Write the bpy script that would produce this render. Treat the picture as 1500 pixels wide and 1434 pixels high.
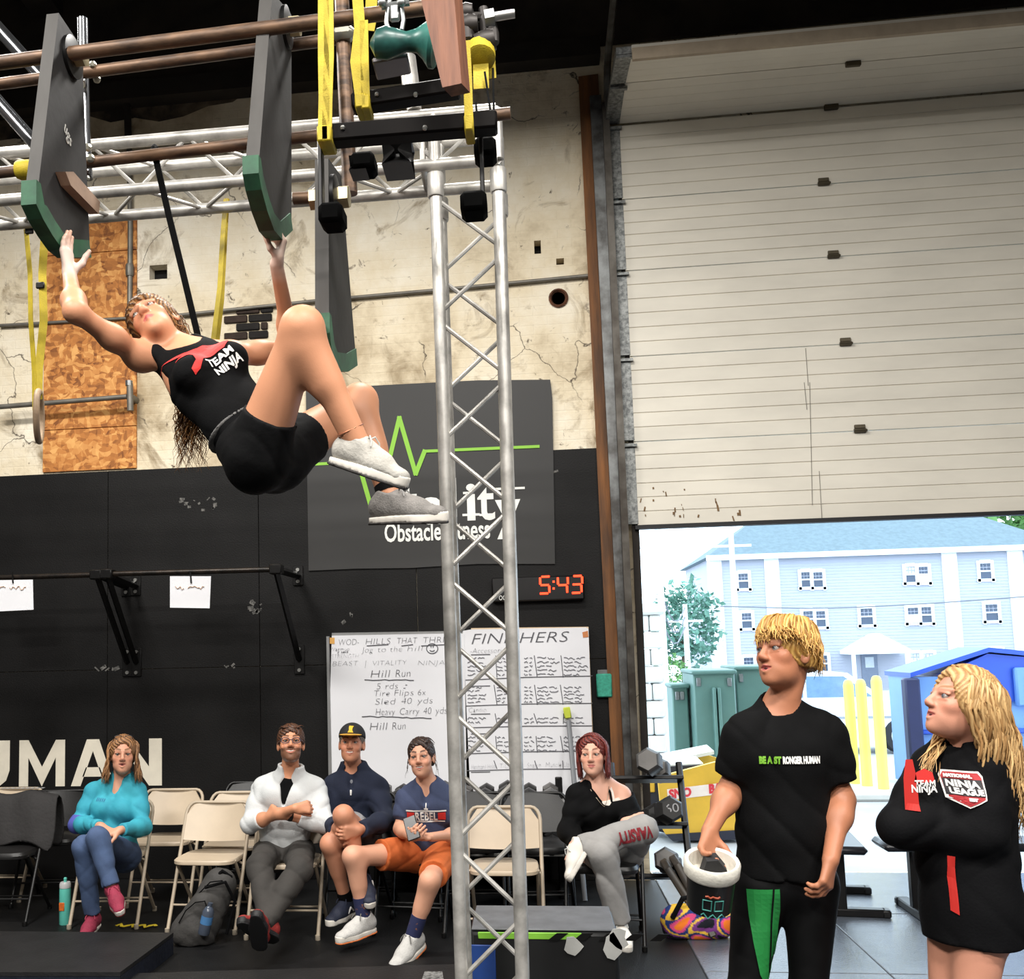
import bpy, bmesh, math, random
import numpy as np
from mathutils import Vector, Matrix
random.seed(7); rng = np.random.default_rng(7)
for o in list(bpy.data.objects): bpy.data.objects.remove(o)
scene = bpy.context.scene; COL = scene.collection
# ------------------------------------------------------------------ camera
FPX, CX, CY, CAMH = 1500.0, 588.0, 799.0, 1.7
_yaw, _pit, _rol = (math.radians(a) for a in (-7.09, 5.70, 1.41))
def _cam_axes():
    cy, sy, cp, sp = math.cos(_yaw), math.sin(_yaw), math.cos(_pit), math.sin(_pit)
    cr, sr = math.cos(_rol), math.sin(_rol)
    F = Vector((sy*cp, cy*cp, sp)); r = Vector((cy, -sy, 0)); d = F.cross(r)
    return cr*r + sr*d, -sr*r + cr*d, F
CR, CD, CF = _cam_axes()
cam = bpy.data.cameras.new('camera'); camo = bpy.data.objects.new('camera', cam); COL.objects.link(camo)
cam.sensor_fit = 'HORIZONTAL'; cam.sensor_width = 36; cam.lens = FPX*36/1500
cam.shift_x = (750-CX)/1500; cam.shift_y = (CY-717)/1500; cam.clip_end = 400
m = Matrix((( CR.x, -CD.x, -CF.x, 0), (CR.y, -CD.y, -CF.y, 0), (CR.z, -CD.z, -CF.z, CAMH), (0, 0, 0, 1)))
camo.matrix_world = m; scene.camera = camo
def ray(px, py): return CR*((px-CX)/FPX) + CD*((py-CY)/FPX) + CF
def P(px, py, Y):
    v = ray(px, py); return Vector((0, 0, CAMH)) + v*(Y/v.y)
def G(px, py, z=0.0):
    v = ray(px, py); return Vector((0, 0, CAMH)) + v*((z-CAMH)/v.z)
# ------------------------------------------------------------------ light
def S(r, g, b):
    f = lambda c: ((c/255+.055)/1.055)**2.4 if c > 10.3 else c/255/12.92
    return (f(r), f(g), f(b), 1)
w = bpy.data.worlds.new('overcast_sky'); scene.world = w; w.use_nodes = True
wn = w.node_tree.nodes; bg = wn['Background']
bg.inputs['Color'].default_value = (0.70, 0.86, 1.0, 1); bg.inputs['Strength'].default_value = 4.2
scene.view_settings.view_transform = 'Standard'; scene.view_settings.look = 'None'
scene.view_settings.exposure = 0.0; scene.view_settings.gamma = 1.0
def lamp(name, loc, size, power, col=(1, .97, .92), target=None):
    l = bpy.data.lights.new(name, 'AREA'); l.shape = 'RECTANGLE'; l.size, l.size_y = size; l.energy = power; l.color = col
    o = bpy.data.objects.new(name, l); COL.objects.link(o); o.location = loc
    d = (Vector(target)-Vector(loc)) if target else Vector((0, 0, -1))
    o.rotation_euler = d.to_track_quat('-Z', 'Y').to_euler()
    return o
for i, (x, y, pw) in enumerate(((-3.2, 1.2, 230), (0.4, 0.6, 215), (3.6, 1.0, 300), (-3.4, 4.6, 215), (-0.3, 4.7, 150), (-1.8, -2.4, 500), (1.9, -2.6, 330))):
    lamp('high_bay_lamp', (x, y, 5.75), (1.2, .45), pw)
# ------------------------------------------------------------------ materials
_mats = {}
def mat(name, col, rough=.6, metal=0., var=.12, scale=6., bump=0., bscale=None, spec=.5, col2=None, emit=0., detail=4., stretch=None, coat=0., sss=0., contrast=None):
    if name in _mats: return _mats[name]
    m = bpy.data.materials.new(name); m.use_nodes = True; nt = m.node_tree; N = nt.nodes; L = nt.links
    b = N['Principled BSDF']; b.inputs['Roughness'].default_value = rough; b.inputs['Metallic'].default_value = metal
    b.inputs['Specular IOR Level'].default_value = spec
    if coat: b.inputs['Coat Weight'].default_value = coat
    if sss: b.inputs['Subsurface Weight'].default_value = sss; b.inputs['Subsurface Radius'].default_value = (.01, .004, .002)
    c = S(*col); c2 = S(*col2) if col2 else tuple(x*(1-var) for x in c[:3])+(1,)
    tc = N.new('ShaderNodeTexCoord'); src = tc.outputs['Object']
    if stretch:
        mp = N.new('ShaderNodeMapping'); mp.inputs['Scale'].default_value = stretch; L.new(src, mp.inputs['Vector']); src = mp.outputs['Vector']
    if var or col2:
        n = N.new('ShaderNodeTexNoise'); n.inputs['Scale'].default_value = scale; n.inputs['Detail'].default_value = detail; n.inputs['Roughness'].default_value = .6
        L.new(src, n.inputs['Vector'])
        r = N.new('ShaderNodeValToRGB'); lo, hi = contrast or (.35, .65)
        r.color_ramp.elements[0].position = lo; r.color_ramp.elements[1].position = hi
        r.color_ramp.elements[0].color = c2; r.color_ramp.elements[1].color = c
        L.new(n.outputs['Fac'], r.inputs['Fac']); L.new(r.outputs['Color'], b.inputs['Base Color'])
    else: b.inputs['Base Color'].default_value = c
    if emit:
        b.inputs['Emission Color'].default_value = c; b.inputs['Emission Strength'].default_value = emit
    if bump:
        n2 = N.new('ShaderNodeTexNoise'); n2.inputs['Scale'].default_value = bscale or scale*4; n2.inputs['Detail'].default_value = 5
        L.new(src, n2.inputs['Vector']); bp = N.new('ShaderNodeBump'); bp.inputs['Strength'].default_value = bump; bp.inputs['Distance'].default_value = .02
        L.new(n2.outputs['Fac'], bp.inputs['Height']); L.new(bp.outputs['Normal'], b.inputs['Normal'])
    _mats[name] = m; return m
def vmat(name, rough=.55, bump=0., bscale=60, sss=0., spec=.4, noise=.0):
    """colour from the mesh's own 'Col' attribute (skin, printed cloth)"""
    if name in _mats: return _mats[name]
    m = bpy.data.materials.new(name); m.use_nodes = True; nt = m.node_tree; N = nt.nodes; L = nt.links
    b = N['Principled BSDF']; b.inputs['Roughness'].default_value = rough; b.inputs['Specular IOR Level'].default_value = spec
    a = N.new('ShaderNodeVertexColor'); a.layer_name = 'Col'; L.new(a.outputs['Color'], b.inputs['Base Color'])
    if sss: b.inputs['Subsurface Weight'].default_value = sss; b.inputs['Subsurface Radius'].default_value = (.012, .005, .003); b.inputs['Subsurface Scale'].default_value = .6
    if bump:
        tc = N.new('ShaderNodeTexCoord'); n2 = N.new('ShaderNodeTexNoise'); n2.inputs['Scale'].default_value = bscale; n2.inputs['Detail'].default_value = 4
        L.new(tc.outputs['Object'], n2.inputs['Vector']); bp = N.new('ShaderNodeBump'); bp.inputs['Strength'].default_value = bump; bp.inputs['Distance'].default_value = .01
        L.new(n2.outputs['Fac'], bp.inputs['Height']); L.new(bp.outputs['Normal'], b.inputs['Normal'])
    _mats[name] = m; return m
# ------------------------------------------------------------------ mesh helpers
def V(*a): return Vector(a)
class MB:
    def __init__(s): s.v = []; s.f = []
    def add(s, vs, fs):
        o = len(s.v); s.v += [tuple(x) for x in vs]; s.f += [tuple(i+o for i in f) for f in fs]; return s
    def box(s, c, size, R=None):
        hx, hy, hz = (a/2 for a in size); c = Vector(c)
        vs = [Vector((x, y, z)) for z in (-hz, hz) for x, y in ((-hx, -hy), (hx, -hy), (hx, hy), (-hx, hy))]
        if R is not None: vs = [R @ q for q in vs]
        return s.add([c+q for q in vs], [(3, 2, 1, 0), (4, 5, 6, 7), (0, 1, 5, 4), (1, 2, 6, 5), (2, 3, 7, 6), (3, 0, 4, 7)])
    def bbox(s, lo, hi): return s.box([(a+b)/2 for a, b in zip(lo, hi)], [abs(b-a) for a, b in zip(lo, hi)])
    def bevbox(s, c, size, bev, R=None):
        hx, hy, hz = (a/2 for a in size); c = Vector(c); b = min(bev, hx*.9, hy*.9, hz*.9); rings = []
        for z, k in ((-hz, b), (-hz+b, 0), (hz-b, 0), (hz, b)):
            rings.append([Vector((x, y, z)) for x, y in ((-hx+k+b*(k == 0), -hy+k), (hx-k-b*(k == 0), -hy+k), (hx-k, -hy+k+b*(k == 0)), (hx-k, hy-k-b*(k == 0)), (hx-k-b*(k == 0), hy-k), (-hx+k+b*(k == 0), hy-k), (-hx+k, hy-k-b*(k == 0)), (-hx+k, -hy+k+b*(k == 0)))])
        vs = [q for r in rings for q in r]
        if R is not None: vs = [R @ q for q in vs]
        fs = [tuple(range(7, -1, -1)), tuple(range(24, 32))]
        for i in range(3):
            for j in range(8): fs.append((i*8+j, i*8+(j+1) % 8, (i+1)*8+(j+1) % 8, (i+1)*8+j))
        return s.add([c+q for q in vs], fs)
    def tube(s, pts, r, n=10, cap=True, flat=1.0, up=None):
        pts = [Vector(p) for p in pts]; rs = r if isinstance(r, (list, tuple)) else [r]*len(pts); o = len(s.v); prev = None
        for i, p in enumerate(pts):
            d = (pts[min(i+1, len(pts)-1)]-pts[max(i-1, 0)]).normalized()
            if prev is None:
                u = Vector(up) if up is not None else (V(0, 0, 1) if abs(d.z) < .9 else V(0, 1, 0))
            else: u = prev
            x = d.cross(u)
            if x.length < 1e-6: x = d.cross(V(1, 0, 0))
            x.normalize(); u = x.cross(d).normalized(); prev = u
            for k in range(n):
                a = 2*math.pi*k/n; s.v.append(tuple(p + x*(math.cos(a)*rs[i]) + u*(math.sin(a)*rs[i]*flat)))
        for i in range(len(pts)-1):
            for k in range(n): s.f.append((o+i*n+k, o+i*n+(k+1) % n, o+(i+1)*n+(k+1) % n, o+(i+1)*n+k))
        if cap: s.f.append(tuple(o+k for k in range(n-1, -1, -1))); s.f.append(tuple(o+(len(pts)-1)*n+k for k in range(n)))
        return s
    def prism(s, poly, fr, d0, d1):
        """poly of 2-D points in frame fr=(origin, ex, ey, en), extruded d0..d1 along en"""
        O, ex, ey, en = (Vector(q) for q in fr); n = len(poly)
        vs = [O+ex*a+ey*b+en*d0 for a, b in poly]+[O+ex*a+ey*b+en*d1 for a, b in poly]
        return s.add(vs, [tuple(range(n-1, -1, -1)), tuple(range(n, 2*n))]+[(i, (i+1) % n, n+(i+1) % n, n+i) for i in range(n)])
    def lathe(s, prof, c, n=20, axis=None):
        c = Vector(c); A = Vector(axis).normalized() if axis is not None else V(0, 0, 1)
        x = A.cross(V(0, 1, 0) if abs(A.y) < .9 else V(1, 0, 0)).normalized(); y = A.cross(x); o = len(s.v)
        for r, h in prof:
            for k in range(n):
                a = 2*math.pi*k/n; s.v.append(tuple(c+A*h+x*(r*math.cos(a))+y*(r*math.sin(a))))
        for i in range(len(prof)-1):
            for k in range(n): s.f.append((o+i*n+k, o+i*n+(k+1) % n, o+(i+1)*n+(k+1) % n, o+(i+1)*n+k))
        s.f.append(tuple(o+k for k in range(n-1, -1, -1))); s.f.append(tuple(o+(len(prof)-1)*n+k for k in range(n)))
        return s
    def ball(s, c, r, n=12, R=None):
        c = Vector(c); rr = r if isinstance(r, (tuple, list)) else (r, r, r); o = len(s.v); h = n//2
        for i in range(h+1):
            t = math.pi*i/h
            for k in range(n):
                a = 2*math.pi*k/n; q = Vector((rr[0]*math.sin(t)*math.cos(a), rr[1]*math.sin(t)*math.sin(a), rr[2]*math.cos(t)))
                s.v.append(tuple(c+(R @ q if R is not None else q)))
        for i in range(h):
            for k in range(n): s.f.append((o+i*n+k, o+(i+1)*n+k, o+(i+1)*n+(k+1) % n, o+i*n+(k+1) % n))
        return s
    def mesh(s, name):
        me = bpy.data.meshes.new(name); me.from_pydata(s.v, [], s.f); me.update()
        bm = bmesh.new(); bm.from_mesh(me); bmesh.ops.remove_doubles(bm, verts=bm.verts, dist=1e-6); bmesh.ops.recalc_face_normals(bm, faces=bm.faces); bm.to_mesh(me); bm.free()
        return me
    def build(s, name, material, parent=None, smooth=True, label=None):
        return obj(name, s.mesh(name), material, parent, smooth, label)
def obj(name, me, material, parent=None, smooth=True, label=None):
    o = bpy.data.objects.new(name, me); COL.objects.link(o)
    if material is not None and not me.materials: me.materials.append(material)
    if smooth:
        me.polygons.foreach_set('use_smooth', [True]*len(me.polygons)); me.set_sharp_from_angle(angle=math.radians(38))
    if parent is not None: attach(o, parent)
    if label: o['label'] = label
    return o
def root_loc(p):
    l = Vector(p.location)
    while p.parent: p = p.parent
    return Vector(p.location)
def attach(o, parent):
    o.parent = parent
    if parent.type == 'EMPTY': o.matrix_parent_inverse = Matrix.Translation(-Vector(parent.location))
def tag(o, label, cat, group=None):
    o['label'] = label; o['category'] = cat
    if group: o['group'] = group
    return o
def thing(name, label, cat, loc=(0, 0, 0), group=None):
    e = bpy.data.objects.new(name, None); COL.objects.link(e); e.location = loc; e.empty_display_size = .1
    return tag(e, label, cat, group)
def struct(o): o['kind'] = 'structure'; return o
def dup(root, loc=None, rotz=None, label=None, group=None):
    def cp(o, par):
        c = o.copy(); COL.objects.link(c)
        if par is not None: c.parent = par
        for ch in o.children: cp(ch, c)
        return c
    r = cp(root, None)
    if loc is not None: r.location = loc
    if rotz is not None: r.rotation_euler = (0, 0, rotz)
    if label: r['label'] = label
    if group: r['group'] = group
    return r
def text_mesh(txt, size, extrude=.0008, bold=0., shear=0., align='CENTER', spacing=1.0):
    c = bpy.data.curves.new('t', 'FONT'); c.body = txt; c.size = size; c.extrude = extrude; c.offset = bold; c.shear = shear
    c.align_x = align; c.align_y = 'CENTER'; c.space_character = spacing; c.resolution_u = 3
    t = bpy.data.objects.new('t', c); COL.objects.link(t); bpy.context.view_layer.update()
    me = bpy.data.meshes.new_from_object(t); bpy.data.objects.remove(t); bpy.data.curves.remove(c); return me
def text(txt, size, O, ex, ey, material, parent, width=None, name='lettering', label=None, **k):
    """flat lettering lying in the plane (ex, ey) at O; width rescales the line"""
    me = text_mesh(txt, size, **k); ex = Vector(ex).normalized(); ey = Vector(ey).normalized(); en = ex.cross(ey)
    co = np.empty(len(me.vertices)*3); me.vertices.foreach_get('co', co); co = co.reshape(-1, 3)
    if width: co[:, 0] *= width/max(1e-6, np.ptp(co[:, 0]))
    W = np.array(O)+co[:, :1]*np.array(ex)+co[:, 1:2]*np.array(ey)+co[:, 2:]*np.array(en)
    me.vertices.foreach_set('co', W.ravel()); me.materials.clear()
    return obj(name, me, material, parent, smooth=False, label=label)
XW, ZW = V(1, 0, 0), V(0, 0, 1)
def rotz(a): return Matrix.Rotation(a, 3, 'Z')
def lerp(a, b, t): return a+(b-a)*t
# ================================================================== the hall
YW = 7.7; YD = 7.62
def plaster():
    m = bpy.data.materials.new('old_plaster'); m.use_nodes = True; nt = m.node_tree; N = nt.nodes; L = nt.links; b = N['Principled BSDF']
    b.inputs['Roughness'].default_value = .85
    tc = N.new('ShaderNodeTexCoord'); src = tc.outputs['Object']
    def noise(s, d=6, dist=0.):
        n = N.new('ShaderNodeTexNoise'); n.inputs['Scale'].default_value = s; n.inputs['Detail'].default_value = d; n.inputs['Roughness'].default_value = .65; n.inputs['Distortion'].default_value = dist; L.new(src, n.inputs['Vector']); return n.outputs['Fac']
    def ramp(fac, pts):
        r = N.new('ShaderNodeValToRGB'); e = r.color_ramp.elements
        e[0].position, e[0].color = pts[0]; e[1].position, e[1].color = pts[-1]
        for p, c in pts[1:-1]: q = e.new(p); q.color = c
        L.new(fac, r.inputs['Fac']); return r.outputs['Color']
    def mix(f, a, c2, t='MIX'):
        x = N.new('ShaderNodeMix'); x.data_type = 'RGBA'; x.blend_type = t
        if hasattr(f, 'links'): L.new(f, x.inputs[0])
        else: x.inputs[0].default_value = f
        for i, q in ((6, a), (7, c2)):
            if hasattr(q, 'links'): L.new(q, x.inputs[i])
            else: x.inputs[i].default_value = q
        return x.outputs[2]
    base = ramp(noise(.9, 8), [(.34, S(172, 153, 122)), (.48, S(224, 210, 182)), (.64, S(240, 232, 214))])
    st = ramp(noise(2.3, 10, 1.2), [(.55, (0, 0, 0, 1)), (.70, (1, 1, 1, 1))])
    c = mix(st, base, S(150, 132, 104))
    sp = ramp(noise(9, 8, .6), [(.63, (0, 0, 0, 1)), (.70, (1, 1, 1, 1))])
    c = mix(sp, c, S(96, 82, 66))
    mp = N.new('ShaderNodeMapping'); L.new(src, mp.inputs['Vector'])
    nz = N.new('ShaderNodeTexNoise'); nz.inputs['Scale'].default_value = 2.5; nz.inputs['Detail'].default_value = 5; L.new(src, nz.inputs['Vector'])
    va = N.new('ShaderNodeVectorMath'); va.operation = 'MULTIPLY_ADD'; va.inputs[1].default_value = (.5, .5, .5); L.new(nz.outputs['Color'], va.inputs[0]); L.new(src, va.inputs[2])
    vo = N.new('ShaderNodeTexVoronoi'); vo.feature = 'DISTANCE_TO_EDGE'; vo.inputs['Scale'].default_value = 1.3; L.new(va.outputs[0], vo.inputs['Vector'])
    cr = ramp(vo.outputs['Distance'], [(.0, (1, 1, 1, 1)), (.008, (0, 0, 0, 1))])
    gate = ramp(noise(1.1, 3), [(.5, (0, 0, 0, 1)), (.56, (1, 1, 1, 1))])
    c = mix(mix(1.0, cr, gate, 'MULTIPLY'), c, S(60, 50, 42)); L.new(c, b.inputs['Base Color'])
    br = N.new('ShaderNodeTexBrick'); br.inputs['Scale'].default_value = 1.0; br.inputs['Brick Width'].default_value = .21; br.inputs['Row Height'].default_value = .075; br.inputs['Mortar Size'].default_value = .006; br.inputs['Mortar Smooth'].default_value = .6
    mp.inputs['Rotation'].default_value = (-math.pi/2, 0, 0); L.new(mp.outputs['Vector'], br.inputs['Vector'])
    nb = noise(14, 6)
    ad = N.new('ShaderNodeMath'); ad.operation = 'MULTIPLY_ADD'; ad.inputs[1].default_value = -.22; L.new(br.outputs['Fac'], ad.inputs[0]); L.new(nb, ad.inputs[2])
    bp = N.new('ShaderNodeBump'); bp.inputs['Strength'].default_value = .35; bp.inputs['Distance'].default_value = .02; L.new(ad.outputs[0], bp.inputs['Height']); L.new(bp.outputs['Normal'], b.inputs['Normal'])
    return m
PL = plaster()
BLK = mat('black_painted_plywood', (22, 21, 21), .6, spec=.22, var=.35, scale=2.2, bump=.12, bscale=90)
DARK = mat('dark_recess', (12, 10, 9), .9, var=.3)
SOOT = mat('soot_dark_timber', (44, 38, 33), .85, var=.5, scale=3, bump=.3)
RUB = mat('black_rubber_floor', (20, 20, 21), .52, spec=.3, var=.35, scale=5, bump=.18, bscale=160)
RUBB = mat('worn_rubber_tile', (80, 86, 95), .24, spec=.9, var=.3, scale=3, bump=.22, bscale=120)
# wall with the holes that the plaster really has (x, z rectangles)
hA = P(219, 389, YW), P(245, 408, YW)
holes = [(hA[0].x, hA[1].z, hA[1].x, hA[0].z)]
for (a, b2, c, d) in ((783, 352, 792, 372), (808, 428, 829, 447), (815, 378, 826, 388)):
    q0, q1 = P(a, d, YW), P(c, b2, YW); holes.append((q0.x, q0.z, q1.x, q1.z))
DX0, DX1, DZ = P(928, 760, YW).x, 4.9, 5.4
holes_all = holes+[(DX0, 0, DX1, DZ)]
xs = sorted({-6.0, 6.2}|{h[0] for h in holes_all}|{h[2] for h in holes_all}); zs = sorted({0.0, 7.4}|{h[1] for h in holes_all}|{h[3] for h in holes_all})
mb = MB()
for i in range(len(xs)-1):
    for j in range(len(zs)-1):
        cx_, cz_ = (xs[i]+xs[i+1])/2, (zs[j]+zs[j+1])/2
        if any(h[0] < cx_ < h[2] and h[1] < cz_ < h[3] for h in holes_all): continue
        mb.add([(xs[i], YW, zs[j]), (xs[i+1], YW, zs[j]), (xs[i+1], YW, zs[j+1]), (xs[i], YW, zs[j+1])], [(0, 1, 2, 3)])
for h in holes_all:
    dp = .30 if h[2]-h[0] > 1 else .12; a, b2, c, d = h
    r0 = [(a, YW, b2), (c, YW, b2), (c, YW, d), (a, YW, d)]; r1 = [(x, YW+dp, z) for x, _, z in r0]
    mb.add(r0+r1, [(0, 4, 5, 1), (1, 5, 6, 2), (2, 6, 7, 3), (3, 7, 4, 0)]+([(4, 7, 6, 5)] if dp < .2 else []))
wall = struct(mb.build('wall_back', PL, smooth=False))
for h in holes:
    o = MB().bbox((h[0], YW+.115, h[1]), (h[2], YW+.119, h[3])).build('hole_bottom', DARK, wall)
# rusty pipe stub in the round hole
c = P(818, 437, YW); MB().lathe([(.055, 0), (.075, -.012), (.062, -.02), (.05, 0)], (c.x, YW, c.z), 18, (0, 1, 0)).build('rusty_hole_rim', mat('rust', (104, 62, 38), .85, col2=(60, 38, 26), scale=20, bump=.4), wall)
# exposed dark bricks where the plaster fell off
BR = [mat('sooty_brick', (58, 44, 36), .9, var=.4, scale=12, bump=.4), mat('scorched_brick', (28, 24, 22), .9, var=.4, scale=12, bump=.4), mat('brown_brick', (112, 88, 62), .9, var=.3, scale=12, bump=.4)]
q0, q1 = P(328, 500, YW), P(398, 452, YW); bh = .068; k = 0; z = q0.z
while z < q1.z-.02:
    x = q0.x+(.1 if k % 2 else 0)
    while x < q1.x-.05:
        L_ = min(.2, q1.x-x+random.uniform(-.03, .05))
        MB().bevbox((x+L_/2, YW-.002-random.uniform(0, .006), z+bh/2), (L_-.012, .03, bh-.01), .006).build('brick', BR[random.choice((0, 1, 1, 2))], wall)
        x += L_
    z += bh; k += 1
# room shell
struct(MB().bbox((-6, -4.2, -.1), (DX0+.03, YW+.28, 0)).build('floor', RUB, smooth=False))
fl2 = struct(MB().bbox((DX0+.03, -4.2, -.1), (6.2, YW+.28, -.004)).build('floor_by_door', DARK, smooth=False))
# rubber floor tiles by the door: each tile is a piece
sx = 1.73
xsT = [DX0+.035, sx-.62, sx, sx+1.22, sx+2.44, 6.2]; ysT = [2.0, 3.3, 4.5, 5.62, 6.8, YW+.26]
for i in range(len(xsT)-1):
    for j in range(len(ysT)-1):
        MB().bevbox(((xsT[i]+xsT[i+1])/2, (ysT[j]+ysT[j+1])/2, -.005), (xsT[i+1]-xsT[i]-.006, ysT[j+1]-ysT[j]-.006, .014), .004).build('floor_tile', RUBB, fl2, smooth=False)
struct(MB().bbox((-6, -4.2, 7.4), (6.2, YW+.3, 7.5)).build('ceiling', SOOT, smooth=False))
WH = mat('dark_painted_block', (58, 56, 54), .8, var=.2)
struct(MB().bbox((-6.1, -4.2, 0), (-6, YW, 7.4)).build('wall_left', WH, smooth=False))
struct(MB().bbox((6.2, -4.2, 0), (6.3, YW, 7.4)).build('wall_right', WH, smooth=False))
struct(MB().bbox((-6, -4.3, 0), (6.2, -4.2, 7.4)).build('wall_front', WH, smooth=False))
# sooty timber band and upper wall in dark mottled plaster
zb = P(800, 103, YW).z; zt = P(800, 76, YW).z
struct(MB().bbox((-6, YW-.16, zb), (P(878, 100, YW).x, YW-.002, zt)).build('trim_1', SOOT, smooth=False))
struct(MB().bbox((-6, YW-.05, zt), (6.2, YW-.003, 7.39)).build('wall_upper', mat('dark_plaster', (62, 54, 47), .9, col2=(36, 32, 29), scale=2.5, bump=.3), smooth=False))
for x in (-3.8, -1.2, 1.4, 4.0): struct(MB().bbox((x-.12, -4.2, 7.0), (x+.12, YW-.06, 7.39)).build('trim_2', SOOT, smooth=False))
# black plywood sheets on the lower wall, one piece each
ply = thing('plywood_wainscot', 'black painted plywood sheets covering the lower wall', 'wall panel', (-2, YW, 0)); ply['kind'] = 'structure'
zt_ = P(450, 676, YW-.02).z; zm = P(300, 978, YW-.02).z; xl = P(158, 800, YW-.02).x
xr = P(886, 800, YW-.02).x
xe = sorted([xl-1.22*k for k in range(0, 4)]+[xl+1.22*k for k in range(1, 3)]+[xr]); xe = [x for x in xe if x > -6]
xe = [-5.99]+xe
for i in range(len(xe)-1):
    for (z0, z1) in ((0.0, zm), (zm, zt_)):
        MB().bevbox(((xe[i]+xe[i+1])/2, YW-.012, (z0+z1)/2), (xe[i+1]-xe[i]-.004, .02, z1-z0-.004), .002).build('plywood_sheet', BLK, ply, smooth=False)
# orange strand board strip, pieces
def strand_mat():
    m = bpy.data.materials.new('strand_board'); m.use_nodes = True; N = m.node_tree.nodes; L = m.node_tree.links; b = N['Principled BSDF']; b.inputs['Roughness'].default_value = .75
    tc = N.new('ShaderNodeTexCoord'); nz = N.new('ShaderNodeTexNoise'); nz.inputs['Scale'].default_value = 5; nz.inputs['Detail'].default_value = 3; L.new(tc.outputs['Object'], nz.inputs['Vector'])
    va = N.new('ShaderNodeVectorMath'); va.operation = 'MULTIPLY_ADD'; va.inputs[1].default_value = (.12, .12, .12); L.new(nz.outputs['Color'], va.inputs[0]); L.new(tc.outputs['Object'], va.inputs[2])
    cols = []
    for sc, rot in (((16, 1, 34), .5), ((30, 1, 15), -.4)):
        mp = N.new('ShaderNodeMapping'); mp.inputs['Rotation'].default_value = (0, rot, 0); mp.inputs['Scale'].default_value = sc; L.new(va.outputs[0], mp.inputs['Vector'])
        vo = N.new('ShaderNodeTexVoronoi'); vo.inputs['Scale'].default_value = 1.; L.new(mp.outputs['Vector'], vo.inputs['Vector']); sp = N.new('ShaderNodeSeparateColor'); L.new(vo.outputs['Color'], sp.inputs[0]); cols.append(sp.outputs[0])
    ad = N.new('ShaderNodeMath'); ad.operation = 'ADD'; L.new(cols[0], ad.inputs[0]); L.new(cols[1], ad.inputs[1]); hf = N.new('ShaderNodeMath'); hf.operation = 'MULTIPLY'; hf.inputs[1].default_value = .5; L.new(ad.outputs[0], hf.inputs[0])
    r = N.new('ShaderNodeValToRGB'); e = r.color_ramp.elements; e[0].position = .1; e[0].color = S(128, 74, 30); e[1].position = .9; e[1].color = S(226, 168, 98); q = e.new(.5); q.color = S(190, 122, 58); L.new(hf.outputs[0], r.inputs['Fac']); L.new(r.outputs['Color'], b.inputs['Base Color']); return m
OSB = strand_mat()
osb = thing('strand_board_strip', 'orange strand board boards fixed upright to the plaster wall', 'board', (P(130, 690, YW).x, YW, zt_)); osb['kind'] = 'structure'
x0, x1 = P(66, 500, YW).x, P(201, 500, YW).x; zz = [P(130, y, YW).z for y in (690, 628, 470, 372, 318)]
for i in range(4):
    MB().bevbox(((x0+x1)/2, YW-.011, (zz[i]+zz[i+1])/2), (x1-x0, .02, zz[i+1]-zz[i]-.006), .002).build('strand_board', OSB, osb, smooth=False)
# conduits on the wall
GALV = mat('galvanised_steel', (150, 152, 152), .42, .85, var=.25, scale=14)
PIPEG = mat('grey_conduit', (128, 124, 116), .5, .5, var=.3, scale=9)
def wallpipe(name, pts, r, label, m=PIPEG, off=.03):
    return tag(MB().tube([P(x, y, YW-off) for x, y in pts], r, 10).build(name, m), label, 'pipe')
wallpipe('conduit', [(0, 477), (260, 462), (470, 440), (640, 425), (880, 402)], .014, 'thin grey conduit running the length of the plaster wall')
wallpipe('conduit', [(188, 130), (191, 330), (190, 480)], .022, 'upright grey conduit with a coupling on the strand board')
wallpipe('conduit', [(0, 150), (120, 140), (170, 126), (186, 140), (188, 215)], .028, 'dark bent pipe high on the dark wall', SOOT, .07)
MB().lathe([(.03, -.05), (.034, -.03), (.034, .03), (.03, .05)], P(190, 396, YW-.03), 12).build('conduit_coupling', PIPEG, bpy.data.objects['conduit.001'])
t = thing('rail_bracket', 'short grey rail on a clamp bracket across the strand board', 'rail', P(190, 580, YW))
a, b2 = P(0, 596, YW-.14), P(186, 581, YW-.14)
MB().tube([a, b2], .02, 10).build('rail', PIPEG, t)
br = MB().tube([P(190, 562, YW-.14), P(191, 602, YW-.14)], .026, 10); br.tube([b2+V(.02, 0, 0), b2+V(.02, .13, 0)], .03, 10); br.build('clamp', PIPEG, t)
MB().tube([P(189, 558, YW-.14), P(189, 565, YW-.14)], .03, 8).build('bolt', GALV, t)
# HUMAN painted on the wall
LET = mat('cream_wall_paint', (232, 224, 206), .7, var=.12, scale=6)
pn = thing('painted_letters', 'big cream block letters HUMAN painted low on the black wall', 'lettering', P(120, 1150, YW-.024))
z0, z1 = P(60, 1152, YW-.026).z, P(60, 1084, YW-.026).z; hh = z1-z0
def glyph(polys, px0, px1):
    xa, xb = P(px0, 1118, YW-.026).x, P(px1, 1118, YW-.026).x; g = MB()
    for p in polys: g.prism(p, ((xa, YW-.0225, z0), (xb-xa, 0, 0), (0, 0, hh), (0, -1, 0)), 0, .003)
    g.build('letter', LET, pn, smooth=False)
glyph([[(0, 0), (.2, 0), (.2, 1), (0, 1)], [(.8, 0), (1, 0), (1, 1), (.8, 1)], [(.2, 1), (.2, .62), (.5, .0), (.5, .42)], [(.8, 1), (.5, .42), (.5, 0), (.8, .62)]], 28, 95)
glyph([[(0, 0), (.22, 0), (.5, .75), (.5, 1), (.36, 1)], [(1, 0), (.78, 0), (.5, .75), (.5, 1), (.64, 1)], [(.26, .2), (.74, .2), (.66, .4), (.34, .4)]], 104, 168)
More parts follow.
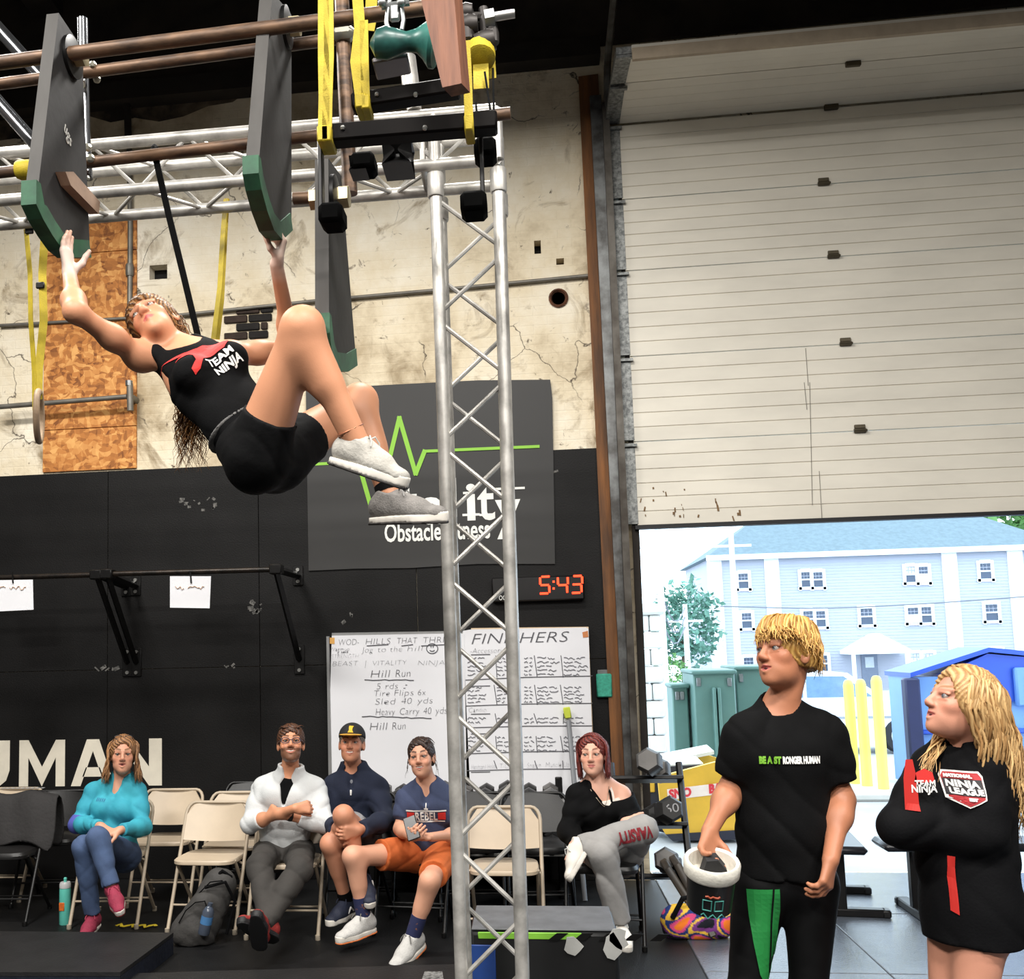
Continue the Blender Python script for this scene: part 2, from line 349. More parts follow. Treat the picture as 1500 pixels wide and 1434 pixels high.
glyph([[(0, 0), (.28, 0), (.28, 1), (0, 1)], [(.72, 0), (1, 0), (1, 1), (.72, 1)], [(.28, 1), (.28, .62), (.72, 0), (.72, .4)]], 170, 237)
u = [(.0, 1), (.0, .35), (.08, .13), (.25, 0), (.75, 0), (.92, .13), (1, .35), (1, 1), (.72, 1), (.72, .38), (.62, .24), (.38, .24), (.28, .38), (.28, 1)]
glyph([u[0:4]+[(.38, .24), (.28, .38), (.28, 1)], [(.25, 0), (.75, 0), (.62, .24), (.38, .24)], [(.75, 0), (.92, .13), (1, .35), (1, 1), (.72, 1), (.72, .38), (.62, .24)]], -48, 14)
glyph([[(0, 0), (.28, 0), (.28, 1), (0, 1)], [(.72, 0), (1, 0), (1, 1), (.72, 1)], [(.28, .4), (.72, .4), (.72, .62), (.28, .62)]], -118, -56)
# ---------------------------------------------------------------- overhead door
DOORM = mat('cream_door_skin', (226, 220, 206), .55, var=.10, scale=1.6, stretch=(1, 1, 3), bump=.04)
door = thing('door_1', 'cream ribbed overhead sectional door, half raised', 'door', (2.8, YD, 2.55)); door['kind'] = 'structure'
xL, xR = P(934, 765, YD).x, 4.85
seams = [P(930, y, YD).z for y in (770, 647, 522, 396, 291, 182)]
def section(p0, up, h, n, name='door_section', nr=6):
    """ribbed panel: p0=(y,z) of its lower room face, up=(uy,uz), normal n=(ny,nz) towards the room"""
    prof = []; g = .004
    for k in range(nr+1):
        t = h*k/nr
        if k > 0: prof.append((t-.004, 0))
        if 0 < k < nr: prof.append((t, -.005))
        if k < nr: prof.append((t+.004, 0 if k == 0 else .0025))
    pts = [(p0[0]+up[0]*t+n[0]*d, p0[1]+up[1]*t+n[1]*d) for t, d in prof]
    back = [(p0[0]+up[0]*t-n[0]*.045, p0[1]+up[1]*t-n[1]*.045) for t in (h-.004, .004)]
    loop = pts+back; vs = [(xL, y, z) for y, z in loop]+[(xR, y, z) for y, z in loop]; q = len(loop)
    fs = [(i, (i+1) % q, q+(i+1) % q, q+i) for i in range(q)]+[tuple(range(q)), tuple(range(2*q-1, q-1, -1))]
    o = MB().add(vs, fs).build(name, DOORM, door, smooth=False)
    # galvanised end stile
    xe0 = xL-.10; st = MB()
    loop2 = [(p0[0]+up[0]*t+n[0]*d, p0[1]+up[1]*t+n[1]*d) for t, d in ((.012, .006), (h-.012, .006), (h-.012, -.04), (.012, -.04))]
    st.add([(xe0, y, z) for y, z in loop2]+[(xL+.005, y, z) for y, z in loop2], [(0, 1, 5, 4), (1, 2, 6, 5), (2, 3, 7, 6), (3, 0, 4, 7), (0, 3, 2, 1), (4, 5, 6, 7)])
    st.box((xL-.04, p0[0]+up[0]*(h-.03)+n[0]*.02, p0[1]+up[1]*(h-.03)+n[1]*.02), (.12, .03, .02))
    st.build('end_stile', mat('mottled_galvanised', (150, 152, 150), .5, .7, col2=(92, 94, 94), scale=40), o)
    return o
HIN = mat('door_hinge_metal', (92, 84, 68), .5, .7, var=.3)
secs = []
for i in range(5):
    z0, z1 = seams[i], seams[i+1]
    o = section((YD, z0), (0, 1), z1-z0, (-1, 0), nr=6); secs.append(o)
    hx = (1254, 1243, 1231, 1222, 1215)[i]
    if i > 0:
        for xx in (P(hx, 400, YD).x, P(hx, 400, YD).x+1.75):
            hb = MB().bevbox((xx, YD-.012, z0), (.085, .02, .03), .004); hb.bevbox((xx, YD-.01, z0+.03), (.075, .012, .028), .003); hb.tube([(xx-.045, YD-.022, z0), (xx+.045, YD-.022, z0)], .009, 8); hb.build('hinge', HIN, o)
y_, z_ = YD, seams[5]; ang = (87, 97)
for i, h in enumerate((.53, .5)):
    a = math.radians(ang[i]); up = (-math.sin(a), math.cos(a)); n = (-math.cos(a), -math.sin(a))
    o = section((y_, z_+.012), up, h, n, nr=5); xx = P(1217, 160, YD).x
    MB().bevbox((xx, y_-.015, z_-.005), (.1, .03, .04), .004).build('hinge', HIN, o)
    y_ += up[0]*h; z_ += up[1]*h
MB().bbox((xL, y_-.03, z_-.06), (xR, y_, z_+.02)).build('top_stiffener', mat('pale_timber', (176, 160, 138), .7, var=.2), door, smooth=False)
MB().bbox((xL-.02, YD-.02, seams[0]-.028), (xR, YD+.05, seams[0])).build('bottom_seal', mat('black_seal', (24, 24, 26), .6, var=.1), door, smooth=False)
# old stains on the lowest section
ST = mat('brown_grease_stain', (128, 98, 62), .7, var=.3)
for k in range(22):
    px, py = random.uniform(938, 1100), random.uniform(712, 762); q = P(px, py, YD-.004)
    MB().bevbox(q, (random.uniform(.004, .014), .002, random.uniform(.01, .05)), .001, Matrix.Rotation(random.uniform(-.3, .3), 3, 'Y')).build('grease_mark', ST, secs[0])
for px, y0, y1 in ((1180, 510, 565), (1186, 560, 740), (1178, 560, 600), (1200, 690, 760)):
    q0, q1 = P(px, y0, YD-.004), P(px+4, y1, YD-.004); MB().tube([q0, q1], .002, 5).build('scratch', mat('scratch_grey', (120, 116, 108), .7), secs[0 if y0 > 600 else 1])
# jamb: rusty timber, steel angle, track
jt = struct(MB().add([P(847, 112, YW-.05), P(876, 108, YW-.05), P(940, 1240, YW-.05), P(902, 1240, YW-.05), P(847, 112, YW-.002), P(876, 108, YW-.002), P(940, 1240, YW-.002), P(902, 1240, YW-.002)], [(0, 1, 2, 3), (4, 7, 6, 5), (0, 4, 5, 1), (1, 5, 6, 2), (2, 6, 7, 3), (3, 7, 4, 0)]).build('trim_3', mat('rusty_brown_jamb', (132, 84, 42), .75, col2=(78, 52, 32), scale=3, stretch=(3, 3, .4), bump=.2), smooth=False))
def strip(name, pa, pb, w, d, m, par, y):
    a0, a1 = P(pa[0], pa[1], y), P(pb[0], pb[1], y)
    return MB().add([a0, a0+V(w, 0, 0), a1+V(w, 0, 0), a1]+[q+V(0, d, 0) for q in (a0, a0+V(w, 0, 0), a1+V(w, 0, 0), a1)], [(0, 3, 2, 1), (4, 5, 6, 7), (0, 1, 5, 4), (1, 2, 6, 5), (2, 3, 7, 6), (3, 0, 4, 7)]).build(name, m, par, smooth=False)
trk = thing('door_track', 'galvanised steel door track and angle beside the overhead door', 'door track', P(930, 1240, YW)); trk['kind'] = 'structure'
strip('track_angle', (864, 140), (920, 1225), .085, .045, mat('worn_steel', (120, 122, 122), .45, .7, col2=(70, 68, 66), scale=6), trk, YW-.12)
strip('track_lip', (882, 150), (931, 1225), .05, .06, mat('dull_steel', (98, 94, 88), .5, .6, col2=(60, 54, 48), scale=5), trk, YW-.17)
strip('timber_stop', (902, 190), (945, 1225), .05, .03, SOOT, trk, YW-.06)
cur = [P(890, 160, YW-.16)]; q = cur[0]
for k in range(1, 7): a = k/6*math.pi/2; cur.append(q+V(0, -.3*(1-math.cos(a)), .3*math.sin(a)))
cur.append(cur[-1]+V(0, -3.6, .35))
MB().tube(cur, .026, 6).build('curved_track', mat('worn_steel', (1, 1, 1)), trk)
# darker mottled, peeling plaster high on the left of the wall
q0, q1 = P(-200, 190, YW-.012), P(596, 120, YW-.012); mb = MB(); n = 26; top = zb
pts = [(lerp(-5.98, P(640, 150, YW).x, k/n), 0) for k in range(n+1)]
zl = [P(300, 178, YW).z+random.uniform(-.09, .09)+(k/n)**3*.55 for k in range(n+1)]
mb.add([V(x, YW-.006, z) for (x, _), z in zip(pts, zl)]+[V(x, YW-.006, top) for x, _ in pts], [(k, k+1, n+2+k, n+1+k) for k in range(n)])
struct(mb.build('wall_dark_patch', mat('peeling_dark_plaster', (128, 112, 92), .9, col2=(46, 40, 35), scale=2.6, detail=8, bump=.4, contrast=(.42, .66)), smooth=False))

# chalk and scuff marks on the plywood
SCF = mat('chalk_scuff', (120, 118, 114), .9, col2=(50, 49, 48), scale=40)
for px, py, n, sp in ((373, 888, 12, 10), (300, 735, 8, 16), (272, 735, 5, 10), (155, 978, 6, 18), (335, 976, 4, 14), (510, 905, 4, 8), (805, 700, 3, 12)):
    for k in range(n):
        q = P(px+random.uniform(-sp, sp), py+random.uniform(-sp, sp)*(.15 if abs(py-977) < 3 else .9), YF_ := YW-.0225); MB().bevbox(q, (random.uniform(.01, .05), .0012, random.uniform(.006, .03)), .0005, Matrix.Rotation(random.uniform(-.8, .8), 3, 'Y')).build('chalk_mark', SCF, ply)
# ================================================================== outdoors
ASP = mat('pale_asphalt', (176, 178, 180), .8, var=.15, scale=1.5, bump=.1)
prof = [(YW+.28, -.01), (12.6, -.02), (19, -.35), (40, -.9), (78, -2.1), (160, -4.2)]
mb = MB()
for i in range(len(prof)-1):
    (y0, z0), (y1, z1) = prof[i], prof[i+1]; mb.add([(-60, y0, z0), (90, y0, z0), (90, y1, z1), (-60, y1, z1)], [(0, 1, 2, 3)])
g = struct(mb.build('ground_outside', ASP, smooth=False))
def gz(y):
    for (y0, z0), (y1, z1) in zip(prof, prof[1:]):
        if y0 <= y <= y1: return z0+(z1-z0)*(y-y0)/(y1-y0)
    return prof[-1][1]
# house
YH = 76.0; GZ = gz(YH); SID = mat('lavender_grey_siding', (168, 172, 186), .7, var=.05, scale=.5)
WT = mat('white_house_trim', (236, 238, 240), .6, var=.03); ROOFM = mat('blue_grey_shingles', (104, 122, 130), .8, var=.2, scale=3, bump=.2)
GLS = mat('dark_window_glass', (64, 78, 100), .12, var=.2, scale=.6); GLP = mat('drawn_blind', (200, 208, 214), .5, var=.1)
def H(px, py): return P(px, py, YH)
hs = thing('house', 'three storey lavender grey house with hipped shingle roof and white porch', 'house', H(1270, 1000))
xa, xb = H(1048, 900).x, H(1560, 900).x; ze = H(1300, 808).z; DEP = 13
hw = MB().bbox((xa, YH, GZ-.5), (xb, YH+DEP, ze)).build('wall', SID, hs, smooth=False)
nb = 46
for k in range(nb):   # lap siding boards, each proud of the wall below it
    z0 = GZ+(ze-GZ)*k/nb; z1 = GZ+(ze-GZ)*(k+1)/nb
    MB().add([(xa, YH-.03, z0), (xb, YH-.03, z0), (xb, YH-.005, z1), (xa, YH-.005, z1), (xa, YH, z0), (xb, YH, z0), (xb, YH, z1), (xa, YH, z1)], [(0, 1, 2, 3), (0, 4, 5, 1), (3, 2, 6, 7), (0, 3, 7, 4), (1, 5, 6, 2)]).build('siding_board', SID, hs, smooth=False)
ea, eb = xa-.5, xb+.5; zr = H(1250, 742).z; r0, r1 = H(1125, 755).x, H(1380, 755).x; y0, y1 = YH-.6, YH+DEP+.6; ym = YH+DEP/2
zr = 1.7+(zr-1.7)*ym/YH
MB().add([(ea, y0, ze), (eb, y0, ze), (eb, y1, ze), (ea, y1, ze), (r0*1.08, ym, zr), (r1*1.08, ym, zr)], [(0, 1, 5, 4), (1, 2, 5), (2, 3, 4, 5), (3, 0, 4), (3, 2, 1, 0)]).build('roof', ROOFM, hs, smooth=False)
MB().bbox((ea, y0-.05, ze-.25), (eb, y0+.25, ze+.12)).build('eaves_board', WT, hs, smooth=False)
for px in (1050, 1134, 1396, 1493):
    x = H(px, 900).x; MB().bbox((x-.5, YH-.12, GZ), (x+.5, YH, ze-.2)).build('corner_board', WT, hs, smooth=False)
wj = [0]
def win(px0, px1, py0, py1, ac=False):
    wj[0] += 1; jy = .012*(wj[0] % 3)
    q0, q1 = H(px0, py1), H(px1, py0); x0, x1, z0, z1 = q0.x, q1.x, q0.z, q1.z
    f = MB()
    for lo, hi in (((x0-.2, z0-.25), (x0, z1+.2)), ((x1, z0-.25), (x1+.2, z1+.2)), ((x0, z1), (x1, z1+.25)), ((x0-.25, z0-.2), (x1+.25, z0)), ((x0, (z0+z1)/2-.05), (x1, (z0+z1)/2+.05))):
        f.bbox((lo[0], YH-.12-jy, lo[1]), (hi[0], YH-.02, hi[1]))
    fo = f.build('window', WT, hs, smooth=False); zm_ = (z0+z1)/2
    MB().bbox((x0, YH-.05, z0), (x1, YH-.035, zm_)).build('pane', GLS, fo, smooth=False)
    for i in range(3):
        for j in range(2):
            MB().bbox((x0+(x1-x0)*(i+.1)/3, YH-.05, zm_+(z1-zm_)*(j+.12)/2), (x0+(x1-x0)*(i+.9)/3, YH-.035, zm_+(z1-zm_)*(j+.88)/2)).build('pane', GLS if ac != 2 else GLP, fo, smooth=False)
    if ac == 1: MB().bbox((x0, YH-.5, z0), (x1, YH-.06, z0+.5)).build('air_conditioner', WT, fo, smooth=False)
for a in ((1082, 1095, 840, 862), (1174, 1186, 838, 860), (1191, 1204, 838, 860), (1327, 1339, 830, 853, 2), (1346, 1358, 830, 853, 1), (1436, 1450, 825, 848), (1087, 1100, 898, 920), (1177, 1190, 895, 918), (1196, 1208, 895, 918), (1261, 1277, 891, 915), (1330, 1344, 890, 912, 1), (1350, 1363, 889, 912), (1444, 1460, 885, 909), (1090, 1103, 963, 985), (1181, 1194, 960, 984), (1199, 1211, 960, 984), (1334, 1347, 957, 980, 2), (1352, 1366, 957, 980, 2), (1450, 1466, 952, 972)): win(*a)
# porch
q = H(1274, 958); d0 = H(1263, 997); d1 = H(1284, 958)
dr = MB().bbox((d0.x, YH-.1, GZ), (d1.x, YH-.03, d1.z)).build('front_door', mat('slate_door', (120, 130, 150), .5), hs, smooth=False)
MB().bbox((d0.x+.25, YH-.13, d0.z+.9), (d1.x-.25, YH-.09, d1.z-.2)).build('door_glass', GLP, dr, smooth=False)
pa, pb, pk = H(1230, 953), H(1318, 953), H(1273, 928)
MB().prism([(0, 0), (pb.x-pa.x, 0), (pk.x-pa.x, pk.z-pa.z)], ((pa.x, YH-2.2, pa.z), (1, 0, 0), (0, 0, 1), (0, 1, 0)), 0, 2.2).build('porch_gable', WT, hs, smooth=False)
MB().bbox((pa.x, YH-2.2, pa.z-.25), (pb.x, YH, pa.z)).build('porch_beam', WT, hs, smooth=False)
for px in (1236, 1312): MB().tube([(H(px, 950).x, YH-2.1, GZ), (H(px, 950).x, YH-2.1, pa.z-.2)], .14, 10).build('porch_column', WT, hs)
# leafy trees
LEAF = [mat('leaf_green', (92, 140, 70), .6, var=.3, scale=2), mat('leaf_blue_green', (104, 150, 132), .6, var=.3, scale=2)]
def tree(px, py, Y, rx, rz, lm, label, n=900, trunk=True):
    c = P(px, py, Y); base = V(c.x, Y, gz(Y)); t = thing('tree', label, 'tree', base)
    if trunk:
        tb = MB().tube([base, lerp(base, c, .6), c], [.35, .25, .1], 8)
        for k in range(6): a = random.uniform(0, 6.28); tb.tube([lerp(base, c, .6+.06*k), c+V(math.cos(a)*rx*.6, math.sin(a)*rx*.6, random.uniform(-.3, .6)*rz)], [.1, .03], 6)
        tb.build('trunk', mat('bark', (96, 82, 66), .9, var=.3), t)
    mb = MB()
    for k in range(n):
        u = Vector(rng.normal(size=3)).normalized(); r = random.uniform(.45, 1.0)**.6*(1+.25*math.sin(u.x*5)*math.cos(u.z*6+u.y*4))
        p = c+Vector((u.x*rx*r, u.y*rx*r, u.z*rz*r)); s = rx*.11*random.uniform(.6, 1.4)
        R = Matrix.Rotation(random.uniform(0, 6.28), 3, Vector(rng.normal(size=3)).normalized())
        mb.add([p+R @ V(-s, 0, 0), p+R @ V(0, -s*.5, s*.1), p+R @ V(s, 0, 0), p+R @ V(0, s*.5, s*.1)], [(0, 1, 2, 3)])
    o = mb.build('foliage', lm, t, smooth=False); o['kind'] = 'stuff'
tree(1002, 915, 66, 2.2, 2.6, LEAF[1], 'blue green leafy tree beside the utility poles', 1500)
tree(1470, 770, 105, 6.5, 4.5, LEAF[0], 'green leafy tree rising behind the house roof', 1500)
tree(978, 985, 50, 1.0, .8, LEAF[0], 'small green roadside bush below the blue green tree', 500, False)
# utility poles and wires
POL = mat('bleached_pole', (206, 206, 204), .8, var=.1)
for (px, y0, y1, Y, lb) in ((963, 770, 985, 44, 'pale wooden utility pole nearest the stone pier'), (1070, 772, 978, 50, 'pale utility pole in front of the house corner'), (1003, 885, 985, 56, 'short pale utility pole before the leafy tree')):
    a, b2 = P(px, y1, Y), P(px, y0, Y); p = MB().tube([V(b2.x, Y, gz(Y)), b2], [.17, .12], 10)
    p.box(b2-V(0, 0, .9), (1.8, .1, .12)); tag(p.build('utility_pole', POL), lb, 'pole')
WIR = mat('wire_black', (110, 114, 122), .6)
tag(MB().tube([P(1055, 888, 49)+V(0, 0, 0)]+[P(x, 888+4*math.sin((x-1055)/445*3.14)-14*max(0, (x-1200)/300), 49) for x in range(1100, 1520, 40)], .03, 5).build('overhead_wire', WIR), 'single overhead wire sagging across the front of the house', 'wire')
for i in range(3): tag(MB().tube([lerp(P(963, 850+i*20, 44), P(1003, 890+i*14, 56), k/6)-V(0, 0, 1.2*math.sin(k/6*3.14)) for k in range(7)], .035, 5).build('overhead_wire', WIR), 'thin overhead wires between the utility poles by the tree', 'wire', 'wires between the poles')
# stone pier
STN = mat('pale_stone', (230, 228, 222), .85, var=.15, scale=2, bump=.4, bscale=8); YP = 15.5
a, b2 = P(929, 1092, YP), P(969, 900, YP); pr = thing('stone_pier', 'pale rough stone gate pier with a flared cap', 'pier', (lerp(a.x, b2.x, .5), YP, gz(YP)))
zb_ = gz(YP); nrow = 9; hrow = (b2.z-zb_)/nrow
for k in range(nrow):
    w = b2.x-a.x; cut = .38 if k % 2 else .62
    for x0, x1 in ((a.x, a.x+w*cut), (a.x+w*cut, b2.x)):
        MB().bevbox(((x0+x1)/2, YP+.22, zb_+hrow*(k+.5)), (x1-x0-.012, .44+random.uniform(0, .03), hrow-.012), .02).build('stone_block', STN, pr)
MB().bevbox(((a.x+b2.x)/2, YP+.22, b2.z+.08), (b2.x-a.x+.12, .6, .16), .04).build('cap_stone', STN, pr)
# green utility cabinets
GRN = mat('utility_green', (92, 126, 118), .5, var=.12, scale=3)
def cabinet(px0, px1, pyt, Y, dep, label, fins=()):
    a, b2 = P(px0, pyt, Y), P(px1, pyt, Y); g0 = gz(Y); t = thing('utility_cabinet', label, 'utility cabinet', ((a.x+b2.x)/2, Y, g0))
    MB().bevbox(((a.x+b2.x)/2, Y+dep/2, (g0+a.z)/2), (b2.x-a.x, dep, a.z-g0), .015).build('body', GRN, t)
    MB().bevbox(((a.x+b2.x)/2, Y+dep/2-.02, a.z), (b2.x-a.x+.04, dep+.06, .05), .015).build('lid', GRN, t)
    for px in (px0+8, px1-8):
        q = P(px, pyt+14, Y); MB().bevbox(q-V(0, .02, 0), (.05, .03, .1), .006).build('latch', GALV, t)
    for px in fins:
        q = P(px, pyt+22, Y); MB().bevbox((q.x, Y-.05, (g0+q.z)/2), (.035, .12, q.z-g0), .008).build('cooling_fin', GRN, t)
cabinet(1015, 1076, 985, 12.6, .9, 'green utility cabinet with lid latches and cooling fins', (1044, 1051))
cabinet(1077, 1140, 979, 13.0, .9, 'taller green utility cabinet behind the finned one')
cabinet(984, 1007, 1005, 12.9, .5, 'narrow green utility cabinet beside the finned one')
# yellow bollards on a kerb island
YEL = mat('bollard_yellow', (246, 232, 120), .5, var=.08, scale=5)
isl = P(1262, 1146, 11.7); struct(MB().bevbox((isl.x+.3, 11.9, .03), (2.0, 1.0, .1), .03).build('kerb_island', mat('kerb_concrete', (200, 200, 196), .8, var=.1), smooth=False))
for px, py, Y, lb in ((1242, 996, 12.1, 'yellow bollard nearest the utility cabinets'), (1260, 995, 11.9, 'middle yellow bollard of the three'), (1283, 990, 11.65, 'yellow bollard nearest the blue dumpster')):
    q = P(px, py, Y); tag(MB().lathe([(.056, .06), (.056, q.z-.06), (.046, q.z-.02), (.03, q.z), (.001, q.z+.004)], (q.x, Y, .0), 16).build('bollard', YEL), lb, 'bollard')
# white car parked across the road
YC = 19.0; CARW = mat('white_car_paint', (226, 230, 234), .3, var=.04, coat=.5); TYR = mat('tyre_black', (34, 34, 38), .7); CGL = mat('car_glass', (120, 150, 180), .1, var=.2)
c0 = P(1160, 1086, YC); c1 = P(1500, 1086, YC); gzc = gz(YC); L_ = 4.5; xr_ = P(1322, 1080, YC).x+.55
ct = thing('car', 'white parked estate car beyond the yellow bollards', 'car', (xr_-1.6, YC, gzc))
side = [(0, .35), (.12, .72), (.55, .95), (1.2, 1.0), (1.75, 1.42), (3.5, 1.45), (4.25, .98), (4.45, .8), (4.5, .38)]
fr = ((xr_+.35, YC, gzc), (-1, 0, 0), (0, 0, 1), (0, 1, 0))
MB().prism(side, fr, 0, 1.7).build('body', CARW, ct)
for pl in ([(1.35, 1.0), (1.82, 1.36), (2.45, 1.37), (2.45, 1.0)], [(2.52, 1.0), (2.52, 1.37), (3.42, 1.38), (3.9, 1.02)]): MB().prism(pl, fr, -.012, .01).build('side_window', CGL, ct, smooth=False)
for u_ in (.9, 3.6):
    c = V(xr_+.35-u_, YC, gzc+.31); wv = MB().lathe([(.2, -.03), (.29, -.03), (.31, 0), (.31, .18), (.29, .2)], c, 24, (0, 1, 0)).build('tyre', TYR, ct)
    MB().lathe([(.19, -.035), (.2, -.01), (.2, .05)], c, 20, (0, 1, 0)).build('hub_cap', mat('alloy', (206, 208, 212), .35, .4), wv)
    for k in range(5): a = k*1.2566; MB().bevbox(c+V(math.cos(a)*.12, -.037, math.sin(a)*.12), (.05, .012, .05), .01).build('hub_hole', TYR, wv)
MB().bbox((xr_-3.9, YC-.01, gzc+.62), (xr_-.1, YC+.005, gzc+.66)).build('side_trim', mat('car_trim', (150, 156, 164), .5), ct, smooth=False)
# blue dumpster with sloping lids
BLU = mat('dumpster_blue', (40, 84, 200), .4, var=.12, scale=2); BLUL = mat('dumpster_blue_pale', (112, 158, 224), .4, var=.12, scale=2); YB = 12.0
d0 = P(1343, 1130, YB); xe0 = d0.x; xe1 = xe0+2.9
dt = thing('dumpster', 'blue steel dumpster with a steep peaked lid', 'dumpster', (xe0+1.2, YB, 0))
zt0 = P(1335, 992, YB).z; zp = P(1440, 955, YB).z; xm = P(1445, 955, YB).x
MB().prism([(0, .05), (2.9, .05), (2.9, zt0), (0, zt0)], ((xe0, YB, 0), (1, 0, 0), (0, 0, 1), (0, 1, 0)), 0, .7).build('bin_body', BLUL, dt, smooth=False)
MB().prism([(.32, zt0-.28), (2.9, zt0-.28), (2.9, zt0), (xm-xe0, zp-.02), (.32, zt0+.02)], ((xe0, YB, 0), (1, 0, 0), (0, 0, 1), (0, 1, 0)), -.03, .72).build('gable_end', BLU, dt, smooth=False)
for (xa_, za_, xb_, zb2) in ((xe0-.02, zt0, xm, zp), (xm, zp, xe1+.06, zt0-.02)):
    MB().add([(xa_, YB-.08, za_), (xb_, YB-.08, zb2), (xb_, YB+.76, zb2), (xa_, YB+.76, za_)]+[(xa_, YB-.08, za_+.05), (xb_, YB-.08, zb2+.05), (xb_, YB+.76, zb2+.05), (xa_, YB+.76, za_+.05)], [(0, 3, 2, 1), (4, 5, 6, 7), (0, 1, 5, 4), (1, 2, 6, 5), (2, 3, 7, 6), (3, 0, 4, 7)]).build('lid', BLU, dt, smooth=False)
MB().bevbox((xe0-.02, YB-.06, zt0*.62), (.16, .14, zt0*.75), .02).build('lift_pocket', mat('dumpster_dark', (34, 40, 84), .5), dt)
MB().bevbox((xe0+1.5, YB-.06, zt0*.9), (.9, .08, .42), .02).build('hatch_frame', BLUL, dt)
for k in range(3): MB().bevbox((xe0+1.25+.25*k, YB-.11, zt0*.92), (.16, .04, .2), .01).build('hatch_slot', mat('dumpster_dark', (1, 1, 1)), dt)
MB().bevbox((xe0+1.2, YB-.04, zt0*.52), (2.3, .06, .05), .01).build('rib', BLU, dt)
# yellow snow plough blade
YLW = mat('plough_yellow', (226, 182, 62), .5, var=.14, scale=4, bump=.05); YPl = 9.15
def Q(px, py, dy=0): return P(px, py, YPl+dy)
pt = thing('snow_plough', 'yellow snow plough box with dark scraper edge and red lettered sticker', 'snow plough', Q(1000, 1230))
side = [(964, 1143), (966, 1138), (1053, 1115), (1086, 1117), (1088, 1216), (975, 1222), (971, 1215)]
vs = [Q(x, y) for x, y in side]; n = len(vs)
MB().add(vs+[v+V(0, .06, 0) for v in vs], [tuple(range(n)), tuple(range(2*n-1, n-1, -1))]+[(i, (i+1) % n, n+(i+1) % n, n+i) for i in range(n)]).build('side_plate', YLW, pt, smooth=False)
vs = [Q(x, y) for x, y in ((975, 1222), (1090, 1215), (1090, 1229), (985, 1231))]
MB().add([v-V(0, .02, 0) for v in vs]+[v+V(0, .3, 0) for v in vs], [(0, 1, 2, 3), (7, 6, 5, 4), (0, 4, 5, 1), (1, 5, 6, 2), (2, 6, 7, 3), (3, 7, 4, 0)]).build('scraper_edge', mat('plough_dark', (38, 42, 60), .6, var=.2), pt, smooth=False)
mb = MB()
for x0, y0, x1, y1, d in ((946, 1122, 1030, 1118, .25), (975, 1114, 1046, 1100, .7)):
    a, b2 = Q(x0, y0, d), Q(x1, y1, d); mb.add([a, b2, b2+V(0, .4, .02), a+V(0, .4, .02)]+[q-V(0, 0, .03) for q in (a, b2, b2+V(0, .4, .02), a+V(0, .4, .02))], [(0, 1, 2, 3), (7, 6, 5, 4), (0, 4, 5, 1), (1, 5, 6, 2), (2, 6, 7, 3), (3, 7, 4, 0)])
mb.build('top_plate', mat('plough_pale', (222, 222, 214), .6), pt, smooth=False)
vs = [Q(x, y, .9) for x, y in ((976, 1116), (1022, 1101), (1050, 1110), (1056, 1125), (1000, 1128))]; n = len(vs)
MB().add(vs+[v+V(0, .05, 0) for v in vs], [tuple(range(n)), tuple(range(2*n-1, n-1, -1))]+[(i, (i+1) % n, n+(i+1) % n, n+i) for i in range(n)]).build('far_plate', YLW, pt, smooth=False)
vs = [Q(x, y, .22) for x, y in ((946, 1125), (1030, 1120), (985, 1222), (950, 1215))]
MB().add(vs+[v+V(0, .3, 0) for v in vs], [(0, 1, 2, 3), (7, 6, 5, 4), (0, 4, 5, 1), (1, 5, 6, 2), (2, 6, 7, 3), (3, 7, 4, 0)]).build('frame_box', mat('plough_dark', (1, 1, 1)), pt, smooth=False)
MB().bevbox(Q(951, 1142, .2), (.09, .02, .22), .01).build('frame_post', YLW, pt)
st = [Q(x, y)-V(0, .004, 0) for x, y in ((977, 1156), (1062, 1146), (1063, 1162), (978, 1172))]
MB().add(st+[v-V(0, .004, 0) for v in st], [(4, 5, 6, 7), (0, 3, 2, 1), (0, 1, 5, 4), (1, 2, 6, 5), (2, 3, 7, 6), (3, 0, 4, 7)]).build('sticker', mat('sticker_white', (244, 232, 226), .5), pt, smooth=False)
ex = (st[1]-st[0]).normalized(); RED = mat('sticker_red', (220, 60, 72), .5)
text('SNO', .10, Q(996, 1162)-V(0, .012, 0), ex, ZW, RED, pt, width=.19, bold=.005)
text('BA', .10, Q(1047, 1155)-V(0, .012, 0), ex, ZW, RED, pt, width=.11, bold=.006)
# ================================================================== things on the wall
YF = YW-.022                        # face of the plywood
def quad_board(name, pts, y, t, m, par, **k):
    vs = [P(x, yy, y) for x, yy in pts]; n = len(vs)
    return MB().add(vs+[v+V(0, t, 0) for v in vs], [tuple(range(n)), tuple(range(2*n-1, n-1, -1))]+[(i, (i+1) % n, n+(i+1) % n, n+i) for i in range(n)]).build(name, m, par, smooth=False, **k)
WHT = mat('white_paint_lettering', (236, 236, 230), .6, var=.04); GRL = mat('lime_paint', (138, 196, 62), .6, var=.06)
bn = thing('gym_banner', 'black wall banner with white Vitality lettering and lime heartbeat line', 'banner', P(630, 835, YF))
bpts = [(383, 690), (470, 565), (600, 562), (700, 557), (806, 556), (809, 580), (807, 585), (811, 700), (813, 826), (700, 826), (600, 832), (520, 833), (452, 835)]
bpts = [(448, 570), (600, 562), (700, 557), (806, 556), (809, 582), (811, 700), (813, 826), (700, 826), (600, 832), (520, 833), (452, 836)]
quad_board('sheet', bpts, YF-.012, .008, mat('banner_black', (40, 39, 38), .55, var=.15, scale=2), bn)
hb = [(440, 681), (495, 678), (520, 660), (549, 762), (585, 612), (609, 694), (622, 661), (788, 654)]
mb = MB(); pp = [P(x, y, YF-.015) for x, y in hb]
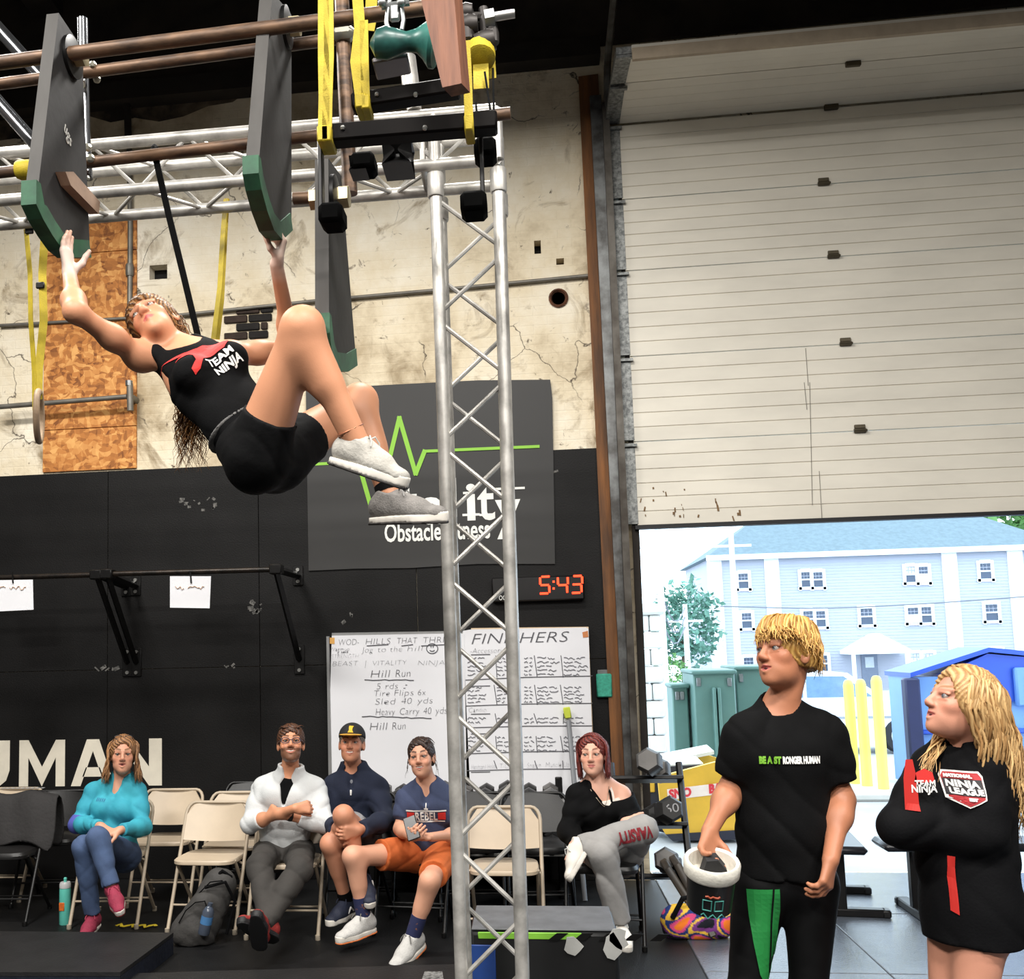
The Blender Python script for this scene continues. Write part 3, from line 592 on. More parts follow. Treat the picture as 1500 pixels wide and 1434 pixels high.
for i in range(len(pp)-1):
    d = (pp[i+1]-pp[i]); n = V(-d.z, 0, d.x).normalized()*(.017 if i not in (0, 6) else .011)+V(0, 0, 0); dy_ = V(0, -.0006*i, 0)
    e = d.normalized()*.012
    mb.add([q+dy_ for q in (pp[i]-e-n, pp[i+1]+e-n, pp[i+1]+e+n, pp[i]-e+n)], [(0, 1, 2, 3)])
mb.build('heartbeat_line', GRL, bn, smooth=False)
exB = (P(760, 735, YF)-P(600, 742, YF)).normalized(); yb = YF-.016
for ch, px, py, sz, wd in (('V', 557, 738, .40, .26), ('i', 585, 735, .40, .06), ('t', 599, 737, .42, .14), ('a', 634, 742, .42, .19), ('l', 664, 732, .42, .05), ('i', 690, 737, .42, .07), ('t', 712, 736, .42, .13), ('y', 744, 745, .42, .19)):
    if ch in 'Vi' and px < 590: continue
    text(ch, sz, P(px, py, yb), exB, ZW, WHT, bn, width=wd, bold=.006, name='letter')
for px, py, wd in ((690, 754, .13), (685, 722, .07), (712, 754, .1), (735, 716, .1), (760, 715, .09), (646, 754, .06)):   # serifs
    MB().bevbox(P(px, py, yb), (wd, .002, .018), .001).build('serif', WHT, bn)
text('Obstacle Fitness', .20, P(640, 779, yb), exB, ZW, WHT, bn, width=.80, bold=.004, name='letters')
# clock
ck = thing('digital_clock', 'black wall clock with red digits reading 5:43', 'clock', P(790, 880, YF))
q0, q1 = P(721, 882, YF-.06), P(855, 842, YF-.06)
MB().bevbox(((q0.x+q1.x)/2, YF-.03, (q0.z+q1.z)/2), (q1.x-q0.x, .06, q1.z-q0.z), .01).build('case', mat('clock_black', (16, 14, 15), .35, var=.1), ck)
RDE = mat('red_led', (255, 60, 28), .4, var=0, emit=3.2); SEG = {'5': 'afgcd', '4': 'fgbc', '3': 'abgcd'}
yc = YF-.063
def digit(ch, px, py):
    c = P(px, py, yc); w_, h_ = .036, .062; tt = .016; mb = MB()
    S_ = dict(a=((0, h_), 1), g=((0, 0), 1), d=((0, -h_), 1), f=((-w_, h_/2), 0), b=((w_, h_/2), 0), e=((-w_, -h_/2), 0), c=((w_, -h_/2), 0))
    for k in SEG[ch]:
        (dx, dz), hor = S_[k]; mb.bevbox(c+V(dx+dz*.12, 0, dz), ((w_*1.7, .004, tt) if hor else (tt, .004, h_*.85)), .004)
    mb.build('digit', RDE, ck)
digit('5', 798, 857); digit('4', 824, 857); digit('3', 845, 856)
MB().bevbox(P(811, 852, yc), (.016, .004, .016), .004).bevbox(P(811, 862, yc), (.016, .004, .016), .004).build('colon', RDE, ck)
text('OG', .05, P(736, 876, yc+.001), XW, ZW, WHT, ck, width=.05)
# whiteboards with handwriting
WBM = mat('whiteboard_gloss', (236, 236, 240), .25, var=.03, scale=1); INK = mat('marker_grey', (92, 92, 98), .6, var=.2); INKP = mat('marker_pale', (150, 150, 156), .6)
ALU = mat('aluminium_edge', (176, 176, 176), .4, .7, var=.1)
def scribble(mb, px0, px1, py, y, h=3.2):
    n = max(3, int((px1-px0)/2.2)); pts = [P(px0+(px1-px0)*i/n, py+random.uniform(-h, h)*.5, y) for i in range(n+1)]
    mb.tube(pts, .0035, 4)
def hand(txt, px, py, wpx, szpx, par, y, m=INK, shear=.15):
    ws = txt.split(' ')
    if len(ws) > 1 and '|' not in txt:      # every word is a piece of its own
        tot = len(txt); x = px-wpx/2
        for w_ in ws: ww = wpx*len(w_)/tot; hand(w_, x+ww/2, py-(x+ww/2-px)*.026, ww, szpx, par, y, m, shear); x += ww+wpx/tot
        return
    o = P(px, py, y); s = 205.; return text(txt, szpx/s*1.35, o, (P(px+100, py-2.6, y)-o), ZW, m, par, width=wpx/s, shear=shear, name='handwriting', bold=-.002)
b1 = thing('whiteboard', 'whiteboard listing Hills That Thrill workout in marker', 'whiteboard', P(575, 1180, YF)); yb1 = YF-.10
quad_board('board', [(486, 931), (656, 928), (680, 928), (684, 1190), (488, 1190), (481, 1100)], yb1, .02, WBM, b1)
quad_board('back_board', [(486, 927), (682, 924), (684, 1190), (488, 1190)], yb1+.03, .06, ALU, b1)
quad_board('side_frame', [(478, 932), (482, 932), (487, 1190), (482, 1190)], yb1-.005, .04, ALU, b1)
yh = yb1-.003
hand('WOD- HILLS THAT THRILL', 580, 939, 170, 10, b1, yh)
for a, b2_ in ((537, 569), (588, 605), (617, 655)): MB().tube([P(a, 946, yh), P(b2_, 944, yh)], .003, 4).build('underline', INK, b1)
hand('Warmup:', 498, 951, 32, 6, b1, yh); hand('2 sets', 502, 955, 16, 3.5, b1, yh); hand('STRENGTH:', 506, 961, 44, 7, b1, yh, INKP)
hand('Jog to the hill', 574, 951, 90, 9, b1, yh); hand('BEAST', 505, 972, 40, 8, b1, yh); hand('|', 535, 972, 2, 10, b1, yh); hand('VITALITY', 570, 971, 52, 8, b1, yh); hand('NINJA', 631, 971, 40, 8, b1, yh)
fc = P(633, 950, yh); mb = MB(); mb.tube([fc+V(math.cos(a*.314)*.042, 0, math.sin(a*.314)*.036) for a in range(21)], .003, 4); mb.tube([fc+V(-.018+.006*k, 0, -.012-.008*math.sin(k/6*3.14)) for k in range(7)], .003, 4); mb.tube([fc+V(-.008, 0, .008), fc+V(-.008, 0, .02)], .003, 4); mb.tube([fc+V(.008, 0, .008), fc+V(.008, 0, .02)], .003, 4); mb.build('smiley_doodle', INK, b1)
hand('Hill Run', 571, 987, 60, 12, b1, yh); hand('5 rds :', 573, 1005, 44, 10, b1, yh); hand('Tire Flips 6x', 585, 1015, 76, 10, b1, yh); hand('Sled 40 yds', 591, 1027, 86, 10, b1, yh); hand('Heavy Carry 40 yds', 602, 1042, 106, 11, b1, yh); hand('Hill Run', 567, 1064, 54, 12, b1, yh)
mb = MB(); mb.tube([P(534+6*k, 996+random.uniform(-.7, .7), yh) for k in range(13)], .003, 4); mb.tube([P(530+6*k, 1049+k*.2+random.uniform(-.8, .8), yh) for k in range(18)], .003, 4); mb.build('underline', INK, b1)
quad_board('sticker', [(483, 934), (490, 934), (490, 943), (483, 943)], yh, .002, mat('amber_sticker', (226, 170, 90), .6), b1)
b2w = thing('whiteboard', 'whiteboard headed Finishers with a grid of small handwriting', 'whiteboard', P(775, 1180, YF))
quad_board('board', [(678, 924), (690, 922), (858, 919), (862, 921), (871, 1180), (690, 1185)], yb1+.005, .02, WBM, b2w)
quad_board('back_board', [(690, 920), (862, 918), (873, 1180), (690, 1185)], yb1+.03, .05, mat('raw_board_edge', (214, 190, 160), .7), b2w)
yh = yb1+.002
hand('FINISHERS', 759, 935, 146, 17, b2w, yh, shear=.25); hand('-Accessories', 716, 953, 56, 9, b2w, yh)
hand('Cardio', 699, 1040, 26, 8, b2w, yh); hand('Handstand Holds', 708, 1123, 36, 8, b2w, yh, INKP); hand('T-Up', 740, 1122, 16, 8, b2w, yh, INKP); hand('Snatch', 782, 1121, 20, 8, b2w, yh, INKP); hand('Muscle Up', 816, 1120, 34, 8, b2w, yh, INKP)
mb = MB()
for y0, y1 in ((996, 990), (1034, 1030), (1066, 1063), (1104, 1100), (1129, 1126)): mb.tube([P(682, y0, yh), P(770, (y0+y1)/2-1, yh), P(868, y1, yh)], .0028, 4)
for py in (959, 1005, 1046, 1075, 1131): mb.tube([P(690, py, yh), P(718, py-.5, yh)], .0028, 4)
for x in (726, 748, 785, 823):
    for y0, y1 in ((960, 992), (1003, 1032), (1045, 1060), (1078, 1102), (1114, 1126)): mb.tube([P(x+random.uniform(-3, 3), y0, yh), P(x+2, y1, yh)], .0025, 4)
mb.build('ruled_line', INK, b2w)
mb = MB()
for x0, x1 in ((685, 712), (728, 746), (768, 783), (787, 820), (826, 862)):
    for y0, n, st in ((964, 5, 6), (1007, 5, 5.2), (1052, 2, 6), (1080, 4, 6.2)):
        for k in range(n):
            e = x0+(x1-x0)*random.uniform(.55, 1.); m_ = lerp(x0, e, .55); scribble(mb, x0, m_-1, y0+k*st, yh); scribble(mb, m_+1.5, e, y0+k*st, yh)
mb.build('small_handwriting', INKP, b2w)['kind'] = 'stuff'
quad_board('eraser_doodle', [(853, 926), (861, 924), (862, 933), (854, 934)], yh, .002, mat('orange_doodle', (206, 130, 78), .6), b2w)
# leaning pole with lime tag
pl = thing('leaning_pole', 'grey pole with a lime tag leaning against the whiteboard', 'pole', P(852, 1290, YW-.45))
pa_, pb_ = P(846, 1200, YW-.42), P(833, 1056, YW-.16); g_ = pa_+(pa_-pb_)*((pa_.z)/(pb_.z-pa_.z))
MB().tube([g_, pb_], .017, 8).build('shaft', mat('grey_shaft', (132, 134, 138), .5, .3), pl)
MB().bevbox(P(831, 1044, YW-.15), (.05, .02, .08), .006, Matrix.Rotation(-.12, 3, 'Y')).build('tag', mat('lime_tag', (202, 214, 70), .6), pl)
# teal pocket on the wall
pk = thing('wall_pocket', 'small teal mesh pocket holding a grey card on the black wall', 'wall pocket', P(885, 1018, YF))
MB().bevbox(P(885, 1004, YF-.02), (.11, .04, .17), .008).build('pocket', mat('teal_mesh', (60, 168, 142), .6, var=.3, scale=60), pk)
MB().bevbox(P(883, 990, YF-.015), (.075, .01, .09), .004).build('card', mat('grey_card', (110, 112, 112), .6), pk)
# wall mounted pull-up bars
BST = mat('black_steel', (26, 25, 25), .42, .5, var=.25); BOLT = mat('bright_bolt', (200, 200, 196), .3, .9, var=.1); WORN = mat('worn_black_bar', (52, 44, 38), .4, .6, col2=(28, 26, 25), scale=14)
YBAR = 7.05
def bracket(par, px, py_, pxw, pyw, pxf, pyf):
    a = P(px, py_, YBAR); w_ = P(pxw, pyw, YF-.02); f_ = P(pxf, pyf, YF-.02)
    MB().tube([a, w_], .028, 4).build('arm', BST, par); MB().tube([a-V(0, 0, .02), f_], .024, 4).build('brace', BST, par)
    for q, dz in ((w_, .045), (f_, .08)):
        pl_ = MB().bevbox(q+V(0, .012, 0), (.08, .012, dz*2+.06), .003).build('plate', BST, par)
        for s_ in (-1, 1): MB().tube([q+V(0, -.004, s_*dz), q+V(0, .012, s_*dz)], .014, 8).build('bolt', BOLT, pl_)
    MB().bevbox(a, (.09, .09, .07), .008).build('bar_clamp', BST, par)
t1 = thing('pull_up_bar', 'wall mounted black pull-up bar with end bracket near the banner', 'pull-up bar', P(300, 845, YF))
MB().tube([P(157, 841, YBAR), P(410, 834, YBAR)], .019, 12).build('bar', WORN, t1)
bracket(t1, 158, 841, 198, 858, 199, 970); bracket(t1, 405, 834, 436, 843, 438, 966)
t2 = thing('pull_up_bar', 'wall mounted black pull-up bar running on past the double bracket', 'pull-up bar', P(60, 850, YF))
MB().tube([P(-160, 851, YBAR), P(143, 842, YBAR)], .019, 12).build('bar', WORN, t2)
bracket(t2, 143, 842, 184, 859, 186, 970); bracket(t2, -150, 851, -112, 862, -112, 975)
PAP = mat('white_paper', (242, 242, 246), .7, var=.02); PINK = mat('pale_orange_marker', (240, 206, 184), .7)
for (a, lb) in ((((249, 844), (309, 844), (307, 891), (249, 890)), 'white paper sign hanging from the bracket end pull-up bar'), (((-12, 850), (48, 849), (49, 893), (-12, 896)), 'white paper sign hanging from the pull-up bar past the double bracket')):
    s_ = thing('paper_sign', lb, 'sign', P(a[0][0]+30, 891, YBAR-.03)); quad_board('sheet', a, YBAR-.03, .003, PAP, s_)
    c = P(a[0][0]+30, 862, YBAR-.034); mb = MB(); [scribble(mb, a[0][0]+x0, a[0][0]+x1, 861, YBAR-.034, 6) for x0, x1 in ((8, 20), (26, 50))]; mb.build('handwriting', PINK, s_)
    MB().tube([P(a[0][0]+30, 838, YBAR-.03), P(a[0][0]+31, 854, YBAR-.035)], .006, 6).build('clip', BST, s_)
# ================================================================== the rig
AL = mat('truss_aluminium', (204, 201, 195), .42, .45, col2=(150, 147, 142), scale=9, contrast=(.3, .6))
def tr_tube(mb, a, b2_, r, n=12): mb.tube([a, b2_], r, n)
YT = 4.04; DT = .24; zT = P(640, 241, YT).z; HT = .215
tcol = thing('truss_column', 'upright square aluminium truss column with crossed lattice', 'truss', (P(707, 1000, YT).x, YT+DT/2, 0))
cl, cr_ = P(639, 300, YT), P(731, 300, YT); bl, brr = P(662, 1000, YT), P(752, 1000, YT)
def ext(a, b2_, z): return a+(b2_-a)*((z-a.z)/(b2_.z-a.z))
legs = []
for (a, b2_) in ((cl, bl), (cr_, brr)):
    for dy in (0, DT):
        t_, f_ = ext(a, b2_, zT-.05), ext(a, b2_, 0.012); q = V(0, dy, 0); legs.append((f_+q, t_+q))
        MB().tube([f_+q, t_+q], .0255, 16).build('leg', AL, tcol)
        MB().lathe([(.032, -.05), (.034, -.045), (.034, .045), (.032, .05)], t_+q-V(0, 0, .04), 16).build('leg_coupler', AL, tcol)
def onleg(i, z): f_, t_ = legs[i]; return f_+(t_-f_)*(z/t_.z)
zN = P(662, 843, YT).z; step = .262
for (la, lb_, ph) in ((0, 2, 0), (1, 3, 1), (0, 1, 0), (2, 3, 1)):
    k0 = -int(zN/step); z = zN+k0*step; k = k0
    while z+step < zT-.05:
        if z > .02:
            i0, i1 = (la, lb_) if (k+ph) % 2 == 0 else (lb_, la)
            MB().tube([onleg(i0, z+.02), onleg(i1, z+step-.02)], .0095, 8).build('lattice_bar', AL, tcol)
        z += step; k += 1
MB().bevbox((legs[0][0].x+.13, YT+DT/2, .006), (.5, .5, .012), .004).build('base_plate', GALV, tcol)
th = thing('truss_beam', 'horizontal aluminium box truss crossing above the climber', 'truss', (-1.5, YT+DT/2, zT))
xa_, xb_ = -3.4, legs[2][1].x
for dy in (0, DT):
    for dz in (0, HT): MB().tube([(xa_, YT+dy, zT+dz), (xb_, YT+dy, zT+dz)], .0255, 14).build('chord', AL, th)
n = int((xb_-.24-xa_)/.215)
for k in range(n):
    x0 = xb_-.24-.215*(k+1); x1 = x0+.215; u_ = (0, HT) if k % 2 else (HT, 0); w_ = (0, DT) if k % 2 else (DT, 0)
    for dy in (0, DT): MB().tube([(x0, YT+dy, zT+u_[dy > 0]), (x1, YT+dy, zT+u_[1-(dy > 0)])], .0085, 8).build('lattice_bar', AL, th)
    for dz in (0, HT): MB().tube([(x0, YT+w_[dz > 0], zT+dz), (x1, YT+w_[1-(dz > 0)], zT+dz)], .0085, 8).build('lattice_bar', AL, th)
for x in (legs[0][1].x, legs[2][1].x, legs[0][1].x-.05):
    for dy in (0, DT): MB().tube([(x, YT+dy, zT), (x, YT+dy, zT+HT)], .0255 if x != legs[0][1].x-.05 else .012, 12).build('corner_post', AL, th)
    for dz in (0, HT): MB().tube([(x, YT, zT+dz), (x, YT+DT, zT+dz)], .018, 10).build('corner_bar', AL, th)
for s_, e_ in (((0, 0), (1, 1)), ((1, 0), (0, 1))):
    xq = (legs[0][1].x, legs[2][1].x); MB().tube([(xq[s_[0]], YT, zT+HT*s_[1]), (xq[e_[0]], YT, zT+HT*e_[1])], .0085, 8).build('corner_brace', AL, th)
RP = mat('rusty_steel_pipe', (124, 96, 74), .5, .35, col2=(58, 46, 40), scale=7, stretch=(1, 4, 4))
def hpipe(pa, pb, Y, x0, x1, lb, r=.021):
    a = P(*pa, Y); b_ = G(*pb, a.z); d = (b_-a)/(b_.x-a.x); return tag(MB().tube([a+d*(x0-a.x), a+d*(x1-a.x)], r, 14).build('rig_pipe', RP), lb, 'pipe'), a, d
oA, pA, dA = hpipe((0, 92), (620, 12), 3.08, -2.2, P(640, 8, 3.0).x, 'rusty axle pipe carrying the two upper swing boards', .023)
oB, pB, dB = hpipe((0, 123), (463, 61), 3.42, -2.4, P(505, 56, 3.4).x, 'rusty pipe behind the axle pipe, ending at the yellow webbing')
oC, pC, dC = hpipe((0, 253), (463, 199), 3.42, -2.4, P(748, 170, 3.3).x, 'rusty pipe with a black strap knotted round it')
tag(MB().tube([P(430, 291, 3.12), P(463, 289, 3.12)], .02, 12).build('rig_pipe', RP), 'short rusty axle pipe of the low swing board', 'pipe')
CHR = mat('chrome_tube', (150, 152, 156), .22, .95, var=.1)
for a, b2_, lb in (((-40, 0), (66, 118), 'chrome tube slanting behind the wooden grip board, upper of two'), ((-30, 118), (56, 216), 'chrome tube slanting behind the wooden grip board, lower of two')): tag(MB().tube([P(*a, 3.62), P(*b2_, 3.62)], .026, 12).build('rig_tube', CHR), lb, 'tube')
tag(MB().tube([P(121, 28, 3.46), P(124, 190, 3.46), P(128, 262, 3.46)], .02, 12).build('rig_tube', CHR), 'upright chrome tube behind the wooden grip board', 'tube')
for px, py, lb in ((130, 106, 'clump of metal swivel clamp on the upper rig pipe'), (131, 238, 'small chain shackle on the lower rig pipe')):
    c = P(px, py, 3.41); mb = MB()
    for k in range(7): mb.ball(c+Vector(rng.normal(size=3))*.018+V(0, 0, -.012*k+.03), random.uniform(.008, .016), 8)
    mb.tube([c-V(.02, .02, 0), c+V(.02, -.02, .0)], .008, 6); tag(mb.build('rig_clamp', mat('pale_metal', (176, 174, 160), .4, .7, var=.3)), lb, 'clamp')
# swing boards: profile lies in the plane across the pipe
BRD = mat('dark_grey_board', (44, 43, 43), .6, spec=.2, var=.25, scale=7, bump=.05); EDG = mat('plywood_edge_grey', (84, 82, 80), .65, spec=.2, var=.2, scale=9, stretch=(1, 1, .3)); GRB = mat('green_rubber_edge', (44, 96, 66), .6, col2=(30, 66, 48), scale=9); CHK = mat('chalk_smear', (120, 132, 124), .8, var=.3, scale=30)
def PXp(px, py, X): v = ray(px, py); return V(0, 0, CAMH)+v*(X/v.x)
def swing_board(lb, X, near, far, top, arc, axle, gh, extra=None):
    """near/far: px of the face's near and far edges (top, bottom); arc: px of the curved foot from near to far"""
    T = .042; f = [PXp(*p, X) for p in [near[0]]+[near[1]]+arc+[far[1]]+[far[0]]]
    zmin = min(p.z for p in f); c = PXp(*axle, X)
    t = thing('swing_board', lb, 'swing board', (X-T/2, c.y, zmin))
    poly = [(p.y, p.z) for p in f]; n = len(poly)
    mb = MB().add([(X, y, z) for y, z in poly]+[(X-T, y, z) for y, z in poly], [tuple(range(n)), tuple(range(2*n-1, n-1, -1))]+[(i, (i+1) % n, n+(i+1) % n, n+i) for i in range(n)])
    o = mb.build('plank', BRD, t, smooth=False); o.data.materials.append(EDG); o.data.materials.append(EDG)
    for p in o.data.polygons:
        if abs(p.normal.x) < .5: p.material_index = 1
    # green rubber foot: a band along the near corner and the arc, a little proud
    zc = near[1]; pts = [f[1]+V(0, 0, gh)]+f[1:2+len(arc)]+[f[2+len(arc)]]
    cy = sum(y for y, z in poly)/n; cz = sum(z for y, z in poly)/n
    outer = []; inner = []
    for i, p in enumerate(pts):
        d = pts[min(i+1, len(pts)-1)]-pts[max(i-1, 0)]; nrm = V(0, -d.z, d.y)
        nrm.normalize()
        if nrm.dot(V(0, p.y-cy, p.z-cz)) < 0: nrm = -nrm
        outer.append(p+nrm*.008); inner.append(p-nrm*(.05 if i else .02))
    e0, e1 = .004, -T-.004; m2 = len(pts); g = MB()
    vs = [(X+e0, q.y, q.z) for q in outer]+[(X+e0, q.y, q.z) for q in inner]+[(X+e1, q.y, q.z) for q in outer]+[(X+e1, q.y, q.z) for q in inner]
    fs = []
    for i in range(m2-1): fs += [(i, i+1, m2+i+1, m2+i), (2*m2+i, 3*m2+i, 3*m2+i+1, 2*m2+i+1), (i, 2*m2+i, 2*m2+i+1, i+1), (m2+i, m2+i+1, 3*m2+i+1, 3*m2+i)]
    fs += [(0, m2, 3*m2, 2*m2), (m2-1, 3*m2-1, 4*m2-1, 2*m2-1)]
    g.add(vs, fs); g.build('rubber_foot', GRB, t, smooth=False)
    if axle[2:] != (0,):
        pass
    MB().lathe([(.07, 0), (.07, .012), (.05, .018)], (X, c.y, c.z), 22, (1, 0, 0)).build('axle_flange', BST, t)
    MB().lathe([(.036, .018), (.036, .05), (.03, .052)], (X, c.y, c.z), 6, (1, 0, 0)).build('axle_nut', mat('brass_nut', (176, 164, 130), .4, .7, var=.2), t)
    MB().lathe([(.034, 0), (.034, .03)], (X-T-.03, c.y, c.z), 6, (1, 0, 0)).build('axle_nut', mat('brass_nut', (1, 1, 1)), t)
    return t, c
X1 = P(54, 290, 2.88).x
t1, c1 = swing_board('grey swing board with a wooden grip block and green foot', X1, [(86, 19), (53, 299)], [(120, 70), (132, 374)], None, [(62, 318), (76, 342), (90, 362), (103, 373)], (104, 84), .075)
gb = [PXp(x, y, X1) for x, y in ((80, 252), (88, 272), (130, 314), (132, 296), (92, 252))]; mb = MB(); n = len(gb)
mb.add([p+V(.002, 0, 0) for p in gb]+[p+V(.035, .004, 0) for p in gb], [tuple(range(n)), tuple(range(2*n-1, n-1, -1))]+[(i, (i+1) % n, n+(i+1) % n, n+i) for i in range(n)])
mb.build('grip_block', mat('chalky_wood', (150, 124, 104), .7, var=.25, scale=12), t1, smooth=False)
text('ugs', .06, PXp(99, 197, X1)+V(.002, 0, 0), (0, .35, -.25), (0, .3, .9), mat('pale_logo', (190, 188, 182), .6), t1, width=.06, name='logo')
X2 = P(378, 256, 2.88).x
t2b, c2 = swing_board('grey swing board gripped under its green foot beside the yellow webbing', X2, [(399, -12), (378, 254)], [(427, 22), (427, 334)], None, [(382, 276), (390, 306), (400, 334), (412, 348)], (418, 40), .055)
X3 = P(482, 487, 2.9).x
t3b, c3 = swing_board('lowest grey swing board with a long green foot, hanging beside the truss column', X3, [(481, 232), (482, 488)], [(500, 258), (522, 532)], None, [(484, 508), (488, 526), (494, 540), (508, 541)], (488, 290), .06)
# webbing
YLS = mat('yellow_webbing', (196, 172, 36), .65, var=.2, scale=22, bump=.15, bscale=220); BKS = mat('black_webbing', (9, 9, 10), .85, var=.1, spec=.2, bump=.1, bscale=200)
def strap(mb, pts, w, t=.004, nv=None):
    pts = [Vector(p) for p in pts]; o = len(mb.v)
    for i, p in enumerate(pts):
        d = (pts[min(i+1, len(pts)-1)]-pts[max(i-1, 0)]).normalized(); s_ = d.cross(nv if nv is not None else V(0, 1, 0)); s_.normalize(); n_ = s_.cross(d).normalized()
        for a, b_ in ((-1, -1), (1, -1), (1, 1), (-1, 1)): mb.v.append(tuple(p+s_*(a*w/2)+n_*(b_*t/2)))
    for i in range(len(pts)-1):
        for k in range(4): mb.f.append((o+i*4+k, o+i*4+(k+1) % 4, o+(i+1)*4+(k+1) % 4, o+(i+1)*4+k))
    mb.f.append((o+3, o+2, o+1, o)); e = o+4*(len(pts)-1); mb.f.append((e, e+1, e+2, e+3)); return mb
rg = thing('gym_ring', 'wooden gym ring on twisted yellow webbing by the strand board', 'gym ring', P(56, 650, YT+DT))
YR = YT+DT+.03
strap(MB(), [P(38, 335, YR), P(44, 400, YR), P(45, 470, YR), P(50, 540, YR), P(51, 600, YR)], .03, nv=V(.5, 1, 0)).build('webbing', YLS, rg, smooth=False)
strap(MB(), [P(66, 335, YR), P(62, 400, YR), P(64, 470, YR), P(57, 540, YR), P(56, 585, YR)], .035, nv=V(-.4, 1, 0)).build('webbing', YLS, rg, smooth=False)
rc = P(57, 610, YR); MB().tube([rc+Vector((-math.cos(a)*.040, math.cos(a)*.105, math.sin(a)*.112)) for a in [k*math.pi/14 for k in range(29)]], .015, 10).build('ring', mat('ring_wood', (166, 140, 112), .6, var=.25, scale=20), rg)
for (px, py) in ((43, 338), (59, 418)): MB().bevbox(P(px, py, YR-.012), (.04, .014, .03), .004).build('cam_buckle', BST, rg)
mb = strap(MB(), [P(331, 291, YR), P(326, 350, YR), P(322, 420, YR), P(312, 502, YR)], .026, nv=V(.4, 1, 0)); strap(mb, [P(333, 291, YR+.01), P(329, 360, YR+.01), P(325, 440, YR+.01), P(318, 502, YR+.01), P(312, 502, YR)], .02, nv=V(-.5, 1, 0))
tag(mb.build('webbing_loop', YLS, smooth=False), 'yellow webbing loop hanging from the truss beam behind the climber', 'strap')
mb = MB(); c = P(228, 226, 3.42); mb.tube([c+V(0, math.cos(a)*.027, math.sin(a)*.027) for a in [k*.5236 for k in range(13)]], .009, 8)
strap(mb, [P(229, 236, 3.40), P(246, 310, 3.42), P(268, 400, 3.44), P(293, 505, 3.46)], .024, nv=V(.2, 1, 0)); tag(mb.build('black_strap', BKS, smooth=False), 'black strap hanging from the rig pipe towards the climber', 'strap')
tag(MB().lathe([(.032, -.03), (.036, -.02), (.036, .02), (.032, .03)], P(37, 249, 3.42), 12, (1, 0, -.05)).build('yellow_collar', YLS), 'yellow tape collar on the lower rig pipe', 'collar')
# ledges hung on webbing
LED = mat('ledge_black', (14, 10, 9), .6, var=.4, scale=9, spec=.08); BOX = mat('black_block', (6, 6, 6), .85, var=.1, spec=.03)
def ledge(lb, pa, pb, Y, h, dep, straps, blocks):
    a, b_ = P(*pa, Y), P(*pb, Y); b_.z = a.z+(b_.z-a.z); d = (b_-a).normalized(); t = thing('hanging_ledge', lb, 'climbing ledge', lerp(a, b_, .5))
    up = V(-d.z, 0, d.x); R = Matrix((d, V(0, 1, 0), up)).transposed()
    MB().bevbox(lerp(a, b_, .5)+V(0, dep/2, 0), ((b_-a).length, dep, h), .006, R).build('beam', LED, t)
    for pts, w in straps:
        mb = strap(MB(), [P(x, y, Y-.008) for x, y in pts], w); e = P(*pts[-1], Y-.008)
        mb.bevbox(e+V(0, dep/2, -.004), (w*1.06, dep+.03, h*.9), .004); mb.build('webbing', YLS, t)
    for (x0, y0, x1, y1, dy, sx) in blocks:
        q0, q1 = P(x0, y1, Y+dy), P(x1, y0, Y+dy); bo = MB().bevbox(((q0.x+q1.x)/2, Y+dy+.05, (q0.z+q1.z)/2), (q1.x-q0.x, .1, q1.z-q0.z), .012).build('grip_block', BOX, t)
        hx = P(sx, y0, Y+dy).x; MB().bevbox((hx, Y+dy+.05, (q1.z+a.z)/2), (.012, .04, a.z-q1.z+.02), .002).build('hanger', BST, bo)
    for px in (pa[0]+38, lerp(pa[0], pb[0], .6)): MB().ball(P(px, lerp(pa[1], pb[1], .3), Y-.002), .008, 8).build('bolt', BOLT, t)
    return t
ledge('black climbing ledge slung low on yellow webbing with square grip blocks', (464, 194), (728, 172), 2.72, .052, .06, [([(474, -30), (474, 80), (475, 140), (474, 196)], .032), ([(481, -30), (482, 80), (480, 140), (479, 196)], .028), ([(682, 60), (685, 110), (687, 180)], .024)], [(465, 292, 500, 325, .0, 466), (512, 218, 547, 246, .25, 522), (570, 195, 592, 211, .25, 580), (674, 275, 712, 308, .05, 706), (694, 196, 726, 226, .12, 716)])
ledge('black climbing ledge slung high on twisted yellow webbing', (514, 146), (672, 121), 2.98, .05, .06, [([(522, -30), (527, 40), (521, 90), (529, 148)], .034), ([(533, 30), (534, 90), (536, 150)], .026)], [])
mb = strap(MB(), [P(545, -20, 3.3), P(543, 30, 3.3), P(540, 45, 3.3)], .04); strap(mb, [P(572, 85, 3.3), P(578, 110, 3.3)], .05); tag(mb.build('webbing_loop', YLS, smooth=False), 'yellow webbing behind the teal climbing hold', 'strap')
MB().bevbox(P(574, 97, 3.0), (.11, .10, .018), .004, Matrix.Rotation(-.1, 3, 'Y')).build('steel_bracket', mat('grey_steel', (110, 106, 108), .4, .6, var=.15), bpy.data.objects['hanging_ledge.001'])
hd = thing('climbing_hold', 'teal dog-bone climbing hold hanging from a steel shackle', 'climbing hold', P(590, 95, 2.9))
p_ = [P(x, y, 2.9) for x, y in ((544, 62), (552, 64), (566, 63), (582, 62), (596, 61), (610, 60), (622, 60), (634, 62), (640, 63))]
MB().tube(p_, [.014, .042, .048, .038, .028, .034, .052, .074, .072], 20).build('grip', mat('teal_resin', (62, 132, 120), .35, col2=(34, 72, 68), scale=5), hd)
mb = MB(); s0 = P(578, 6, 2.9)
for s_ in (-1, 1): mb.tube([s0+V(s_*.012, 0, .02), s0+V(s_*.022, 0, -.02), s0+V(s_*.026, 0, -.055), s0+V(s_*.02, 0, -.085)], .007, 8)
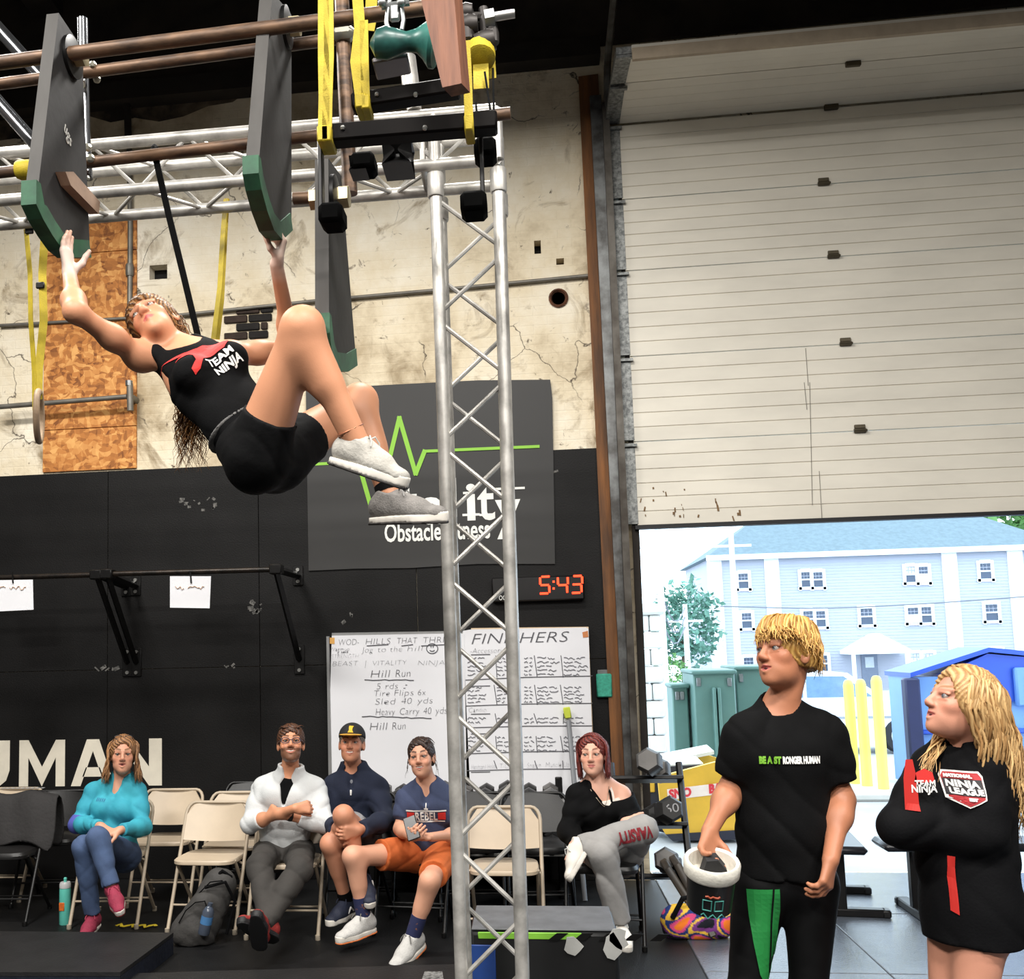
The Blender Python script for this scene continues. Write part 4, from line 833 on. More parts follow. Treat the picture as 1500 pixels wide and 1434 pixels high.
mb.tube([s0+V(-.04, 0, -.005), s0+V(.045, 0, .0)], .01, 8); mb.bevbox(s0+V(0, 0, -.03), (.03, .02, .05), .005); mb.build('shackle', GALV, hd)
for px in (560, 588): MB().ball(P(px, 4, 2.88), .014, 10).build('shackle_nut', GALV, hd)
vs = [P(x, y, 2.55) for x, y in ((612, -20), (664, -20), (676, 122), (648, 128))]
pk_ = MB().add(vs+[v+V(.02, .05, 0) for v in vs], [(0, 1, 2, 3), (7, 6, 5, 4), (0, 4, 5, 1), (1, 5, 6, 2), (2, 6, 7, 3), (3, 7, 4, 0)])
tag(pk_.build('wood_plank', mat('reddish_plank', (132, 84, 60), .65, col2=(92, 56, 40), scale=5, stretch=(6, 6, .5), bump=.1), smooth=False), 'reddish brown wooden plank hanging in front of the teal hold', 'plank')
cp_ = thing('scaffold_clamp', 'dark scaffold clamp with a protruding bright bolt wrapped in yellow webbing', 'clamp', P(700, 70, 2.85)); Yc = 2.85
mb = MB()
for (x, y), (x2, y2), r in (((682, 14), (685, 60), .026), ((674, 20), (692, 19), .03), ((678, 38), (700, 36), .032), ((696, 66), (724, 58), .034), ((708, 12), (712, 58), .016), ((718, 36), (722, 64), .022)): mb.tube([P(x, y, Yc), lerp(P(x, y, Yc), P(x2, y2, Yc), .5), P(x2, y2, Yc)], [r*.85, r, r*.85], 14)
mb.tube([P(676, 26, Yc), P(724, 24, Yc)], .014, 8); mb.build('jaw', mat('cast_iron', (62, 58, 56), .5, .5, var=.3), cp_)
MB().tube([P(712, 27, Yc-.02), P(754, 20, Yc-.02)], .013, 10).build('bolt', BOLT, cp_); MB().lathe([(.026, -.014), (.026, .014)], P(717, 26, Yc-.02), 6, (1, 0, .1)).build('nut', GALV, cp_)
mb = MB().lathe([(.03, -.028), (.045, -.02), (.045, .02), (.035, .028)], P(703, 80, Yc), 16, (0, .5, 1)); strap(mb, [P(704, 84, Yc), P(705, 130, Yc)], .045); strap(mb, [P(720, 80, Yc+.03), P(722, 115, Yc+.03)], .02); mb.build('webbing', YLS, cp_)
mb = strap(MB(), [P(710, 105, Yc-.02), P(718, 160, Yc-.02), P(720, 195, Yc-.02)], .006); strap(mb, [P(697, 150, Yc-.02), P(703, 220, Yc-.02), P(708, 290, Yc-.02)], .006); strap(mb, [P(722, 100, Yc+.02), P(724, 190, Yc+.02)], .006); mb.build('hanging_cord', BKS, cp_)
RPv = tag(MB().tube([P(500, -20, 3.35), P(505, 120, 3.35), P(513, 284, 3.35)], .026, 14).build('rig_pipe', RP), 'upright rusty pipe hanging beside the yellow webbing', 'pipe')
MB().bevbox(P(503, 50, 3.33), (.08, .06, .05), .016).build('pipe_clamp', mat('pale_metal', (1, 1, 1)), RPv)
tag(MB().tube([P(664, -20, 3.6), P(668, 60, 3.6)], .03, 12).build('rig_pipe', RP), 'short rusty pipe high beside the scaffold clamp', 'pipe')
mb = MB().tube([P(607, 162, YT), P(601, 120, YT), P(597, 84, YT)], [.03, .036, .034], 14); tag(mb.build('truss_spigot', AL), 'aluminium spigot above the truss corner', 'truss fitting')
# ================================================================== chairs and things on the floor
BEI = mat('beige_enamel', (196, 178, 154), .38, var=.06, scale=9); BEI2 = mat('beige_tube', (184, 168, 146), .4, var=.08)
BKC = mat('black_enamel', (14, 13, 13), .42, var=.15); BKV = mat('black_vinyl', (22, 21, 21), .42, var=.15, bump=.05, bscale=120); FOOT = mat('rubber_tip', (170, 158, 140), .7)
def make_chair(name, label, fr, sm, bm_, pad):
    t = thing(name, label, 'chair', (0, 0, 0)); r = .0115; hw = .215
    # main frame: front foot up to an arched back top
    side = [V(s * hw, -.20, .012) for s in (-1, 1)]
    def fl(z): return -.20+.36*(z/.78)
    L_ = [V(-hw, fl(z), z) for z in (.012, .2, .44, .62, .70)]; arc = [V(-hw+.055-.055*math.cos(a), fl(.70+.075*math.sin(a)), .70+.075*math.sin(a)) for a in (.4, .8, 1.2, 1.57)]
    R_ = [V(-p.x, p.y, p.z) for p in reversed(L_+arc)]
    MB().tube(L_+arc+R_, r, 10).build('frame', fr, t)
    for s in (-1, 1):
        MB().tube([V(s*.19, .24, .012), V(s*.19, -.12, .445)], r*.95, 10).build('rear_leg', fr, t)
        for q in (V(s*hw, -.20, .0), V(s*.19, .24, .0)): MB().lathe([(.014, 0), (.016, .004), (.015, .03)], q, 10).build('foot_cap', FOOT if fr is BEI2 else BKC, t)
        MB().tube([V(s*hw, fl(.40), .40), V(s*.16, fl(.40)+.01, .425)], .008, 6).build('pivot', fr, t)
    MB().tube([V(-hw, fl(.16), .16), V(hw, fl(.16), .16)], .007, 8).build('stretcher', fr, t); MB().tube([V(-.19, .16, .11), V(.19, .16, .11)], .007, 8).build('stretcher', fr, t)
    # seat pan, rounded
    o = []
    for k in range(24):
        a = 2*math.pi*k/24; c, s = math.cos(a), math.sin(a); e = .45
        o.append((math.copysign(abs(c)**e, c)*.198*(1+.05*(-s if s < 0 else -s)), -.005+math.copysign(abs(s)**e, s)*.195))
    st = MB(); n = 24; rings = [(.96, .425), (1, .43), (1, .448), (.97, .456), (.82, .452), (.4, .448)] if not pad else [(.96, .43), (1, .435), (1.01, .455), (.95, .475), (.7, .484), (.3, .486)]
    vs = [(x*k, -.005+(y+.005)*k, z) for k, z in rings for x, y in o]
    st.add(vs, [tuple(range(n-1, -1, -1)), tuple(range(5*n, 6*n))]+[(i*n+j, i*n+(j+1) % n, (i+1)*n+(j+1) % n, (i+1)*n+j) for i in range(5) for j in range(n)])
    st.build('seat', sm, t)
    # curved backrest panel between the uprights
    vs = []; N_ = 12; th_ = .012 if not pad else .035
    rows = [(.545, 0), (.56, 0), (.70, 0), (.765, 0)]
    for f_ in (0, 1):
        for z, _ in rows:
            for k in range(N_+1):
                u = -1+2*k/N_; ww = hw-.01 if z < .72 else hw-.055; zz = z+(.012*(1-u*u) if z > .72 else (-.012*(1-u*u)*(z < .55)))
                vs.append((u*ww, fl(zz)+.02*(1-u*u)-(th_ if f_ == 0 else 0), zz))
    q = N_+1; fs = []
    for i in range(3):
        for k in range(N_): fs += [(i*q+k, i*q+k+1, (i+1)*q+k+1, (i+1)*q+k), (4*q+i*q+k, 4*q+(i+1)*q+k, 4*q+(i+1)*q+k+1, 4*q+i*q+k+1)]
    for k in range(N_): fs += [(k, 4*q+k, 4*q+k+1, k+1), (3*q+k, 3*q+k+1, 7*q+k+1, 7*q+k)]
    for i in range(3): fs += [(i*q, (i+1)*q, 4*q+(i+1)*q, 4*q+i*q), (i*q+N_, 4*q+i*q+N_, 4*q+(i+1)*q+N_, (i+1)*q+N_)]
    MB().add(vs, fs).build('backrest', bm_, t)
    for ch in t.children:
        for v in ch.data.vertices: v.co.z *= .945
    return t
CH = {}
CH['b'] = make_chair('folding_chair', 'x', BEI2, BEI, BEI, False); CH['k'] = make_chair('folding_chair', 'x', BKC, BKV, BKV, True)
used = {'b': 0, 'k': 0}
def chair(kind, px, py, rz, label, Y=None):
    p = G(px, py, 0); p = V(p.x, p.y+.2, .0)
    if Y is not None: q = P(px, 1200, Y); p = V(q.x, Y, 0)
    group = 'beige folding chairs' if kind == 'b' else 'black folding chairs'
    if used[kind] == 0: r = CH[kind]; r.location = p; r.rotation_euler = (0, 0, rz); r['label'] = label; r['group'] = group
    else: r = dup(CH[kind], p, rz, label, group)
    used[kind] += 1; return r
chair('b', 148, 1361, .05, 'beige folding chair under the woman in the teal top')
chair('b', 296, 1368, -.04, 'empty beige folding chair with a grey backpack leaning on its legs')
chair('b', 412, 1377, .02, 'beige folding chair under the man in glasses')
chair('k', 603, 1372, -.1, 'black folding chair under the man in orange shorts')
chair('k', 525, 1345, 0, 'black folding chair under the man in the cap')
chair('k', -14, 1357, .05, 'black folding chair with a charcoal hoodie over its back')
chair('k', 78, 0, .1, 'empty black folding chair behind the teal bottle', 7.0)
chair('b', 8, 0, 0, 'beige folding chair behind the hoodie chair', 7.15)
chair('b', 245, 0, .02, 'beige folding chair standing behind the empty front chair and the woman in teal', 7.02)
chair('b', 346, 0, .02, 'beige folding chair standing behind the man in glasses', 6.86)
chair('k', 366, 0, .0, 'black folding chair against the wall behind the man in glasses', 7.38)
chair('b', 737, 0, .0, 'beige folding chair seen through the truss lattice', 6.15)
chair('k', 784, 0, .05, 'black folding chair between the truss column and the red-haired woman', 6.72)
chair('k', 692, 0, .05, 'black folding chair directly behind the truss column', 6.75)
chair('k', 893, 1392, -.12, 'black folding chair under the red-haired woman')
# hoodie over the chair back
def sheet(name, pts_rows, m, par, th=.012):
    """thick draped cloth from rows of points"""
    r, c = len(pts_rows), len(pts_rows[0]); vs = [p for row in pts_rows for p in row]; mb = MB()
    mb.add(vs, [(i*c+j, i*c+j+1, (i+1)*c+j+1, (i+1)*c+j) for i in range(r-1) for j in range(c-1)])
    o = mb.build(name, m, par); md = o.modifiers.new('s', 'SOLIDIFY'); md.thickness = th; md2 = o.modifiers.new('ss', 'SUBSURF'); md2.levels = 1; md2.render_levels = 1; return o
HOO = mat('charcoal_fleece', (44, 42, 42), .85, var=.2, scale=9, bump=.25, bscale=40)
hc = bpy.data.objects['folding_chair.001'] if False else None
hq = [o for o in bpy.data.objects if o.get('label', '').startswith('black folding chair with a charcoal')][0].location
hd_ = thing('hoodie', 'charcoal hoodie draped over a black folding chair back', 'hoodie', hq+V(0, 0, .3)); rows = []
for (dy, z, sl) in ((.24, .42, 0), (.25, .62, .0), (.22, .79, .0), (.13, .80, .0), (.075, .70, .02), (.04, .56, .03), (.01, .47, .0)):
    rows.append([hq+V(-.28+.07*k+sl*math.sin(k), dy+.014*math.sin(k*1.9+z*9), z+.02*math.sin(k*1.3+1)-(.06 if k > 7 and dy < .1 else 0)) for k in range(9)])
sheet('cloth', rows, HOO, hd_); rows = []
mb = MB()
for k in range(9): mb.bevbox(hq+V(-.12+.035*k, .165, .815), (.022, .03, .004), .001)
mb.build('print', mat('grey_print', (150, 150, 152), .7), hd_)
# bottle
bt = thing('water_bottle', 'teal steel water bottle with an orange sticker beside a black chair leg', 'bottle', G(91, 1356, 0)); c = V(*G(91, 1356, 0)); c.y += .04
MB().lathe([(.034, 0), (.036, .004), (.036, .215), (.034, .225)], c, 20).build('body', mat('teal_bottle', (98, 196, 180), .35, var=.05), bt)
MB().lathe([(.036, .226), (.036, .25), (.03, .262)], c, 20).build('lid', mat('clear_lid', (190, 190, 190), .3), bt); MB().lathe([(.009, .262), (.011, .285), (.006, .29)], c, 12).build('spout', mat('teal_bottle', (1, 1, 1)), bt)
MB().bevbox(c+V(-.006, -.036, .115), (.036, .006, .052), .012).build('sticker', mat('orange_sticker', (222, 112, 44), .5, var=.3, scale=60), bt)
# SDF-made soft goods come later; crash mats
MATM = mat('black_vinyl_mat', (32, 32, 33), .5, var=.3, scale=5, bump=.15, bscale=60); MATS = mat('mat_side_blue_black', (34, 38, 50), .35, var=.3, scale=9, bump=.2)
zm_ = .12
def crash_mat(lb, pts, z):
    f = [G(x, y, z) for x, y in pts]; n = len(f); t = thing('crash_mat', lb, 'crash mat', V(f[0].x, f[0].y, 0))
    MB().add(f+[V(p.x, p.y, z-.02) for p in f], [tuple(range(n)), tuple(range(2*n-1, n-1, -1))]+[(i, (i+1) % n, n+(i+1) % n, n+i) for i in range(n)]).build('cover', MATM, t, smooth=False)
    s_ = MB(); s_.add([V(p.x, p.y, z-.022) for p in f]+[V(p.x, p.y, .001) for p in f], [tuple(range(n-1, -1, -1)), tuple(range(n, 2*n))]+[(i, n+i, n+(i+1) % n, (i+1) % n) for i in range(n)]); s_.build('side', MATS, t, smooth=False)
    return f
c0 = G(254, 1366, zm_); YM0 = c0.y
xl_ = c0.x
crash_mat('long black vinyl crash mat in front of the seated woman', [(-260, 1362), (254, 1366), (176, 1424), (-320, 1424)], zm_)
crash_mat('low black vinyl crash mat across the foreground before the spectators', [(178, 1426), (668, 1412), (700, 1500), (60, 1520)], .05)
# block behind the truss column with green stripe
bk = thing('foam_block', 'black padded block with grey top, lime stripe and torn corner', 'padded block', G(800, 1430, 0))
zt2 = .43; A_ = [G(x, y, zt2) for x, y in ((687, 1363), (905, 1363), (893, 1326), (690, 1327))]
A_[3].x = A_[0].x; A_[2].x = A_[1].x; A_[1].y = A_[0].y; A_[2].y = A_[3].y
lo = V(A_[0].x, A_[0].y, 0); hi = V(A_[1].x, A_[2].y, zt2)
MB().bevbox((lo+hi)/2, (hi.x-lo.x, hi.y-lo.y, hi.z), .02).build('body', mat('block_black', (16, 16, 17), .45, var=.2), bk)
MB().bevbox(((lo.x+hi.x)/2, (lo.y+hi.y)/2, zt2+.002), (hi.x-lo.x-.02, hi.y-lo.y-.02, .008), .003).build('top_panel', mat('block_top_grey', (98, 100, 104), .5, var=.3, scale=9), bk)
MB().bevbox(((lo.x+hi.x)/2-.06, lo.y-.002, zt2-.02), (hi.x-lo.x-.2, .008, .03), .003).build('lime_stripe', mat('block_lime', (128, 190, 60), .5), bk)
for k in range(5): MB().prism([(0, 0), (.05, 0), (.09, .03), (.04, .03)], ((lo.x+.35+.11*k, lo.y-.008, zt2-.035), (1, 0, 0), (0, 0, 1), (0, -1, 0)), 0, .002).build('stripe_chevron', BST, bk, smooth=False)
MB().bevbox((lo.x+.06, lo.y-.004, zt2*.45), (.11, .008, zt2*.82), .003).build('blue_panel', mat('block_blue', (26, 62, 130), .5, var=.2), bk)
for x, z, s_ in ((hi.x-.20, zt2-.06, .05), (hi.x-.03, zt2-.06, .06), (hi.x+.0, zt2-.02, .05)):
    MB().prism([(math.cos(a)*s_*random.uniform(.5, 1.1), math.sin(a)*s_*random.uniform(.6, 1.1)) for a in [k*.7 for k in range(9)]], ((x, lo.y-.008, z), (1, 0, 0), (0, 0, 1), (0, -1, 0)), 0, .006).build('torn_patch', mat('torn_foam', (176, 176, 172), .8, var=.2), bk, smooth=False)
# dumbbells
HEX = mat('black_rubber_hex', (34, 33, 33), .5, var=.25); HG = mat('grey_iron', (108, 106, 104), .45, .5, var=.3)
def dumbbell(c, axis, r, L_, label, m=HEX, face=None, group=None):
    A = Vector(axis).normalized(); t = thing('dumbbell', label, 'dumbbell', c-V(0, 0, r*.87), group)
    for s in (-1, 1): MB().lathe([(r*.78, -.5*L_*.62), (r, -.36*L_*.62), (r, .36*L_*.62), (r*.78, .5*L_*.62)], c+A*(s*L_*.62), 6, A).build('head', m, t)
    MB().tube([c-A*L_*.45, c+A*L_*.45], r*.26, 10).build('handle', GALV, t)
    if face: text(face[0], r*.9, c-A*(L_*.62+L_*.31+.002) if A.y > 0 else c+A*(L_*.62+L_*.31+.002), face[1], face[2], mat('grey_print', (150, 150, 152)), t, width=r*1.0, name='number')
    return t
rk = thing('dumbbell_rack', 'black steel dumbbell rack in front of the whiteboards', 'rack', P(690, 1290, 7.3)); xa2, xb2 = P(540, 1160, 7.32).x, P(826, 1160, 7.32).x
for z in (.30, .62): MB().bevbox(((xa2+xb2)/2, 7.34, z-.02), (xb2-xa2, .34, .025), .005).build('shelf', mat('pale_shelf', (150, 148, 144), .5, .3), rk)
for x in (xa2+.03, (xa2+xb2)/2, xb2-.03):
    MB().bevbox((x, 7.47, .38), (.05, .05, .76), .006).build('upright', BST, rk); MB().bevbox((x, 7.34, .02), (.05, .42, .04), .006).build('foot', BST, rk)
k = 0; x = xa2+.08
while x < xb2-.06:
    r = .062 if k % 3 else .072
    dumbbell(V(x, 7.33, .607+r*.87), (0, 1, 0), r, .2, 'black hex dumbbell lying on the upper shelf of the rack', HEX if k % 4 else HG, group='dumbbells on the upper shelf')
    dumbbell(V(x, 7.33, .287+r*.87), (0, 1, 0), r, .2, 'black hex dumbbell lying on the lower shelf of the rack', group='dumbbells on the lower shelf')
    x += .150; k += 1
for px, py, Y, r, lb, m_ in ((955, 1178, 6.85, .075, 'grey iron dumbbell stacked high behind the red-haired woman', HG),):
    pass
r2 = thing('dumbbell_stand', 'low slanted steel stand with heavy dumbbells behind the red-haired woman', 'stand', G(975, 1330, 0)); sb = V(P(968, 1290, 6.9).x, 6.9, 0)
for z, dy in ((.22, -.1), (.52, .0), (.80, .1)): MB().bevbox(sb+V(-.05, dy, z), (.46, .16, .025), .004, Matrix.Rotation(-.3, 3, 'X')).build('shelf', BST, r2)
for s in (-1, 1): MB().tube([sb+V(-.05+s*.22, -.22, .0), sb+V(-.05+s*.22, .16, .9)], .022, 6).build('upright', BST, r2)
dumbbell(sb+V(.02, -.03, .60), (-.2, 1, -.3), .085, .24, 'heavy hex dumbbell marked 60 on the slanted stand', HEX, ('60', (1, .1, .1), (-.1, .2, 1)))
dumbbell(sb+V(-.0, .07, .89), (.3, 1, -.3), .085, .24, 'grey iron dumbbell on the top shelf of the slanted stand', HG)
dumbbell(sb+V(.04, -.13, .31), (.2, 1, -.3), .08, .24, 'grey iron dumbbell on the bottom shelf of the slanted stand', HG)
# leaning black steps
for i, (pa, pb, lb) in enumerate((((972, 1262), (1010, 1322), 'black slab leaning beside the colourful bag, nearer the dumbbells'), ((986, 1256), (1014, 1312), 'black slab leaning beside the colourful bag, nearer the bucket'))):
    a, b_ = P(*pa, 6.5), P(*pb, 6.4); b_.z = max(b_.z, .03); d = b_-a; d = d.normalized(); b_ = a+d*((.03-a.z)/d.z); up = d.cross(V(0, 1, 0)).normalized(); R = Matrix((d, V(0, 1, 0), up)).transposed()
    tag(MB().bevbox((a+b_)/2, ((b_-a).length, .34, .045), .008, R).build('step_slab', mat('slab_black', (40, 38, 36), .45, col2=(58, 48, 36), scale=4)), lb, 'slab')
# benches
def bench(lb, x0, x1, Y, turn=None):
    t = thing('flat_bench', lb, 'bench', V((x0+x1)/2, Y, 0))
    MB().bevbox(((x0+x1)/2, Y, .425), (x1-x0, .28, .05), .02).build('pad', mat('bench_vinyl', (24, 24, 30), .35, var=.1), t)
    for x in (x0+.2, x1-.2):
        MB().bevbox((x, Y, .21), (.06, .06, .40), .006).build('post', BST, t); MB().bevbox((x, Y, .025), (.07, .5, .05), .008).build('foot_bar', BST, t)
        for s in (-1, 1): MB().bevbox((x, Y+s*.25, .025), (.085, .05, .05), .01).build('foot_cap', BKC, t)
    if turn: t.rotation_euler = (0, 0, turn)
    return t
b0 = G(1336, 1352, 0); bench('black flat bench behind the blonde woman', P(1290, 1260, 6.75).x, P(1290, 1260, 6.75).x+1.15, 6.78)
bench('black flat bench behind the blond youth', P(1214, 1250, 7.1).x-.5, P(1214, 1250, 7.1).x+.5, 7.05, 1.45)
# yellow strap on the floor
mb = MB(); f0 = G(170, 1356, .012); strap(mb, [f0+V(.02*k, .03*math.sin(k*1.7), .004*(k % 2)) for k in range(14)], .022, nv=ZW); tag(mb.build('loose_strap', YLS, smooth=False), 'loose yellow strap lying under the woman in teal', 'strap')
quad = [G(x, y, .052) for x, y in ((622, 1424), (648, 1424), (650, 1436), (618, 1436))]
tag(MB().add(quad+[q+V(0, 0, .004) for q in quad], [(3, 2, 1, 0), (4, 5, 6, 7), (0, 1, 5, 4), (1, 2, 6, 5), (2, 3, 7, 6), (3, 0, 4, 7)]).build('mat_label', mat('mat_label_grey', (150, 150, 148), .6, col2=(60, 60, 60), scale=40), smooth=False), 'small grey printed label on the low foreground mat', 'label')
# ================================================================== soft bodies: distance fields meshed with surface nets
A3 = lambda v: np.array(tuple(v), dtype=np.float32)
def unit(v): v = np.asarray(v, dtype=np.float64); return v/max(1e-9, np.linalg.norm(v))
class Field:
    def __init__(s): s.p = []; s.wr = None
    def cap(s, a, b, ra, rb, k=.02, t0=None, t1=None, ax=None, sq=1.0, sub=False):
        s.p.append(('c', A3(a), A3(b), ra, rb, k, t0, t1, None if ax is None else A3(unit(ax)), sq, sub)); return s
    def ell(s, c, r, R=None, k=.03, sub=False):
        s.p.append(('e', A3(c), np.array(r, dtype=np.float32), None if R is None else np.array(R, dtype=np.float32), k, sub)); return s
    def half(s, o, n, rad=9.): s.p.append(('h', A3(o), A3(unit(n)), rad)); return s
    def bb(s, q, m=.0):
        if q[0] == 'c':
            r = max(q[3], q[4])*max(1, q[9])+q[5]+m; return np.minimum(q[1], q[2])-r, np.maximum(q[1], q[2])+r
        if q[0] == 'e': r = q[2].max()+q[4]+m; return q[1]-r, q[1]+r
        return q[1]-q[3], q[1]+q[3]
    @staticmethod
    def dist(q, X, Y, Z):
        if q[0] == 'c':
            a, b = q[1], q[2]; d = b-a; L = float(np.sqrt(d@d))+1e-6; x, y, z = X-a[0], Y-a[1], Z-a[2]
            t = (x*d[0]+y*d[1]+z*d[2])/(L*L); tc = np.clip(t, 0, 1); r = q[3]+(q[4]-q[3])*tc
            x = x-d[0]*tc; y = y-d[1]*tc; z = z-d[2]*tc; s2 = x*x+y*y+z*z
            if q[8] is not None:
                u = x*q[8][0]+y*q[8][1]+z*q[8][2]; s2 = s2+u*u*(1/(q[9]*q[9])-1)
            D = np.sqrt(np.maximum(s2, 1e-12))-r
            if q[6] is not None: D = np.maximum(D, (q[6]-t)*L)
            if q[7] is not None: D = np.maximum(D, (t-q[7])*L)
            return D
        if q[0] == 'e':
            x, y, z = X-q[1][0], Y-q[1][1], Z-q[1][2]; r = q[2]
            if q[3] is not None:
                R = q[3]; x, y, z = (x*R[0][i]+y*R[1][i]+z*R[2][i] for i in range(3))
            k0 = np.sqrt((x/r[0])**2+(y/r[1])**2+(z/r[2])**2+1e-12); k1 = np.sqrt((x/r[0]**2)**2+(y/r[1]**2)**2+(z/r[2]**2)**2+1e-12)
            return k0*(k0-1)/k1
        return (X-q[1][0])*q[2][0]+(Y-q[1][1])*q[2][1]+(Z-q[1][2])*q[2][2]
    def comb(s, F, d, q):
        if q[0] == 'h': return np.maximum(F, d)
        k = q[5] if q[0] == 'c' else q[4]; sub = q[-1]
        if sub: d = -d; h = np.maximum(k-np.abs(F-d), 0)/k; return np.maximum(F, d)+h*h*k*.25
        h = np.maximum(k-np.abs(F-d), 0)/k; return np.minimum(F, d)-h*h*k*.25
    def pts(s, Pn):
        F = np.full(len(Pn), 1.0, dtype=np.float32)
        for q in s.p: F = s.comb(F, s.dist(q, Pn[:, 0], Pn[:, 1], Pn[:, 2]), q)
        return F if s.wr is None else F+s.wr(Pn[:, 0], Pn[:, 1], Pn[:, 2])
    def bounds(s):
        lo, hi = np.full(3, 9e9), np.full(3, -9e9)
        for q in s.p:
            if q[0] == 'h' or q[-1]: continue
            a, b = s.bb(q); lo = np.minimum(lo, a); hi = np.maximum(hi, b)
        return lo, hi
    def grid(s, lo, hi, h):
        n = np.maximum(4, np.ceil((hi-lo)/h).astype(int)+1); ax = [(lo[i]+h*np.arange(n[i])).astype(np.float32) for i in range(3)]
        F = np.full(tuple(n), .5, dtype=np.float32)
        for q in s.p:
            a, b = s.bb(q, 2.5*h); i0 = np.clip(np.floor((a-lo)/h).astype(int), 0, n); i1 = np.clip(np.ceil((b-lo)/h).astype(int)+1, 0, n)
            if (i1 <= i0).any(): continue
            sl = tuple(slice(i0[i], i1[i]) for i in range(3))
            X, Y, Z = ax[0][sl[0], None, None], ax[1][None, sl[1], None], ax[2][None, None, sl[2]]
            F[sl] = s.comb(F[sl], s.dist(q, X, Y, Z), q)
        if s.wr is not None: F += s.wr(ax[0][:, None, None], ax[1][None, :, None], ax[2][None, None, :])
        return F
def nets(F, lo, h):
    n = F.shape; S_ = F < 0
    c = [S_[i:n[0]-1+i, j:n[1]-1+j, k:n[2]-1+k] for i in (0, 1) for j in (0, 1) for k in (0, 1)]
    cnt = sum(x.astype(np.int8) for x in c); act = (cnt > 0) & (cnt < 8); I = np.argwhere(act)
    if len(I) == 0: return np.zeros((0, 3)), np.zeros((0, 4), int)
    idx = np.full(act.shape, -1, dtype=np.int32); idx[act] = np.arange(len(I))
    acc = np.zeros((len(I), 3)); w = np.zeros(len(I)); i, j, k = I.T
    for ax in range(3):
        o1, o2 = [a for a in range(3) if a != ax]
        for u in (0, 1):
            for v in (0, 1):
                off = np.zeros(3, int); off[o1] = u; off[o2] = v; e = off.copy(); e[ax] = 1
                f0 = F[i+off[0], j+off[1], k+off[2]]; f1 = F[i+e[0], j+e[1], k+e[2]]; m_ = (f0 < 0) != (f1 < 0)
                t = np.where(m_, f0/np.where(m_, f0-f1, 1), 0); p = np.tile(off.astype(float), (len(I), 1)); p[:, ax] = t
                acc[m_] += p[m_]; w[m_] += 1
    Vt = lo+h*(I+acc/w[:, None]); faces = []
    for ax in range(3):
        o1, o2 = (ax+1) % 3, (ax+2) % 3; sl0 = [slice(None)]*3; sl1 = [slice(None)]*3; sl0[ax] = slice(0, -1); sl1[ax] = slice(1, None)
        for o in (o1, o2): sl0[o] = slice(1, -1); sl1[o] = slice(1, -1)
        a, b = S_[tuple(sl0)], S_[tuple(sl1)]; E = np.argwhere(a != b)
        if len(E) == 0: continue
        flip = a[tuple(E.T)]; base = E.copy(); base[:, o1] += 1; base[:, o2] += 1
        def g(d1, d2): q = base.copy(); q[:, o1] -= d1; q[:, o2] -= d2; return idx[q[:, 0], q[:, 1], q[:, 2]]
        Q = np.stack([g(1, 1), g(0, 1), g(0, 0), g(1, 0)], 1); Q[~flip] = Q[~flip][:, ::-1]; faces.append(Q)
    return Vt, np.concatenate(faces)
def field_mesh(name, fd, h, zones=(), colf=None, smooth_it=1):
    """zones: (centre, radius, fine h): spheres re-meshed finely, so a face and fingers keep their shape"""
    lo, hi = fd.bounds(); lo = lo-3*h; hi = hi+3*h; Vs, Fs, off = [], [], 0
    def take(Vt, Q, keep):
        nonlocal off
        Q = Q[keep]; u, inv = np.unique(Q, return_inverse=True); Vs.append(Vt[u]); Fs.append(inv.reshape(Q.shape)+off); off += len(u)
    Vt, Q = nets(fd.grid(lo, hi, h), lo, h); cen = Vt[Q].mean(1); keep = np.ones(len(Q), bool)
    for c, r, hz in zones: keep &= (np.linalg.norm(cen-A3(c), axis=1) > r-h*.3)
    take(Vt, Q, keep); done = []
    for c, r, hz in zones:
        c = A3(c).astype(float); l2 = c-r-4*hz; Vt, Q = nets(fd.grid(l2, c+r+4*hz, hz), l2, hz)
        if len(Q) == 0: continue
        cen = Vt[Q].mean(1); kp = np.linalg.norm(cen-c, axis=1) < r+h*.35
        for c2, r2 in done: kp &= np.linalg.norm(cen-c2, axis=1) > r2
        take(Vt, Q, kp); done.append((c, r))
    Vt = np.concatenate(Vs); Q = np.concatenate(Fs)
    me = bpy.data.meshes.new(name); me.vertices.add(len(Vt)); me.vertices.foreach_set('co', Vt.astype(np.float32).ravel())
    me.loops.add(len(Q)*4); me.loops.foreach_set('vertex_index', Q.astype(np.int32).ravel()); me.polygons.add(len(Q))
    me.polygons.foreach_set('loop_start', np.arange(0, len(Q)*4, 4, dtype=np.int32)); me.update(calc_edges=True)
    if colf is not None: set_col(me, colf(Vt))
    return me
def set_col(me, c):
    a = me.color_attributes.new('Col', 'FLOAT_COLOR', 'POINT'); c = np.concatenate([c, np.ones((len(c), 1))], 1) if c.shape[1] == 3 else c
    a.data.foreach_set('color', c.astype(np.float32).ravel())
def soft(name, fd, h, m, par, zones=(), colf=None, label=None):
    me = field_mesh(name, fd, h, zones, colf); o = obj(name, me, m, par, smooth=False, label=label)
    me.polygons.foreach_set('use_smooth', [True]*len(me.polygons)); return o
